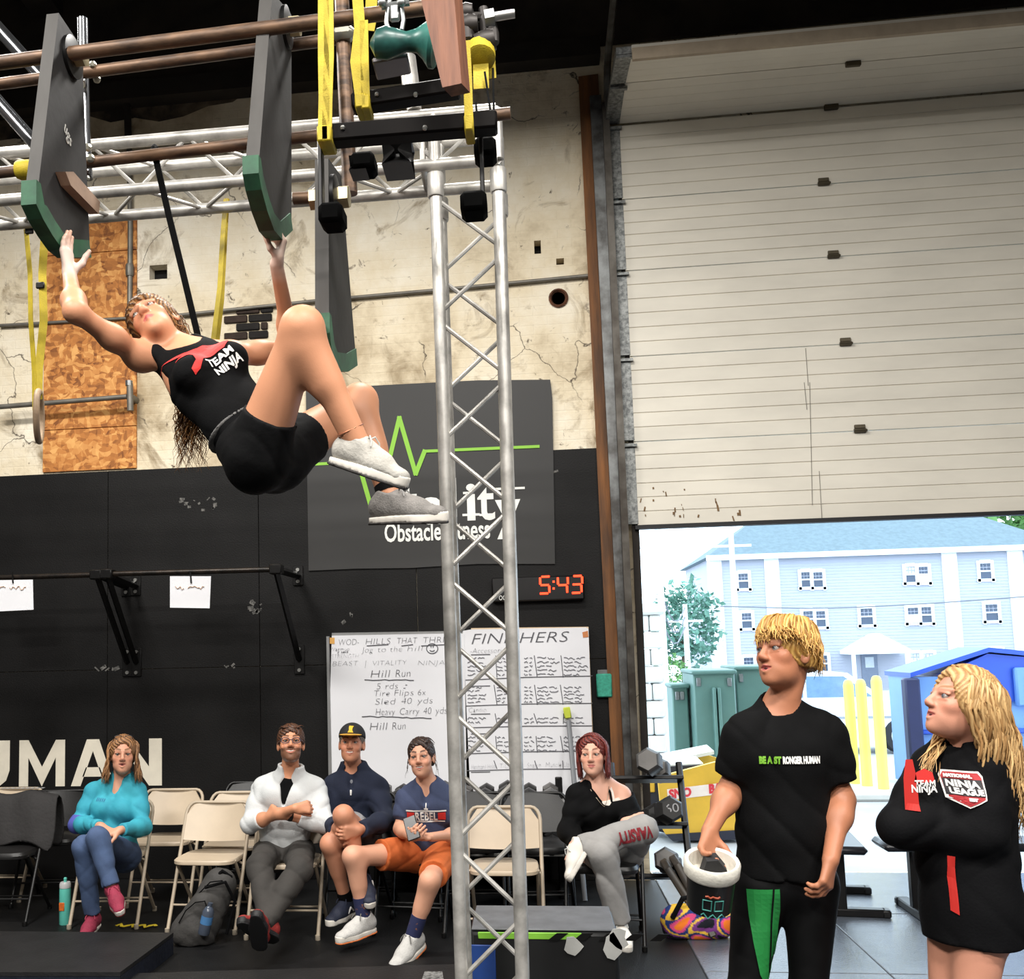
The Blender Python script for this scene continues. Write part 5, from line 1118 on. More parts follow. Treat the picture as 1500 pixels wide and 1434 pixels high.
def wrinkle(amp, f=22., seed=0., d=(1, .6, 1.5)):
    """cloth folds: narrow creases between soft ridges, stronger in some places"""
    def w(X, Y, Z):
        a = np.sin(f*(.55*X*d[0]+.8*Z)+1.8*np.sin(f*.31*X+seed)+1.1*np.sin(f*.5*Y+seed*2)+seed); b = np.sin(f*.7*(Z*.6-X*.9)+1.6*np.sin(f*.4*Z+seed*3)+seed*1.7)
        m_ = .5+.5*np.sin(f*.33*X+seed)*np.sin(f*.29*Z+seed*2.3+f*.2*Y)
        return (amp*(1.5*(1-np.abs(a))**2.2*m_+1.1*(1-np.abs(b))**2.5*(1-m_)-.35)).astype(np.float32)
    return w
def mixc(a, b, t): t = np.asarray(t)[:, None]; return a*(1-t)+b*t
C3 = lambda *c: np.array(S(*c)[:3])
# ------------------------------------------------------------------ people
SKINM = vmat('skin', .48, bump=.06, bscale=260, spec=.4); CLOTH = vmat('printed_cloth', .85, bump=.12, bscale=160, spec=.2); HAIRM = vmat('hair', .45, spec=.4); EYEM = vmat('eye', .12, spec=.6)
def Rm(x, y, z): return np.array([unit(x), unit(y), unit(z)]).T
class Person:
    def __init__(s, label, base, **k):
        s.t = thing('person', label, 'person', base); s.k = dict(sc=1., arm=1., leg=1., torso=1., bust=0., belly=0., skin=(214, 160, 128), hs=1., neck=.054, gl=1.); s.k.update(k); s.hands = []; s.f = Field(); s.J = {}
    def joints(s, **J):
        for n, v in J.items(): s.J[n] = np.array(tuple(P(*v)) if len(v) == 3 and not isinstance(v, Vector) and v[0] is not None else tuple(v), dtype=float)
        return s
    def frame(s, tf, pf=None, sh=1.):
        J = s.J; s.up = unit(J['neck']-J['pel']); sd = J['sL']-J['sR']; s.side = unit(sd-s.up*(sd@s.up))
        f = np.cross(s.side, s.up); s.fr = unit(f) if f@np.array(tf) > 0 else unit(-f)
        hs = J['hL']-J['hR']; s.pup = s.up; s.pside = unit(hs); pf = np.array(pf if pf is not None else s.fr); s.pfr = unit(pf-s.pside*(pf@s.pside)); s.pup = np.cross(s.pside, s.pfr); s.pup = s.pup if s.pup@s.up > 0 else -s.pup
        J['sR'] = J['sR']+(s.side*.026-s.up*.030)*sh; J['sL'] = J['sL']+(-s.side*.026-s.up*.030)*sh; s.RT = Rm(s.side, s.fr, s.up); s.RP = Rm(s.pside, s.pfr, s.pup)
    def torso(s, F, i=0., k=.04, lo=None, neck=True, loose=0.):
        J, K = s.J, s.k; L = np.linalg.norm(J['neck']-J['pel']); T = K['torso']*K['sc']; c = lambda t, f=0.: J['pel']+s.up*(L*t)+s.fr*f
        F.ell(c(.30, .01+.02*K['belly']), (.130*T+i+loose, (.100+.035*K['belly'])*T+i+loose, .17), s.RT, k)
        F.ell(c(.66, .0), (.142*T+i+loose*.6, .106*T+i+loose*.5, .20), s.RT, k)
        F.cap(J['sR']*.86+c(.92)*.14, J['sL']*.86+c(.92)*.14, .045*T+i, .045*T+i, k)
        if K['bust']:
            for sg in (-1, 1): F.ell(c(.64, .085)+s.side*(sg*.068), np.array((.062, .056, .060))*(.8+.3*K['bust'])+i, s.RT, .03)
        else:
            for sg in (-1, 1): F.ell(c(.74, .062)+s.side*(sg*.07), (.075+i, .045+i, .06+i), s.RT, .04)
        if neck:
            for q in ('sR', 'sL'): F.cap(J['neck']+s.up*.03-s.fr*.012, J[q]+s.up*.012, .030+i, .036+i, .04)
    def hips(s, F, i=0., k=.045):
        J, T = s.J, s.k['torso']*s.k['sc']
        F.ell(J['pel'], (.150*T+i, .106*T+i, .105+i), s.RP, k)
        for q in ('hR', 'hL'): F.ell(J[q]*.75+J['pel']*.25-s.pfr*.05-s.pup*.02, (.076*s.k['gl']+i, .076*s.k['gl']+i, .082*s.k['gl']+i), s.RP, k)
    def arm(s, F, q, i=0., u=None, l=None, k=.035, ia=None):
        """u / l: (t0, t1) kept part of the upper arm / forearm; None keeps it whole, False leaves it out"""
        J, a = s.J, s.k['arm']*s.k['sc']; S0, E, W = J['s'+q], J['e'+q], J['w'+q]
        if u is not False:
            u = u or (None, None); F.cap(S0, E, .043*a+i, .034*a+i, k, u[0], u[1]); m = S0*.55+E*.45
            if u[1] is None or u[1] > .4: F.ell(S0*.95+E*.05, (.048*a+i,)*3, None, .03)
            if u[1] is None or u[1] > .6: F.ell(m, (.041*a+i,)*3, None, .04)
        if l is not False:
            l = l or (None, None); F.cap(E, W, .036*a+i, .0255*a+(i if ia is None else ia), k, l[0], l[1])
            if l[1] is None or l[1] > .5: F.ell(E*.72+W*.28, (.0385*a+i,)*3, None, .04)
    def legp(s, F, q, i=0., u=None, l=None, k=.05, il=None, back=None):
        J, a = s.J, s.k['leg']*s.k['sc']; Hh, K_, An = J['h'+q], J['k'+q], J['a'+q]
        if u is not False: u = u or (None, None); F.cap(Hh, K_, .083*a+i, .051*a+i, k, u[0], u[1])
        if l is not False:
            l = l or (None, None); j = i if il is None else il
            F.cap(K_, An, .048*a+i, .036*a+j, k, l[0], l[1])
            th = unit(Hh-K_); sh = unit(An-K_); b = unit(th-sh*(th@sh)) if np.linalg.norm(np.cross(th, sh)) > .15 else -s.pfr
            F.cap(K_*.82+An*.18+b*.018*a, K_*.55+An*.45+b*.014*a, .040*a+i, .034*a+i, .05)
            if i == 0: F.ell(K_-b*.010, (.045*a,)*3, None, .03)
    def head(s, c, fwd, up, look=None, mouth='closed', brow=(90, 60, 40), lip=(176, 96, 88), beard=None, iris=(70, 60, 50), smile=0., jaw=1.0):
        K = s.k; hs = K['hs']; s.hc = np.array(tuple(P(*c)) if len(c) == 3 and not isinstance(c, (np.ndarray, Vector)) else c, dtype=float); f = unit(fwd); x = unit(np.cross(f, unit(up))); u = np.cross(x, f); s.RH = Rm(x, f, u); F = s.f
        W = lambda p: s.hc+s.RH@(np.array(p, dtype=float)*hs)
        E = lambda p, r, k=.02, sub=False, R=None: F.ell(W(p), np.array(r)*hs, s.RH if R is None else s.RH@R, k*hs, sub)
        Cc = lambda a, b, r0, r1, k=.012, sub=False: F.cap(W(a), W(b), r0*hs, r1*hs, k*hs, sub=sub)
        s.W = W
        F.cap(s.J['neck']-s.up*.02, W((0, -.040, -.045)), K['neck']*1.06, K['neck']*.92, .022)
        E((0, -.018, .032), (.074, .094, .086), .02); E((0, .022, -.03), (.060*(.55+.45*jaw), .066, .084), .03)
        E((0, .030, -.072), (.050*jaw, .052, .040), .03); E((0, .066, -.100), (.022*jaw, .018, .016), .025)
        for g in (-1, 1):
            E((g*.042*(.5+.5*jaw), .052, -.022), (.020, .020, .02), .02)
            Cc((g*.012, .082, .024), (g*.046, .066, .026), .008, .008, .014)
            E((g*.031, .094, .004), (.0165, .018, .0115), .012, True)
            Cc((g*.018, .0815, .0125), (g*.046, .0735, .0115), .0054, .0050, .006); Cc((g*.020, .081, -.0075), (g*.044, .0735, -.006), .0032, .0032, .006)
            E((g*.0765, -.012, -.008), (.008, .02, .032), .008, False, np.array(Matrix.Rotation(g*.35, 3, 'Z')))
            E((g*.0835, -.008, -.004), (.006, .010, .018), .006, True)
            E((g*.011, .094, -.0335), (.0085, .0095, .0075), .008); E((g*.0065, .100, -.0405), (.0035, .005, .004), .004, True)
        Cc((0, .080, .018), (0, .1035, -.026), .0075, .0112, .014)
        zm = -.061; wd = .022+.006*smile; up_ = .007*smile
        for g in (-1, 1):
            Cc((0, .0885, zm+.005), (g*wd, .0755, zm+.002+up_), .0058, .0035, .007); Cc((0, .0875, zm-.007-(.006 if mouth == 'open' else 0)), (g*wd*.9, .0755, zm-.003+up_), .0068, .0035, .007)
            if smile: E((g*.038, .066, -.036), (.016, .014, .014), .015)
        op = {'closed': .0012, 'open': .0075, 'smile': .0075}[mouth]
        for g in (-1, 1): Cc((0, .0955 if mouth == 'closed' else .0925, zm-.001-(.003 if mouth == 'open' else 0)), (g*wd*.92, .082, zm+up_), op, .0018, .004, True)
        # colours painted on the skin itself
        sk = C3(*K['skin']); bc = C3(*brow); lc = C3(*lip); bd = C3(*beard) if beard else None
        def colf(Vt):
            p = ((Vt-s.hc)@s.RH)/hs; X, Y, Z = np.abs(p[:, 0]), p[:, 1], p[:, 2]; c = np.tile(sk, (len(Vt), 1)); face = (np.abs(Z) < .14) & (Y > .03) & (X < .09)
            c *= (1+.05*np.sin(Vt[:, :1]*37+Vt[:, 2:]*29))
            g = lambda d, w: np.exp(-(d/w)**2)
            c = mixc(c, sk*np.array((1.05, .78, .74)), face*.45*g(np.hypot(X-.042, Z+.028), .022)); c = mixc(c, sk*np.array((1.04, .80, .76)), face*.45*g(np.hypot(X, Z+.03), .014))
            lm = face*(Y > .068)*np.clip(1.5-np.hypot(X/(wd+.003), (Z-zm-up_*(X/wd)**2+.001)/.0125)*1.5, 0, 1); c = mixc(c, lc, np.clip(lm*1.6, 0, .9))
            bz = .030+.006*np.sin(np.clip((X-.012)/.04, 0, 1)*2.4); bm_ = face*(X > .011)*(X < .053)*np.clip(1.6-np.abs(Z-bz)/.0052, 0, 1)*np.clip((.055-X)/.02, 0, 1); c = mixc(c, bc, np.clip(bm_, 0, .9))
            ey = face*np.clip(1.5-np.hypot((X-.031)/.0175, (Z-.005)/.0115)*1.1, 0, 1); c = mixc(c, sk*np.array((.50, .38, .34)), np.clip(ey, 0, .75))
            if bd is not None:
                b_ = np.clip((-Z-.030-.25*np.maximum(0, .05-Y))/.012, 0, 1)*(Y > -.02)*(Z > -.135)*np.clip((Y+.02)/.03, 0, 1)*(1-np.clip(lm*2, 0, 1)); b_ *= 1-.7*((X > .012)*(Z > -.04)*(Z < -.02)); c = mixc(c, bd, np.clip(b_*.75, 0, .8))
            if getattr(s, 'chalk', None):
                for q, r in s.chalk: c = mixc(c, C3(232, 222, 214), .7*np.clip(1.4-np.linalg.norm(Vt-q, axis=1)/r, 0, 1))
            return np.clip(c, 0, 1)
        s.colf = colf
        # eyes and teeth
        lk = unit(look if look is not None else fwd)
        for g in (-1, 1):
            e = W((g*.031, .0722, .003)); mb = MB().ball((0, 0, 0), .0120*hs, 20); me = mb.mesh('eye'); co = np.array([tuple(v.co) for v in me.vertices]); a = (co/np.linalg.norm(co, axis=1)[:, None])@lk
            c = np.tile(C3(168, 154, 146), (len(co), 1)); c[a > .74] = C3(*iris); c[a > .95] = C3(10, 8, 8); me.vertices.foreach_set('co', (co+e).ravel()); set_col(me, c); obj('eye', me, EYEM, s.t)
        if mouth in ('open', 'smile'):
            mb = MB()
            if mouth == 'smile': mb.tube([W((q*wd*.8, .0835-.008*q*q, zm+.001+up_*q*q)) for q in (-1, -.5, 0, .5, 1)], .0052*hs, 8); mb.build('teeth', mat('teeth', (232, 224, 210), .3, var=.03), s.t)
            else: mb.tube([W((q*wd*.7, .082-.006*q*q, zm-.003)) for q in (-1, 0, 1)], .005*hs, 8); mb.build('mouth_inside', mat('mouth_dark', (70, 26, 26), .6), s.t)
    def hand(s, q, d, n, curl=(.3, .3, .3, .3), side=1, thumb=(.6, .7, .3), spread=.0, bend=(1, 1.1, .8), tc=.3, sz=1.):
        """d: along the palm, n: way the palm faces; side=+-1 puts the thumb on d x n or opposite"""
        F = s.f; z = s.k['sc']*.96*sz; w = s.J['w'+q]; d = unit(d); n = unit(np.array(n)-d*(np.array(n)@d)); th = np.cross(d, n)*side
        K = lambda a, b, r0, r1, k=.008: F.cap(a, b, r0*z, r1*z, k)
        bs = []
        for o, L, cu in zip((.031, .0105, -.0105, -.030), (.070, .078, .072, .056), curl):
            b0 = w+th*o*.45*z+d*.012*z; kn = w+d*(.088-.25*abs(o-.008))*z+th*o*z; K(b0, kn, .0135, .0118, .016); bs.append(kn); ang = 0.; p = kn; dd = unit(d+th*(o*spread*12))
            for seg, (fr_, be) in enumerate(zip((.46, .30, .24), bend)):
                ang += cu*be; v = dd*math.cos(ang)+n*math.sin(ang); e = p+v*(L*fr_)*z; K(p, e, .0094-.0009*seg, .0086-.0009*seg, .005); p = e
        tb = w+d*.022*z+th*.022*z+n*.006*z; td = unit(d*thumb[0]+th*thumb[1]+n*thumb[2]); e = tb+td*.040*z; K(tb, e, .0155, .0115, .014); t2 = unit(td+d*tc); e2 = e+t2*.030*z; K(e, e2, .0112, .0098, .006); K(e2, e2+unit(t2+n*.2)*.022*z, .0098, .0078, .005)
        c = w+d*.08*z+n*.02*z; s.hands.append((c, .115*z))
    def finish(s, h=.0085, hz=.0036, name='body', hh=.004):
        zones = [(s.hc, .155*s.k['hs'], hz)]+[(c, r, hh) for c, r in s.hands]
        s.body = soft(name, s.f, h, SKINM, s.t, zones, s.colf); return s.body
    def garment(s, name, F, h, m, par=None, **k): return soft(name, F, h, m, par or s.t, **k)
    def hair(s, F, locks, c1, c2, h=.0042, name='hair', seed=1, r=.006):
        """F: local field of the cap; locks: list of (points local, radius)"""
        r_ = np.random.default_rng(seed); a, b = C3(*c1), C3(*c2); s_ = s.k['hs']; Vs, Fs, Cs, off = [], [], [], 0
        if F is not None:
            G_ = Field(); Z0 = np.zeros(3)
            for q in F.p:
                q = list(q)
                if q[0] == 'c': q[1] = A3(s.W(q[1])); q[2] = A3(s.W(q[2]))
                elif q[0] == 'e': q[1] = A3(s.W(q[1])); q[3] = np.array(s.RH if q[3] is None else s.RH@q[3], dtype=np.float32)
                elif q[0] == 'h': q[1] = A3(s.W(q[1])); q[2] = A3(s.RH@q[2])
                G_.p.append(tuple(q))
            def wr(X, Y, Z):
                p = [(X-s.hc[0])*s.RH[0][i]+(Y-s.hc[1])*s.RH[1][i]+(Z-s.hc[2])*s.RH[2][i] for i in range(3)]; az = np.arctan2(p[0], p[1]+.03); return (.0022*np.sin(az*34+9*np.sin(p[2]*38+az*2))+.0015*np.sin(az*61+p[2]*50)).astype(np.float32)
            G_.wr = wr; lo, hi = G_.bounds(); Vt, Q = nets(G_.grid(lo-.02, hi+.02, h), lo-.02, h)
            p = (Vt-s.hc)@s.RH; az = np.arctan2(p[:, 0], p[:, 1]+.03); t = .5+.5*np.sin(az*34+9*np.sin(p[:, 2]*38+az*2)); Vs.append(Vt); Fs += [tuple(x) for x in Q]; Cs.append(mixc(np.tile(a, (len(Vt), 1)), np.tile(b, (len(Vt), 1)), t*.8)); off = len(Vt)
        mb = MB()
        for pts, rad in locks:
            pts = [s.W(p) for p in pts]; n0 = len(mb.v); n = len(pts); mb.tube(pts, [rad*s_*(.75+.25*math.sin(math.pi*min(1, i/(n*.55))))*(1 if i < n*.6 else max(.12, 1-(i-n*.6)/(n*.42))) for i in range(n)], 6, flat=.6)
            t = r_.uniform(0, 1); Cs.append(np.tile(a*(1-t)+b*t, (len(mb.v)-n0, 1))*r_.uniform(.85, 1.12))
        if mb.v: Vs.append(np.array(mb.v)); Fs += [tuple(i+off for i in f) for f in mb.f]
        me = bpy.data.meshes.new(name); me.from_pydata(np.concatenate(Vs).tolist(), [], Fs); me.update(); set_col(me, np.clip(np.concatenate(Cs), 0, 1)); o = obj(name, me, HAIRM, s.t, smooth=False); me.polygons.foreach_set('use_smooth', [True]*len(me.polygons)); return o
    def shoe(s, q, toe, up, upper, sole, L=.27, accent=None, laces=(220, 220, 216), tread=None):
        """toe: way the foot points, up: sole to ankle"""
        a = s.J['a'+q]; t = unit(toe); u = unit(np.array(up)-t*(np.array(up)@t)); x = np.cross(t, u); z = L/.27; b = a-u*.075*z
        F = Field(); pt = lambda f, l, h_: b+t*f*z+x*l*z+u*h_*z
        F.cap(pt(-.035, 0, .045), pt(.09, 0, .036), .042*z, .043*z, .03); F.cap(pt(.09, 0, .034), pt(.165, .004, .026), .044*z, .036*z, .03, ax=u, sq=.72); F.cap(pt(-.02, 0, .06), pt(.0, 0, .105), .043*z, .042*z, .03, None, .8); F.cap(pt(.02, 0, .075), pt(.10, 0, .045), .036*z, .030*z, .02)
        F.half(pt(0, 0, .012), -u, 1.)
        sh = soft('shoe', F, .0052, mat(*upper) if not isinstance(upper, bpy.types.Material) else upper, s.t)
        So = Field(); So.cap(pt(-.033, 0, .012), pt(.09, 0, .012), .0435*z, .0455*z, .02, ax=u, sq=2.5); So.cap(pt(.09, 0, .012), pt(.170, .004, .020), .0455*z, .034*z, .02, ax=u, sq=2.5); So.half(pt(0, 0, .020), u-t*.06, 1.); So.half(pt(0, 0, -.004), -u, 1.)
        so = soft('sole', So, .0056, sole, sh)
        if tread is not None:
            Tr = Field(); Tr.cap(pt(-.035, 0, -.004), pt(.09, 0, -.004), .045*z, .048*z, .02, ax=u, sq=2.5); Tr.cap(pt(.09, 0, -.004), pt(.17, .004, .0), .048*z, .034*z, .02, ax=u, sq=2.5); Tr.half(pt(0, 0, .0), u, 1.); Tr.half(pt(0, 0, -.010), -u, 1.); soft('tread', Tr, .006, tread, sh)
        mb = MB()
        for i in range(4): f = .035+.022*i; mb.tube([pt(f, -.026, .082-.011*i), pt(f+.008, 0, .094-.014*i), pt(f, .026, .082-.011*i)], .0032*z, 6)
        for g in (-1, 1): mb.tube([pt(.03, 0, .10), pt(.04, g*.02, .115), pt(.055, g*.03, .10), pt(.06, g*.034, .085)], .0028*z, 6)
        mb.build('laces', mat('laces_%d_%d_%d' % laces, laces, .8, var=.05), sh)
        if accent is not None:
            mb = MB()
            for g in (-1, 1): mb.tube([pt(.0, g*.042, .035), pt(.03, g*.045, .06), pt(.06, g*.043, .032)], .006*z, 6)
            mb.build('side_flash', accent, sh)
        return sh
def decal(txt, size, F, O, ex, ey, material, par, width=None, name='print', off=.003, mesh=None, **k):
    """lettering laid onto the cloth: every point is pushed along -n until it meets the garment"""
    ex = unit(ex); ey = unit(np.array(ey)-ex*(np.array(ey)@ex)); en = np.cross(ex, ey)
    if mesh is None:
        me = text_mesh(txt, size, extrude=0, **k); co = np.array([tuple(v.co) for v in me.vertices])
        bm = bmesh.new(); bm.from_mesh(me); bmesh.ops.triangulate(bm, faces=bm.faces)
        for _ in range(3):
            bmesh.ops.subdivide_edges(bm, edges=[e for e in bm.edges if e.calc_length() > max(.007, size*.16)], cuts=1); bmesh.ops.triangulate(bm, faces=bm.faces)
        bm.to_mesh(me); bm.free(); co = np.array([tuple(v.co) for v in me.vertices]); co[:, 2] = 0
        if width: co[:, 0] *= width/max(1e-6, np.ptp(co[:, 0]))
    else:
        me = bpy.data.meshes.new(name); me.from_pydata([(x, y, 0) for x, y in mesh[0]], [], mesh[1]); bm = bmesh.new(); bm.from_mesh(me); bmesh.ops.triangulate(bm, faces=bm.faces); bmesh.ops.subdivide_edges(bm, edges=bm.edges, cuts=4, use_grid_fill=True); bmesh.ops.triangulate(bm, faces=bm.faces); bm.to_mesh(me); bm.free(); co = np.array([tuple(v.co) for v in me.vertices])
    me.materials.clear(); Wp = np.array(tuple(O))+co[:, :1]*ex+co[:, 1:2]*ey
    s0 = Wp+en*.16; hit = np.zeros(len(Wp)); alive = np.ones(len(Wp), bool)
    for i in range(90):
        d = F.pts((s0-en*hit[:, None]).astype(np.float32)); alive = d > .0006; hit += np.where(alive, np.maximum(np.minimum(d*.8, .02), .0004), 0)
        if not alive.any() or hit.max() > .5: break
    Wn = s0-en*(np.minimum(hit, .30)-off)[:, None]; me.vertices.foreach_set('co', Wn.ravel()); me.update()
    return obj(name, me, material, par, smooth=False)
DOWN, UP, CAMW, RIGHT, LEFT = np.array((0, 0, -1.)), np.array((0, 0, 1.)), np.array((0, -1., 0)), np.array((1., 0, 0)), np.array((-1., 0, 0))
def px2(*a): return np.array(tuple(P(*a)))
def loc(p, w): return p.RH.T@(np.array(w)-p.hc)/p.k['hs']
def cap_hair(top=.012, face=(0, .105, -.035), fr=(.070, .075, .098), low=-.06, side=1.0, back=1.0):
    F = Field(); F.ell((0, -.020, .036), (.074*side+top, .094*back+top, .086+top), None, .02); F.ell((0, -.055, -.01), (.066*side+top, .055*back+top, .07), None, .03); F.ell(face, fr, None, .018, True); F.half((0, 0, low), (0, 0, -1)); return F
def curl(p0, p1, n=12, amp=.012, turns=3., ph=0., sag=(0, 0, 0)):
    p0, p1, sag = np.array(p0, float), np.array(p1, float), np.array(sag, float); d = unit(p1-p0); a = unit(np.cross(d, (.3, .2, .9))); b = np.cross(d, a); out = []
    for i in range(n): t = i/(n-1); out.append(p0+(p1-p0)*t+sag*(4*t*(1-t))+(a*math.cos(ph+turns*6.283*t)+b*math.sin(ph+turns*6.283*t))*amp*min(1, t*3))
    return out
R_ = np.random.default_rng(5); U = R_.uniform
BLKC = mat('black_jersey', (15, 15, 16), .85, var=.25, scale=12, bump=.1, bscale=200, spec=.1); REDP = mat('red_print', (216, 48, 44), .7, var=.05); WHP = mat('white_print', (234, 232, 228), .7, var=.05)
# ================================================================== the climber
p = Person('person in a black tank top and shorts hanging under the swing boards', P(400, 725, 3.1), sc=.95, skin=(204, 144, 110), hs=.94, neck=.049, bust=.35, leg=1.10, arm=.92, torso=.94, gl=.98); p.name = 'climber'
p.joints(sR=(207, 524, 3.14), eR=(110, 456, 2.90), wR=(102, 402, 3.06), sL=(338, 522, 3.26), eL=(428, 510, 3.42), wL=(405, 388, 3.20), neck=(264, 512, 3.19), pel=(388, 664, 3.08), hR=(378, 662, 3.00), kR=(442, 480, 2.84), aR=(524, 652, 2.94), hL=(418, 662, 3.14), kL=(526, 588, 3.40), aL=(572, 732, 3.34))
p.frame((.51, -.75, .42), (.75, -.45, .5), 0.); p.torso(p.f); p.hips(p.f)
for q in 'RL': p.arm(p.f, q); p.legp(p.f, q)
p.hand('R', (-.15, .0, 1), (1, .0, .15), (.12, .15, .15, .2), 1, (.55, .15, .95), .15, tc=.8); p.hand('L', (.25, .0, 1), (-.9, -.5, .1), (.75, .8, .8, .8), 1, (.5, .2, .9), .2, tc=.6)
p.chalk = [(p.J['wR']+np.array((0, 0, .05)), .09), (p.J['wL']+np.array((0, 0, .05)), .08)]
p.head((226, 475, 3.20), (-.18, -.90, .39), (-.55, .44, .72), look=(-.55, -.65, .5), mouth='closed', brow=(96, 62, 40), lip=(190, 92, 92), iris=(60, 60, 52), jaw=.92)
body = p.finish(.0075)
F = Field(); p.torso(F, .007, neck=False); p.hips(F, .003); F.cap(p.J['neck']+p.up*.01+p.side*.062-p.fr*.01, p.J['neck']-p.up*.10+p.side*.075, .034, .04, .03); F.cap(p.J['neck']+p.up*.01-p.side*.062-p.fr*.01, p.J['neck']-p.up*.10-p.side*.075, .034, .04, .03)
F.ell(p.J['neck']+p.fr*.06+p.up*.01, (.062, .09, .075), p.RT, .02, True); F.ell(p.J['neck']-p.fr*.07+p.up*.02, (.06, .06, .06), p.RT, .02, True)
for q, sg in (('R', -1), ('L', 1)): F.cap(p.J['s'+q]+p.side*sg*.045+p.up*.06, p.J['s'+q]-p.up*.14+p.side*sg*.035, .064, .056, .02, sub=True)
F.half(p.J['pel']-p.pup*.0+p.up*.06, -p.up, 2.); F.wr = wrinkle(.0035, 34, 1.)
p.garment('tank_top', F, .0065, BLKC)
c = p.J['pel']+p.up*.34+p.fr*.1-p.side*.01; ex, ey = p.side*.96+p.up*.1, p.up
bunny = ([(-.085, .075), (-.06, .062), (-.02, .045), (.01, .040), (.03, .042), (.06, .03), (.085, .0), (.05, -.02), (.0, -.012), (-.02, -.02), (-.05, -.045), (-.07, -.05), (-.072, -.035), (-.045, -.02), (-.04, .0), (-.022, .02), (-.05, .015), (-.078, .022), (-.06, .035), (-.03, .034), (-.06, .055)], [tuple(range(21))])
decal('', 0, F, c, ex, ey, REDP, p.t, mesh=([(x*1.15, y*1.25+.012) for x, y in bunny[0]], bunny[1]), name='red_print', off=.003); decal('TEAM', .034, F, c-p.up*.030+p.side*.03, ex, ey, WHP, p.t, width=.095, bold=.0012, off=.005); decal('NINJA', .034, F, c-p.up*.060+p.side*.045, ex, ey, WHP, p.t, width=.10, bold=.0012, off=.005)
F = Field(); p.hips(F, .005); F.ell(p.J['pel']+p.up*.07, (.128, .1, .07), p.RT, .04); F.half(p.J['pel']+p.up*.125, p.up, 2.)
for q in 'RL': p.legp(F, q, .008, (None, .30), False)
pass; F.wr = wrinkle(.002, 40, 2.); p.garment('shorts', F, .0065, mat('black_shorts', (17, 17, 18), .8, spec=.12, var=.2, scale=10, bump=.1))
F = Field(); F.ell(p.J['pel']+p.up*.115, (.135, .106, .017), p.RT, .01); p.garment('waistband', F, .006, mat('chalked_band', (120, 118, 116), .8, col2=(40, 40, 41), scale=18))
SHG = ('light_grey_knit', (176, 172, 164), .8, 0, .2, 26, .2); SHG2 = ('mid_grey_knit', (132, 128, 124), .8, 0, .25, 40, .25); SOLW = mat('white_foam_sole', (222, 216, 206), .7, var=.08); SOLB = mat('dark_tread', (44, 40, 38), .7, var=.1)
p.shoe('R', (.86, -.2, -.36), (-.30, .0, .95), SHG, SOLW, .255, laces=(190, 188, 182), tread=SOLB); p.shoe('L', (.97, -.2, -.04), (-.08, -.1, 1), SHG2, SOLW, .265, laces=(150, 148, 146), tread=SOLB)
d = unit(p.J['kL']-p.J['aL']); MB().tube([p.J['aL']+d*.028, p.J['aL']+d*.055], .041, 16).build('sock', BLKC, p.t); d = unit(p.J['kR']-p.J['aR']); MB().tube([V(*(p.J['aR']+d*.05+(np.cross(d, (1, 0, 0))*math.cos(a)+np.cross(d, (0, 1, 0))*math.sin(a))*.043)) for a in [k*.5236 for k in range(13)]], .0022, 5).build('anklet', mat('copper_chain', (170, 110, 80), .4, .6), p.t)
locks = []
for i in range(160):
    a = U(-2.6, 2.6); r0 = np.array((.078*math.sin(a), -.03-.085*math.cos(a)*.9, U(.0, .10))); locks.append((curl(r0, r0+np.array((U(-.02, .02), -.03, -.08))+np.array((0, -.02, 0)), 9, .008, 1.5, U(0, 6)), .0045))
for i in range(150):
    a = U(-1, 1); s0 = np.array((.07*a, -.10, U(-.05, .05))); w1 = px2(282+U(-26, 24), 655+U(-25, 40), 3.40+U(-.02, .05)); wm = px2(272+U(-8, 12), 540+U(-15, 15), 3.40); m_ = loc(p, wm); e = loc(p, w1)
    c1 = curl(s0, m_, 7, .008, 1., U(0, 6)); c2 = curl(m_, e, 15, .014, 2.6, U(0, 6)); locks.append((c1[:-1]+[c1[-1]*.5+c2[1]*.5]+c2[2:], .0045))
p.hair(cap_hair(.010, (0, .10, -.045), (.072, .072, .105), -.075), locks, (70, 44, 26), (178, 130, 78))
PEOPLE = [p]
# ================================================================== woman in the teal top
def seated(label, base, **k): q = Person(label, base, **k); PEOPLE.append(q); return q
DEN = mat('blue_denim', (72, 92, 128), .85, var=.3, scale=7, bump=.15, bscale=220)
p = seated('person in a teal zip top and jeans sitting with crossed legs', G(160, 1362, 0), sc=.97, skin=(208, 150, 122), hs=.98, bust=1.0, belly=.6, torso=1.0, leg=.9)
p.joints(sR=(133, 1154, 6.42), eR=(113, 1208, 6.32), wR=(147, 1210, 6.06), sL=(207, 1156, 6.42), eL=(210, 1212, 6.30), wL=(176, 1216, 6.04), neck=(178, 1143, 6.40), pel=(166, 1250, 6.42), hR=(146, 1252, 6.38), hL=(186, 1252, 6.38), kR=(122, 1240, 5.98), aR=(136, 1344, 6.08), kL=(143, 1227, 5.94), aL=(164, 1302, 5.90))
p.frame((0, -1, .1), (0, -1, .1)); p.torso(p.f); p.hips(p.f)
for q in 'RL': p.arm(p.f, q); p.legp(p.f, q)
p.hand('R', (.75, -.5, -.35), (.2, .3, -1), (.5, .5, .5, .5), -1); p.hand('L', (-.8, -.45, -.2), (0, .3, -1), (.6, .6, .6, .6), 1)
p.head((180, 1106, 6.36), (.36, -.92, .12), (.0, .1, 1), look=(.3, -.9, .35), mouth='open', brow=(110, 80, 56), lip=(170, 96, 88), iris=(60, 50, 40)); p.finish()
TEAL = mat('teal_jersey', (58, 168, 186), .8, col2=(46, 146, 168), scale=5, bump=.1, bscale=180)
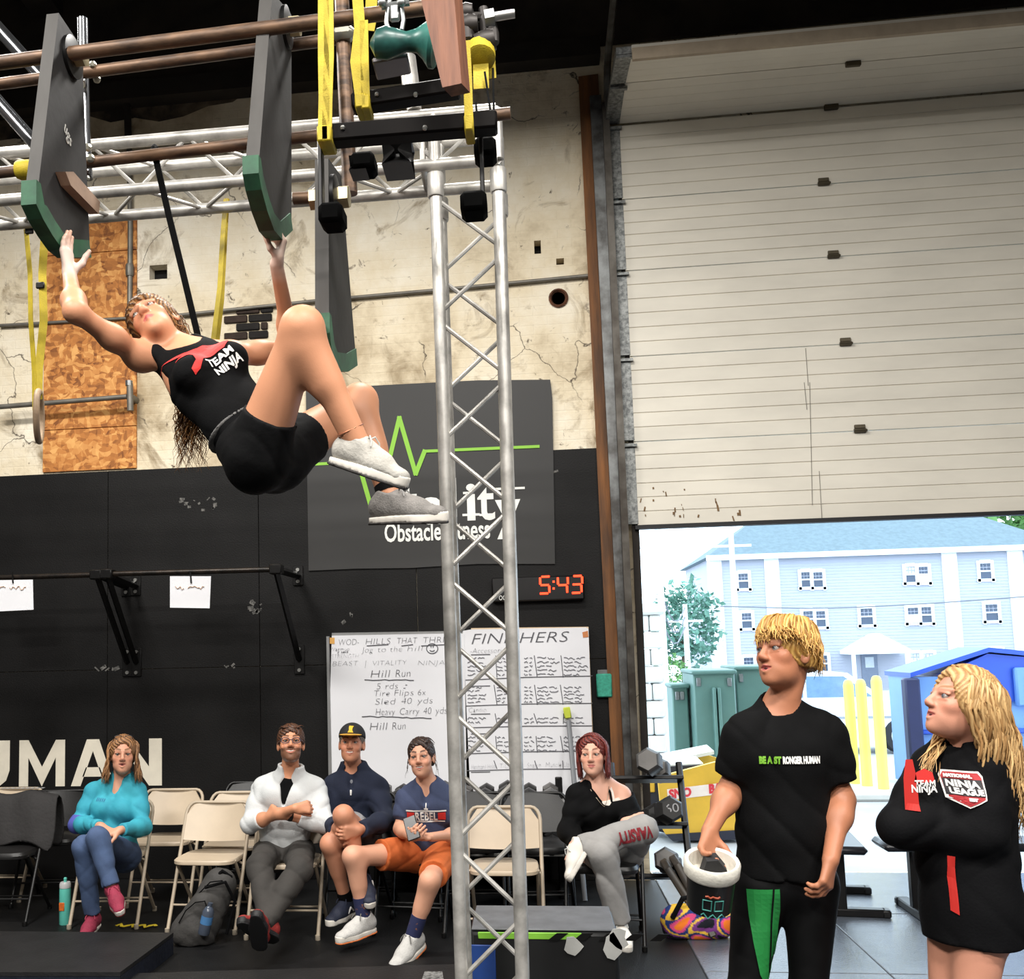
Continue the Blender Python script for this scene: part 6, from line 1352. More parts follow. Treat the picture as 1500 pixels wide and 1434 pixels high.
F = Field(); p.torso(F, .012, loose=.006); p.hips(F, .012)
for q in 'RL': p.arm(F, q, .013, None, (None, .93))
F.cap(p.J['neck']-p.up*.02, p.J['neck']+p.up*.055+p.fr*.005, .068, .064, .02, None, .9); F.cap(p.J['neck']+p.up*.12, p.J['neck']-p.up*.02, .050, .054, .01, sub=True); F.cap(p.J['neck']+p.fr*.085+p.up*.06, p.J['neck']+p.fr*.115-p.up*.075, .060, .020, .010, sub=True); F.half(p.J['pel']-p.up*.06, -p.up, 2.); F.wr = wrinkle(.006, 26, 3.)
g = p.garment('zip_top', F, .0075, TEAL); decal('|||||', .02, F, p.J['pel']+p.up*.36-p.side*.07, p.side, p.up, mat('blue_logo', (52, 92, 150), .7), p.t, width=.05, name='chest_logo', off=.005)
F = Field(); p.arm(F, 'R', .0155, (.80, None), (None, .35)); p.garment('sleeve_panel', F, .008, mat('violet_panel', (84, 92, 176), .8, var=.15), g)
F = Field(); p.hips(F, .010); F.half(p.J['pel']+p.up*.08, p.up, 2.)
for q in 'RL': p.legp(F, q, .012, None, (None, .93), il=.018)
pass; F.wr = wrinkle(.006, 30, 5.); p.garment('jeans', F, .0075, DEN)
PNK = ('maroon_knit_shoe', (150, 44, 70), .8, 0, .2, 30, .2); p.shoe('R', (.1, -.95, -.1), (0, .1, 1), PNK, SOLW, .24, laces=(190, 70, 96)); p.shoe('L', (.55, -.75, -.35), (-.1, -.4, .9), PNK, SOLW, .24, laces=(190, 70, 96), tread=mat('red_tread', (140, 44, 44), .7))
locks = []
for i in range(240):
    a = U(-1, 1); sg = 1 if i % 2 else -1; th_ = U(.5, 2.9); r0 = np.array((sg*.06*U(.2, 1.1), .03*math.cos(th_)-.03, .10-.03*U(0, 1))); m_ = np.array((sg*(.088+U(-.006, .008)), U(-.06, .035), -.01)); e = np.array((sg*(.10+U(-.02, .03)), U(-.06, .05), -.155+U(-.03, .02))); c1 = curl(r0, m_, 5, .002, 1, 0, (sg*.02, 0, .02)); locks.append((c1+curl(m_, e, 8, .006, 1., U(0, 6))[1:], .0046))
p.hair(cap_hair(.012, (0, .108, -.032), (.068, .082, .114), -.10), locks, (92, 62, 40), (176, 128, 84))
mb = MB()
for g_ in (-1, 1):
    mb.tube([V(*p.W((g_*.032+.024*math.cos(a), .045+.0*a, .112+.012*math.sin(a)))) for a in [k*.5236 for k in range(13)]], .0022, 6); mb.tube([V(*p.W((g_*.056, .045, .112))), V(*p.W((g_*.082, -.01, .05)))], .0022, 6)
mb.tube([V(*p.W((-.008, .045, .114))), V(*p.W((.008, .045, .114)))], .0022, 6); mb.build('raised_glasses', mat('glass_frame', (40, 34, 34), .4), p.t)
MB().lathe([(.033, -.012), (.034, 0), (.033, .012)], p.J['wR']*.9+p.J['eR']*.1, 16, p.J['wR']-p.J['eR']).build('wristwatch', mat('pale_watch', (220, 220, 216), .4), p.t)
# ================================================================== man in glasses
p = seated('person in a light grey quarter-zip and glasses with folded arms', G(400, 1380, 0), sc=1.0, skin=(204, 142, 108), hs=1.0, torso=1.02)
p.joints(sR=(380, 1148, 6.32), eR=(366, 1207, 6.20), wR=(432, 1184, 6.02), sL=(468, 1150, 6.32), eL=(475, 1206, 6.20), wL=(408, 1192, 6.07), neck=(425, 1136, 6.30), pel=(415, 1246, 6.36), hR=(394, 1250, 6.32), hL=(438, 1250, 6.32), kR=(380, 1268, 5.92), aR=(392, 1352, 5.66), kL=(440, 1272, 5.92), aL=(384, 1360, 5.60))
p.frame((0, -1, .1), (0, -1, .2)); p.torso(p.f); p.hips(p.f)
for q in 'RL': p.arm(p.f, q); p.legp(p.f, q)
p.hand('R', (.9, .35, .05), (.1, 1, -.3), (.9, .9, .9, .9), -1, (.8, .3, .5)); p.hand('L', (-.8, .6, .15), (0, 1, -.2), (.7, .7, .7, .7), 1, (.8, .3, .5))
p.head((426, 1090, 6.24), (.22, -.92, .30), (-.05, .30, .95), look=(.15, -.8, .5), mouth='smile', smile=1., brow=(60, 40, 30), lip=(176, 96, 84), beard=(74, 50, 38), iris=(50, 40, 34)); p.finish()
GRY = mat('heather_grey_fleece', (206, 208, 208), .9, var=.07, scale=9, bump=.14, bscale=150)
F = Field(); p.torso(F, .016, loose=.012); p.hips(F, .014); p.arm(F, 'R', .017, None, (None, .26)); p.arm(F, 'L', .017, None, (None, .55))
F.cap(p.J['neck']-p.up*.01, p.J['neck']+p.up*.07, .078, .080, .02, None, .95); F.cap(p.J['neck']+p.up*.14, p.J['neck']-p.up*.05, .066, .056, .01, sub=True); F.cap(p.J['neck']+p.fr*.09+p.up*.08, p.J['neck']+p.fr*.125-p.up*.14, .058, .016, .010, sub=True); F.half(p.J['pel']-p.up*.02, -p.up, 2.); F.wr = wrinkle(.008, 24, 1.5); p.garment('quarter_zip', F, .0075, GRY)
F2 = Field(); p.torso(F2, .006); F2.cap(p.J['neck']+p.up*.16, p.J['neck']+p.up*.0, .058, .058, .01, sub=True); F2.half(p.J['pel']+p.up*.2, -p.up, 2.); p.garment('undershirt', F2, .008, BLKC)
MB().tube([V(*(p.J['neck']+p.fr*.118-p.up*.145)), V(*(p.J['neck']+p.fr*.122-p.up*.175))], .005, 6).build('zip_pull', ALU, p.t)
F = Field(); p.hips(F, .014); F.half(p.J['pel']+p.up*.07, p.up, 2.)
for q in 'RL': p.legp(F, q, .016, None, (None, .95), il=.012)
pass; F.wr = wrinkle(.008, 24, 2.5); p.garment('trousers', F, .0075, mat('charcoal_cotton', (58, 55, 52), .85, var=.2, scale=9, bump=.12))
RSH = ('red_mesh_shoe', (152, 44, 40), .7, 0, .3, 30, .2); BKT = mat('black_tread', (22, 22, 24), .6, var=.2); p.shoe('R', (-.5, -.55, .45), (-.1, .65, .7), RSH, BKT, .275, laces=(40, 36, 36), tread=BKT); p.shoe('L', (.1, -.55, .75), (.0, .85, .5), RSH, BKT, .275, laces=(40, 36, 36), tread=BKT)
locks = [(curl((U(-.05, .05), .06+U(-.02, .01), .088), (U(-.080, .080), -.04+U(-.05, .03), .112-.03*U(0, 1)), 7, .003, 1, 0, (0, 0, .012)), .005) for i in range(150)]
p.hair(cap_hair(.011, (0, .105, -.03), (.070, .072, .098), -.015), locks, (50, 32, 24), (104, 66, 44))
def glasses(p, m):
    mb = MB()
    for g_ in (-1, 1):
        mb.tube([V(*p.W((g_*.033+.024*math.cos(a)*(1+.12*abs(math.sin(2*a))), .098, .002+.017*math.sin(a)))) for a in [k*.3927 for k in range(17)]], .0024, 6); mb.tube([V(*p.W((g_*.058, .096, .006))), V(*p.W((g_*.078, .03, .006))), V(*p.W((g_*.079, -.02, -.004)))], .0022, 6)
    mb.tube([V(*p.W((-.009, .099, .006))), V(*p.W((.009, .099, .006)))], .0022, 6); return mb.build('glasses', m, p.t)
glasses(p, mat('dark_violet_frame', (52, 42, 66), .35)); MB().lathe([(.030, -.013), (.032, 0), (.030, .013)], p.J['wL']*.75+p.J['eL']*.25, 16, p.J['wL']-p.J['eL']).build('wristwatch', mat('dark_watch', (30, 28, 28), .3), p.t)
# ================================================================== man in the cap
NAVY = mat('navy_fleece', (22, 30, 52), .9, var=.2, scale=8, bump=.12, bscale=150)
p = seated('person in a navy hoodie and black and gold cap clasping a raised knee', G(500, 1368, 0), sc=1.02, skin=(200, 138, 108), hs=1.0, torso=1.05)
p.joints(sR=(484, 1146, 6.55), eR=(474, 1203, 6.36), wR=(494, 1214, 6.05), sL=(558, 1148, 6.55), eL=(566, 1202, 6.36), wL=(525, 1216, 6.02), neck=(518, 1130, 6.54), pel=(525, 1236, 6.62), hR=(504, 1240, 6.58), hL=(546, 1240, 6.58), kR=(484, 1236, 6.08), aR=(508, 1322, 6.22), kL=(503, 1194, 6.02), aL=(532, 1285, 6.12))
p.frame((-.05, -1, .1), (-.1, -1, .1)); p.torso(p.f); p.hips(p.f)
for q in 'RL': p.arm(p.f, q); p.legp(p.f, q)
p.hand('R', (.8, -.5, -.15), (.2, .6, .1), (.6, .6, .6, .6), -1, spread=.1); p.hand('L', (-.8, -.5, -.1), (-.1, .6, .1), (.6, .6, .6, .6), 1, spread=.1)
p.head((515, 1090, 6.48), (.06, -.96, .20), (.02, .2, .97), look=(.0, -.85, .4), mouth='smile', smile=.9, brow=(90, 70, 56), lip=(170, 98, 88), iris=(50, 44, 40)); p.finish()
F = Field(); p.torso(F, .018, loose=.014); p.hips(F, .012)
for q in 'RL': p.arm(F, q, .019, None, (None, .90))
F.cap(p.J['neck']-p.up*.0-p.fr*.02, p.J['neck']+p.up*.06-p.fr*.03, .092, .080, .03, None, .9); F.cap(p.J['neck']+p.up*.14, p.J['neck']-p.up*.03, .062, .060, .01, sub=True); F.cap(p.J['neck']+p.fr*.09+p.up*.08, p.J['neck']+p.fr*.125-p.up*.07, .056, .016, .010, sub=True); F.half(p.J['pel']-p.up*.05, -p.up, 2.); F.wr = wrinkle(.008, 22, 4.5); p.garment('hoodie', F, .008, NAVY)
MB().bevbox(V(*(p.J['neck']+p.fr*.135-p.up*.095)), (.012, .008, .035), .003).build('zip_pull', WHP, p.t); F2 = Field(); F2.ell(p.J['neck']+p.fr*.04-p.up*.05, (.07, .06, .04), p.RT); p.garment('undershirt', F2, .008, mat('grey_tee', (120, 122, 130), .9))
F = Field(); p.hips(F, .014); F.half(p.J['pel']+p.up*.07, p.up, 2.); p.legp(F, 'R', .016, (None, .72), False); p.legp(F, 'L', .018, (None, .72), False); pass; F.wr = wrinkle(.007, 26, 5.); p.garment('shorts', F, .008, mat('grey_plaid', (150, 150, 150), .85, col2=(98, 98, 104), scale=14))
NSH = ('navy_mesh_shoe', (34, 40, 60), .7, 0, .25, 30, .2); p.shoe('R', (-.35, -.9, -.05), (0, .0, 1), NSH, SOLW, .28, WHP, laces=(40, 46, 66)); p.shoe('L', (.35, -.85, -.3), (.0, -.3, 1), NSH, SOLW, .28, WHP, laces=(40, 46, 66))
for q in 'RL': d = unit(p.J['k'+q]-p.J['a'+q]); MB().tube([p.J['a'+q]+d*.01, p.J['a'+q]+d*.08], .045, 16).build('sock', BLKC, p.t)
p.hair(cap_hair(.006, (0, .11, -.02), (.080, .10, .09), -.03), [], (86, 74, 62), (130, 116, 102))
cpf = Field(); cp = p.W; G1 = Field(); G1.ell(p.W((0, -.018, .050)), (.086, .106, .088), p.RH, .02); G1.half(p.W((0, 0, .040)), p.RH@np.array((0, .12, -1.)), 1.); ca = soft('cap', G1, .0055, mat('black_cap_cloth', (26, 26, 28), .8, var=.1), p.t)
G2 = Field(); G2.cap(p.W((0, .06, .052)), p.W((0, .115, .044)), .072, .066, .01, ax=p.RH@np.array((0, .1, 1.)), sq=.1); soft('cap_brim', G2, .0045, mat('gold_brim', (214, 160, 60), .75, var=.08), ca)
decal('', 0, G1, p.W((0, .088, .088)), -p.RH[:, 0], p.RH@np.array((0, -.35, 1.)), mat('gold_print', (232, 180, 40), .7), ca, mesh=([(-.018, -.025), (.018, -.025), (.011, -.008), (.012, .008), (.018, .024), (-.010, .026), (-.012, .008), (-.010, -.008)], [tuple(range(8))]), name='cap_emblem', off=.003)
# ================================================================== man in the blue tee
p = seated('person in a blue printed tee and orange shorts holding a phone', G(600, 1405, 0), sc=1.0, skin=(216, 160, 132), hs=.98, torso=.98)
p.joints(sR=(590, 1164, 6.26), eR=(586, 1214, 6.20), wR=(604, 1226, 5.98), sL=(664, 1164, 6.26), eL=(672, 1222, 6.20), wL=(632, 1226, 5.96), neck=(626, 1152, 6.25), pel=(630, 1246, 6.34), hR=(608, 1250, 6.30), hL=(652, 1250, 6.30), kR=(517, 1254, 5.98), aR=(533, 1346, 6.02), kL=(630, 1290, 5.80), aL=(604, 1374, 5.82))
p.frame((-.1, -1, .1), (-.35, -1, .1)); p.torso(p.f); p.hips(p.f)
for q in 'RL': p.arm(p.f, q); p.legp(p.f, q)
p.hand('R', (.3, -.75, .35), (.6, .1, .6), (.6, .6, .6, .6), -1, tc=.4); p.hand('L', (-.9, -.4, .1), (0, .1, 1), (.4, .4, .4, .4), 1)
p.head((617, 1110, 6.20), (-.08, -.95, .14), (-.08, .14, .98), look=(-.1, -.85, .5), mouth='smile', smile=.6, brow=(50, 34, 28), lip=(178, 98, 92), iris=(50, 36, 30), beard=None, jaw=.95); p.finish()
BTEE = mat('heather_blue_tee', (62, 72, 102), .88, var=.15, scale=10, bump=.12, bscale=150)
F = Field(); p.torso(F, .013, loose=.012); p.hips(F, .012)
for q in 'RL': p.arm(F, q, .020, (None, .62), False)
F.cap(p.J['neck']+p.up*.14, p.J['neck']-p.up*.01, .060, .058, .01, sub=True); F.cap(p.J['neck']+p.fr*.09+p.up*.06, p.J['neck']+p.fr*.12-p.up*.05, .05, .02, .012, sub=True); F.half(p.J['pel']-p.up*.03, -p.up, 2.); F.wr = wrinkle(.007, 26, 6.5); p.garment('tee', F, .0075, BTEE)
c = p.J['pel']+p.up*.27+p.fr*.1; bar = lambda x0, x1, y0, y1: ([(x0, y0), (x1, y0), (x1, y1), (x0, y1)], [(0, 1, 2, 3)])
decal('REBEL', .070, F, c, p.side, p.up, WHP, p.t, width=.132, bold=.0025, off=.012, spacing=1.1)
for a in ((-.115, -.07, -.022, .024), (.07, .115, -.022, .024)): decal('', 0, F, c, p.side, p.up, REDP, p.t, mesh=bar(*a), name='red_bar', off=.0055)
for a in ((-.12, .12, .029, .037), (-.11, .11, -.036, -.028), (-.012, .012, .040, .05), (-.003, .003, .05, .075)): decal('', 0, F, c, p.side, p.up, WHP, p.t, mesh=bar(*a), name='white_bar', off=.006)
ORG = mat('orange_twill', (206, 104, 48), .85, var=.12, scale=8, bump=.1); F = Field(); p.hips(F, .016); F.half(p.J['pel']+p.up*.06, p.up, 2.); p.legp(F, 'R', .024, (None, .56), False); p.legp(F, 'L', .024, (None, .80), False); pass; F.wr = wrinkle(.007, 24, 7.); p.garment('shorts', F, .0075, ORG)
SOK = mat('navy_patterned_sock', (34, 40, 78), .85, col2=(150, 96, 50), scale=28, contrast=(.30, .38)); SHW = ('white_mesh_shoe', (196, 194, 190), .75, 0, .15, 34, .2)
for q, tt in (('R', (-.55, -.75, -.05)), ('L', (-.45, -.8, -.3))):
    d = unit(p.J['k'+q]-p.J['a'+q]); MB().tube([p.J['a'+q]+d*.01, p.J['a'+q]+d*.11, p.J['a'+q]+d*.13], [.043, .044, .044], 16).build('sock', SOK, p.t); p.shoe(q, tt, (0, -.02, 1) if q == 'R' else (-.05, -.2, 1), SHW, SOLW, .285, None, laces=(110, 108, 104), tread=mat('orange_tread', (222, 120, 60), .6))
locks = [(curl((U(-.06, .06), .055, .085), (U(-.075, .075), -.09, .05+U(-.04, .06)), 7, .002, 1, 0, (0, 0, .03)), .007) for i in range(40)]
for sg in (-1, 1):
    for i in range(4): locks.append((curl((sg*.080, U(-.02, .02), .0), (sg*(.088+U(0, .02)), U(-.02, .03), -.09+U(-.04, .02)), 9, .004, 1.2, U(0, 6)), .0014))
for i in range(16): locks.append((curl((U(-.03, .03), -.09, -.03), (U(-.09, .09), -.07+U(-.02, .04), -.17+U(-.03, .02)), 9, .006, 1.4, U(0, 6)), .006))
p.hair(cap_hair(.007, (0, .10, -.03), (.068, .075, .108), -.05), locks, (34, 24, 20), (70, 48, 38))
ph = thing('smartphone', 'dark smartphone held by the person in orange shorts', 'phone', V(*px2(603, 1214, 5.93))); c = V(*px2(603, 1213, 5.92)); Rr = np.array(Matrix.Rotation(-.35, 3, 'Y')@Matrix.Rotation(.9, 3, 'X')); Rr = Matrix(Rr.tolist())
MB().bevbox(c, (.075, .15, .009), .004, Rr).build('case', mat('phone_case', (26, 26, 28), .3), ph); MB().bevbox(c+Rr @ V(0, 0, -.005), (.068, .14, .003), .001, Rr).build('back_panel', mat('phone_grey', (90, 92, 96), .25), ph)
# ================================================================== red-haired woman
p = seated('person with red bobbed hair in a black cardigan and grey sweatpants', G(900, 1392, 0), sc=.97, skin=(226, 172, 148), hs=.98, bust=.4)
p.joints(sR=(840, 1160, 6.20), eR=(832, 1218, 6.12), wR=(848, 1236, 5.92), sL=(916, 1156, 6.24), eL=(928, 1212, 6.10), wL=(915, 1204, 5.98), neck=(874, 1146, 6.22), pel=(892, 1252, 6.26), hR=(870, 1256, 6.22), hL=(914, 1256, 6.22), kR=(884, 1250, 5.80), aR=(908, 1356, 5.86), kL=(944, 1214, 5.96), aL=(842, 1240, 5.84))
p.frame((-.1, -1, .1), (0, -1, .2)); p.torso(p.f); p.hips(p.f)
for q in 'RL': p.arm(p.f, q); p.legp(p.f, q)
p.hand('R', (-.15, -.75, -.5), (.2, .3, -1), (.45, .5, .5, .5), -1, spread=.1); p.hand('L', (.7, -.5, .05), (.2, .7, -.5), (.4, .4, .4, .4), 1)
p.head((868, 1106, 6.17), (-.18, -.96, .10), (-.02, .1, 1), look=(-.45, -.8, .3), brow=(110, 70, 56), lip=(196, 108, 104), iris=(70, 70, 64), mouth='closed'); p.finish()
F = Field(); p.torso(F, .012, loose=.01, neck=False); p.hips(F, .010); p.arm(F, 'R', .020, None, (None, .92)); p.arm(F, 'L', .024, (.30, None), (None, .86)); F.cap(p.J['neck']-p.up*.02-p.fr*.01, p.J['sR']+p.up*.012, .046, .056, .03)
F.cap(p.J['neck']+p.up*.12, p.J['neck']-p.up*.0, .06, .062, .01, sub=True); F.cap(p.J['neck']+p.fr*.10+p.up*.03+p.side*.03, p.J['neck']+p.fr*.16-p.up*.15+p.side*.01, .085, .02, .012, sub=True); F.ell(p.J['sL']+p.up*.055-p.side*.03, (.115, .14, .085), p.RT, .012, True); F.half(p.J['pel']-p.up*.05, -p.up, 2.); F.wr = wrinkle(.008, 24, 8.); p.garment('cardigan', F, .0075, BLKC)
F = Field(); p.torso(F, .004, neck=False); F.half(p.J['pel']+p.up*.34, p.up, 2.); F.half(p.J['pel']+p.up*.1, -p.up, 2.); p.garment('camisole', F, .008, mat('cream_cotton', (226, 216, 206), .85))
for q, m_ in ((.062, mat('cream_cotton', (1, 1, 1))), (.048, BLKC)): strap(MB(), [V(*(p.J['neck']+p.side*q-p.up*.005+p.fr*.035)), V(*(p.J['neck']+p.side*(q+.004)-p.up*.05+p.fr*.092)), V(*(p.J['neck']+p.side*q-p.up*.13+p.fr*.118))], .012, .004, nv=V(0, 1, 0)).build('shoulder_strap', m_, p.t)
mb = MB().tube([V(*(p.J['neck']+p.side*(.055*x)+p.fr*(.075+.05*(1-x*x))-p.up*(.015+.10*(1-abs(x)**1.3)))) for x in np.linspace(-1, 1, 11)], .0016, 5); mb.build('necklace', mat('silver_chain', (170, 160, 140), .3, .8), p.t)
GSW = mat('grey_sweatpants', (156, 154, 152), .9, var=.12, scale=9, bump=.12); F = Field(); p.hips(F, .014); F.half(p.J['pel']+p.up*.07, p.up, 2.); p.legp(F, 'R', .020, None, (None, .93), il=.034); p.legp(F, 'L', .020, None, (None, .93), il=.018); pass; F.wr = wrinkle(.008, 22, 9.); p.garment('sweatpants', F, .0075, GSW)
sh = unit(p.J['aL']-p.J['kL']); c = p.J['kL']*.80+p.J['aL']*.20; decal('VARSITY', .09, F, c+np.array((0, -.02, .0)), sh, DOWN, mat('maroon_print', (140, 32, 44), .8), p.t, width=.2, bold=.004, off=.006)
p.shoe('L', (-.45, -.55, -.60), (-.75, .1, .55), ('white_leather_shoe', (226, 220, 210), .55, 0, .06, 12, .05), SOLW, .255); p.shoe('R', (.15, -.95, -.1), (0, 0, 1), ('white_leather_shoe', (1, 1, 1)), SOLW, .255)
locks = []
for i in range(260):
    sg = 1 if i % 2 else -1; r0 = np.array((U(-.01, .02), U(-.06, .05), .118)); ry = U(-.07, .028); m_ = np.array((sg*(.086+U(-.004, .006)), ry, .01)); e = np.array((sg*(.080+U(-.012, .012)), ry+U(-.01, .015), -.125+U(-.02, .015))); locks.append((curl(r0, m_, 6, .001, 1, 0, (sg*.028, 0, .02))+curl(m_, e, 7, .003, .8, U(0, 6))[1:], .0046))
p.hair(cap_hair(.010, (0, .108, -.030), (.066, .080, .112), -.08), locks, (66, 26, 26), (142, 62, 52))
# ================================================================== blond youth with the bucket
p = Person('person with blond hair in a black tee and black and green leggings', G(1145, 1650, 0), sc=1.02, skin=(178, 118, 88), hs=1.0, neck=.053, arm=1.0, torso=.98); PEOPLE.append(p)
Yb = 3.62
p.joints(sR=(1082, 1066, Yb), eR=(1070, 1158, Yb+.02), wR=(1040, 1216, Yb-.12), sL=(1216, 1062, Yb+.03), eL=(1234, 1172, Yb+.02), wL=(1217, 1258, Yb-.12), neck=(1141, 1040, Yb+.02), pel=(1150, 1282, Yb+.04), hR=(1112, 1300, Yb+.03), hL=(1188, 1300, Yb+.05), kR=(1092, 1462, Yb), aR=(1095, 1610, Yb+.06), kL=(1184, 1464, Yb+.02), aL=(1188, 1612, Yb+.08))
p.frame((-.1, -1, 0), (-.1, -1, 0)); p.torso(p.f); p.hips(p.f)
for q in 'RL': p.arm(p.f, q); p.legp(p.f, q)
p.hand('R', (-.25, -.55, -.75), (.5, -.6, .1), (.5, .5, .55, .55), -1, (.5, .6, .5)); p.hand('L', (-.30, -.25, -.9), (-.7, .5, 0), (.5, .55, .6, .65), 1, (.7, .6, .2), tc=.3)
p.head((1148, 958, Yb), (-.80, -.56, .20), (-.02, .12, .99), look=(-.75, -.45, .45), mouth='open', brow=(120, 84, 50), lip=(190, 104, 102), iris=(60, 66, 70), jaw=1.0); p.finish(.008, .0032)
F = Field(); p.torso(F, .012, loose=.012); p.hips(F, .010); F.cap(p.J['pel']+p.up*.36, p.J['pel']-p.up*.05, .128, .146, .05, ax=p.fr, sq=.76)
for q in 'RL': p.arm(F, q, .024, (None, .72), False)
F.cap(p.J['neck']+p.up*.14, p.J['neck']+p.up*.022+p.fr*.010, .057, .057, .01, sub=True); F.half(p.J['pel']+p.up*.005, -p.up, 2.); F.wr = wrinkle(.007, 24, 1.2); p.garment('tee', F, .007, BLKC)
cc = p.J['pel']+p.up*.40+p.fr*.12-p.side*.015; decal('BE A ST', .030, F, cc-p.side*.062, p.side, p.up, mat('lime_print', (120, 180, 50), .7), p.t, width=.068, bold=.002, off=.0045); decal('RONGER HUMAN', .030, F, cc+p.side*.038, p.side, p.up, WHP, p.t, width=.122, bold=.002, off=.0045)
F = Field(); p.hips(F, .002); F.half(p.J['pel']+p.up*.07, p.up, 2.)
for q in 'RL': p.legp(F, q, .004, None, (None, .95))
pass; F.wr = wrinkle(.0015, 30, 2.); lg = p.garment('leggings', F, .0075, mat('black_leggings', (12, 12, 13), .6, spec=.15, var=.2))
c = p.J['hR']*.55+p.J['kR']*.45; panel = ([(-.045, .17), (.055, .175), (.058, .10), (.048, .0), (.038, -.08), (.022, -.13), (.008, -.15), (-.018, -.10), (-.034, -.0), (-.043, .09)], [tuple(range(10))]); decal('', 0, F, c+np.array((.02, 0, 0)), RIGHT, UP, mat('green_panel', (26, 128, 58), .6, var=.12), lg, mesh=panel, name='green_panel', off=.004)
decal('', 0, F, c+np.array((.035, 0, .0)), RIGHT, UP, BLKC, lg, mesh=([(.018, .175), (.024, .175), (.014, .05), (.005, -.10), (-.001, -.10), (.008, .05)], [tuple(range(6))]), name='seam', off=.006)
for q in 'RL': p.shoe(q, (-.15, -1, 0), (0, 0, 1), ('black_trainer', (24, 24, 26), .7, 0, .1, 20, .1), BKT, .285, laces=(40, 40, 40))
locks = []
for i in range(420):
    a = U(-2.9, 2.9); x, y = math.sin(a), math.cos(a); r0 = np.array((U(-.02, .02), U(-.04, .0), .122)); m_ = np.array((x*(.084+U(0, .010)), -.02+y*(.106+U(0, .008)), .060+U(-.01, .02)))
    ln = U(.014, .045) if y > .35 else (U(.05, .085) if y > -.4 else U(.09, .135)); e = m_+np.array((x*.006+(U(-.03, -.005) if y > .35 else U(-.015, .015)), (.012 if y > .3 else -.004), -ln)); locks.append((curl(r0, m_, 6, .002, 1, 0, (x*.012, y*.012, .026))+curl(m_, e, 7, .003 if y > .3 else .006, .9, U(0, 6))[1:], .0046))
p.hair(cap_hair(.016, (0, .108, -.045), (.068, .075, .098), -.045), locks, (150, 104, 48), (224, 180, 104))
# bucket with a white rim and a chalk block in it
bc = thing('chalk_bucket', 'black bucket with a white liner over its rim held by the blond youth', 'bucket', V(*px2(1048, 1325, Yb-.22))); c = px2(1043, 1262, Yb-.22); bz = .74; ax_ = unit((.06, -.30, .95)); bk_ = lambda pr, n=28: MB().lathe([(r*bz, h_*bz*1.08) for r, h_ in pr], c, n, ax_)
bk_([(.085, -.20), (.092, -.195), (.104, -.02), (.098, -.02), (.088, -.17), (.001, -.168)]).build('pail', mat('black_pail', (18, 19, 20), .4, var=.1), bc)
bk_([(.108, -.055), (.116, -.045), (.118, .0), (.112, .010), (.098, .004), (.094, -.02), (.088, -.10), (.001, -.11)]).build('liner', mat('white_liner', (230, 226, 214), .7, var=.06, scale=20, bump=.2, bscale=30), bc)
e1 = unit(np.cross(ax_, CAMW)); e2 = np.cross(ax_, e1); Rb = Matrix([[e1[i], e2[i], ax_[i]] for i in range(3)])
tag(MB().prism([(-.035, -.03), (.03, -.035), (.045, .01), (.015, .045), (-.02, .04)], (V(*(c-ax_*.03)), V(*e1), V(*ax_), V(*e2)), -.02, .03).build('chalk_sponge', mat('dark_sponge', (34, 34, 36), .85, var=.3, bump=.2), smooth=False), 'dark angular sponge lying in the chalk bucket', 'sponge')
bsurf = lambda a, h_: V(*(c+ax_*h_+(e1*math.sin(a)-e2*math.cos(a)*(1 if (-e2)@CAMW > 0 else -1))*(.0795+h_*.06)))
mb = MB()
for a0 in (-.45, .05): mb.tube([bsurf(a0+da, h_) for da, h_ in ((0, -.13), (.36, -.13), (.36, -.095), (0, -.095), (0, -.13))], .0022, 5)
mb.tube([bsurf(-.5+.1*k, -.15+.008*math.sin(k*1.6)) for k in range(11)], .0022, 5); mb.build('teal_drawing', mat('teal_marker', (70, 150, 140), .6), bc)
mb = MB(); mb.tube([bsurf(-.35+.1*k, -.082+.003*math.sin(k*2.4)) for k in range(7)], .0035, 5); mb.build('orange_drawing', mat('orange_marker', (170, 78, 50), .6), bc)
# ================================================================== blonde woman
p = Person('person with long wavy blonde hair in a black jacket with red zips', G(1400, 1690, 0), sc=.96, skin=(198, 140, 116), hs=.96, neck=.05, bust=.5, leg=1.0, torso=.95); PEOPLE.append(p)
Yg = 3.42
p.joints(sR=(1352, 1118, Yg+.10), eR=(1318, 1212, Yg-.02), wR=(1400, 1206, Yg+.00), sL=(1448, 1116, Yg-.02), eL=(1442, 1224, Yg-.08), wL=(1352, 1212, Yg+.02), neck=(1408, 1096, Yg+.06), pel=(1420, 1326, Yg+.04), hR=(1398, 1345, Yg+.09), hL=(1440, 1345, Yg-.02), kR=(1388, 1512, Yg+.07), aR=(1398, 1655, Yg+.12), kL=(1420, 1515, Yg-.04), aL=(1432, 1660, Yg+.02))
p.frame((-.8, -.6, 0), (-.8, -.6, 0)); p.torso(p.f); p.hips(p.f)
for q in 'RL': p.arm(p.f, q); p.legp(p.f, q)
p.hand('R', (.8, .3, .1), (.1, 1, 0), (.9, .9, .9, .9), -1, sz=.7); p.hand('L', (-.5, .8, .1), (0, 1, -.2), (.9, .9, .9, .9), 1, sz=.7)
p.head((1406, 1032, Yg), (-.91, -.18, .36), (.35, .08, .93), look=(-.7, -.35, .62), mouth='open', brow=(140, 104, 72), lip=(190, 110, 104), iris=(70, 80, 90), jaw=.82); p.finish(.008, .0032)
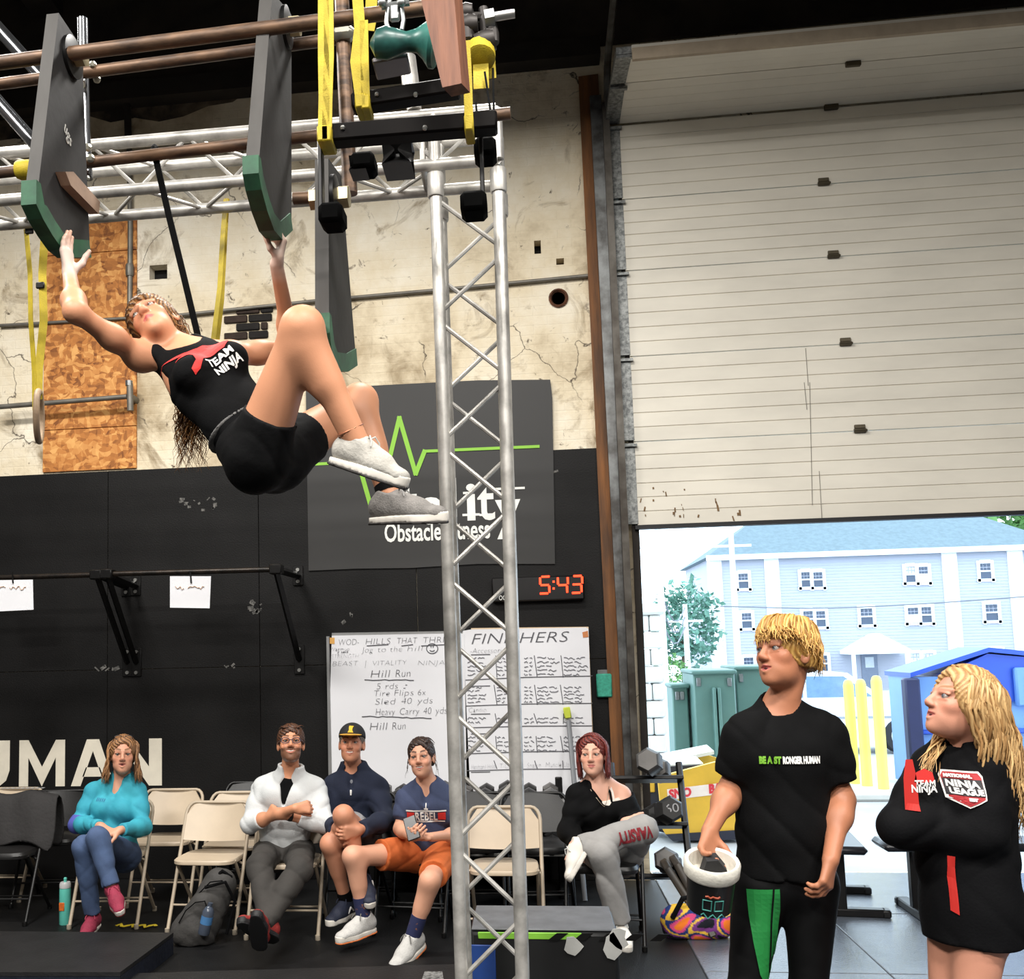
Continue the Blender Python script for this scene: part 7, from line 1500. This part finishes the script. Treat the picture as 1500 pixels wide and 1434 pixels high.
JKT = mat('black_softshell', (14, 14, 16), .8, spec=.1, var=.25, scale=8, bump=.1, bscale=120); F = Field(); p.torso(F, .016, loose=.012); p.hips(F, .016); F.cap(p.J['pel']+p.up*.10, p.J['pel']-p.up*.14, .138, .150, .05, None, .9, ax=p.pfr, sq=.85)
for q in 'RL': p.arm(F, q, .024, None, (None, 1.1), ia=.026)
F.cap(p.J['neck']-p.up*.02, p.J['neck']+p.up*.06, .076, .072, .02, None, .9); F.cap(p.J['neck']+p.up*.14, p.J['neck']-p.up*.03, .057, .060, .01, sub=True); F.cap(p.J['neck']+p.fr*.10+p.up*.06, p.J['neck']+p.fr*.16-p.up*.12, .05, .014, .012, sub=True); F.half(p.J['pel']-p.up*.105, -p.up, 2.); F.wr = wrinkle(.007, 20, 3.3); jk = p.garment('jacket', F, .0075, JKT)
nrm = unit(p.side*.75+CAMW*.6); ex_ = unit(np.cross(UP, nrm)); ex_ = unit((1, -.0, 0)); c = px2(1425, 1159, Yg-.14); badge = ([(-.042, .05), (.042, .05), (.050, .036), (.044, -.03), (.0, -.055), (-.044, -.03), (-.05, .036)], [tuple(range(7))]); bs = lambda k: ([(x*k, y*k) for x, y in badge[0]], badge[1]); eu = unit(UP-ex_*.28)
decal('', 0, F, c, ex_, eu, WHP, jk, mesh=bs(1.0), name='badge_edge', off=.005); decal('', 0, F, c, ex_, eu, mat('badge_red', (176, 42, 48), .7), jk, mesh=bs(.90), name='badge', off=.0065); decal('', 0, F, c, ex_, eu, mat('badge_dark', (40, 36, 40), .7), jk, mesh=([(-.041, -.02), (.041, -.02), (.043, .026), (-.043, .026)], [(0, 1, 2, 3)]), name='badge_band', off=.008)
for tx, dy, sz, wd in (('NATIONAL', .036, .012, .06), ('NINJA', .013, .026, .07), ('LEAGUE', -.009, .022, .07), ('EST', -.030, .010, .02)): decal(tx, sz, F, c+eu*dy, ex_, eu, WHP, jk, width=wd, bold=.0012, off=.0125)
cz = p.J['neck']+p.fr*.17; RDZ = mat('red_zip_tape', (200, 40, 32), .7)
decal('', 0, F, px2(1360, 1158, Yg-.2), RIGHT, UP, RDZ, jk, mesh=([(-.024, -.075), (.018, -.080), (.016, .02), (.008, .075), (-.012, .075), (-.022, .02)], [tuple(range(6))]), name='red_facing', off=.005)
decal('', 0, F, px2(1402, 1300, Yg-.1), ex_, UP, RDZ, jk, mesh=([(-.010, -.075), (.008, -.085), (.010, .085), (-.006, .085)], [(0, 1, 2, 3)]), name='pocket_zip', off=.005)
decal('', 0, F, px2(1380, 1150, Yg-.2), RIGHT, UP, REDP, jk, mesh=([(-.03, -.01), (.03, -.01), (.024, .02), (.0, .032), (-.024, .02)], [tuple(range(5))]), name='chest_print', off=.005); decal('TEAM', .026, F, px2(1381, 1157, Yg-.2), RIGHT, UP, WHP, jk, width=.06, bold=.001, off=.006); decal('NINJA', .032, F, px2(1379, 1165, Yg-.2), RIGHT, UP, WHP, jk, width=.075, bold=.001, off=.006)
F = Field(); p.hips(F, .002)
for q in 'RL': p.legp(F, q, .006, (None, .12), False)
p.garment('shorts', F, .009, BLKC)
for q in 'RL': p.shoe(q, (-.8, -.6, 0), (0, 0, 1), ('black_trainer', (1, 1, 1)), BKT, .25, laces=(40, 40, 40))
locks = []
for i in range(520):
    a = U(1.0, 2*math.pi-1.0); x, y = math.sin(a), math.cos(a); r0 = np.array((U(-.012, .012), U(-.06, .055), .116)); m_ = np.array((x*(.092+U(0, .014)), -.03+y*(.105+U(0, .014)), .0+U(-.02, .03))); side = 1 if x > 0 else -1
    dn = p.RH.T@(DOWN*U(.20, .40)-p.fr*U(.05, .13)+RIGHT*.02); e = m_+dn; locks.append((curl(r0, m_, 6, .003, 1, 0, (x*.022, y*.01, .022))+curl(m_, e, 14, .012, 2.0, U(0, 6))[1:], .0050))
for i in range(34):   # hair falling over the front shoulders
    sg = 1; m_ = np.array((.090, -.03+U(-.03, .02), -.05)); w1 = px2(1358+U(-14, 14), 1124+U(-14, 24), Yg-.05); locks.append((curl((sg*.05, .02, .10), m_, 6, .003, 1, 0, (sg*.03, 0, .01))+curl(m_, loc(p, w1), 14, .006, 1.3, U(0, 6))[1:], .0042))
p.hair(cap_hair(.012, (0, .115, -.030), (.070, .090, .116), -.08), locks, (150, 110, 66), (222, 184, 128))
# ================================================================== soft bags
bpk = thing('backpack', 'grey backpack leaning against the empty beige chair', 'backpack', G(290, 1386, 0)); F = Field(); c0, c1 = px2(288, 1362, 6.02), px2(322, 1296, 6.12); F.cap(c0, c1, .125, .10, .03, ax=(0, 1, 0), sq=.8); F.cap(px2(270, 1365, 5.98), px2(296, 1325, 6.0), .085, .07, .03, ax=(0, 1, 0), sq=.7); F.half((0, 0, .004), DOWN); F.wr = wrinkle(.006, 26, 2.)
BPK = mat('dark_grey_nylon', (62, 60, 58), .75, var=.2, scale=12, bump=.15); soft('body', F, .009, BPK, bpk); MB().tube([px2(x, y, 5.93) for x, y in ((262, 1352), (272, 1334), (286, 1322), (300, 1320), (304, 1332))], .004, 6).build('pocket_zip', BLKC, bpk); MB().tube([px2(x, y, 6.0) for x, y in ((270, 1340), (288, 1312), (308, 1292), (326, 1290))], .004, 6).build('main_zip', BLKC, bpk); MB().tube([px2(312, 1288, 6.08), px2(326, 1276, 6.08), px2(338, 1284, 6.1), px2(340, 1300, 6.1)], .012, 8).build('carry_handle', BLKC, bpk); MB().tube([px2(300, 1300, 6.0), px2(330, 1292, 6.02), px2(344, 1320, 6.05), px2(332, 1368, 6.05)], .01, 8).build('shoulder_strap', BLKC, bpk)
MB().lathe([(.032, 0), (.034, .01), (.034, .13), (.024, .15), (.014, .16), (.014, .18)], px2(298, 1368, 5.90), 16, (.25, 0, 1)).build('side_bottle', mat('clear_bottle', (70, 78, 92), .2, var=.2), bpk); MB().lathe([(.0345, .06), (.0345, .105)], px2(298, 1368, 5.90), 16, (.25, 0, 1)).build('bottle_label', mat('blue_bottle_label', (70, 120, 170), .5), bpk)
bg_ = thing('gym_bag', 'colourful abstract patterned gym bag on the floor by the dumbbells', 'bag', G(1020, 1380, 0)); F = Field(); F.cap(px2(992, 1352, 6.25), px2(1052, 1348, 6.25), .095, .095, .03, ax=UP, sq=1.1); F.half((0, 0, .004), DOWN); F.wr = wrinkle(.006, 24, 4.)
def bagcol(Vt):
    pal = [C3(*c) for c in ((230, 120, 40), (222, 80, 130), (40, 60, 120), (236, 190, 70), (120, 60, 130), (30, 32, 40))]; n = np.sin(Vt[:, 0]*26+3*np.sin(Vt[:, 2]*21))+np.sin(Vt[:, 2]*31+2*np.sin(Vt[:, 0]*19)); return np.array(pal)[np.clip(((n+2)/4*6).astype(int), 0, 5)]
soft('body', F, .007, CLOTH, bg_, colf=bagcol); MB().tube([px2(985, 1345, 6.16), px2(1000, 1316, 6.14), px2(1018, 1312, 6.14), px2(1030, 1330, 6.14)], .014, 8).build('strap', BLKC, bg_)
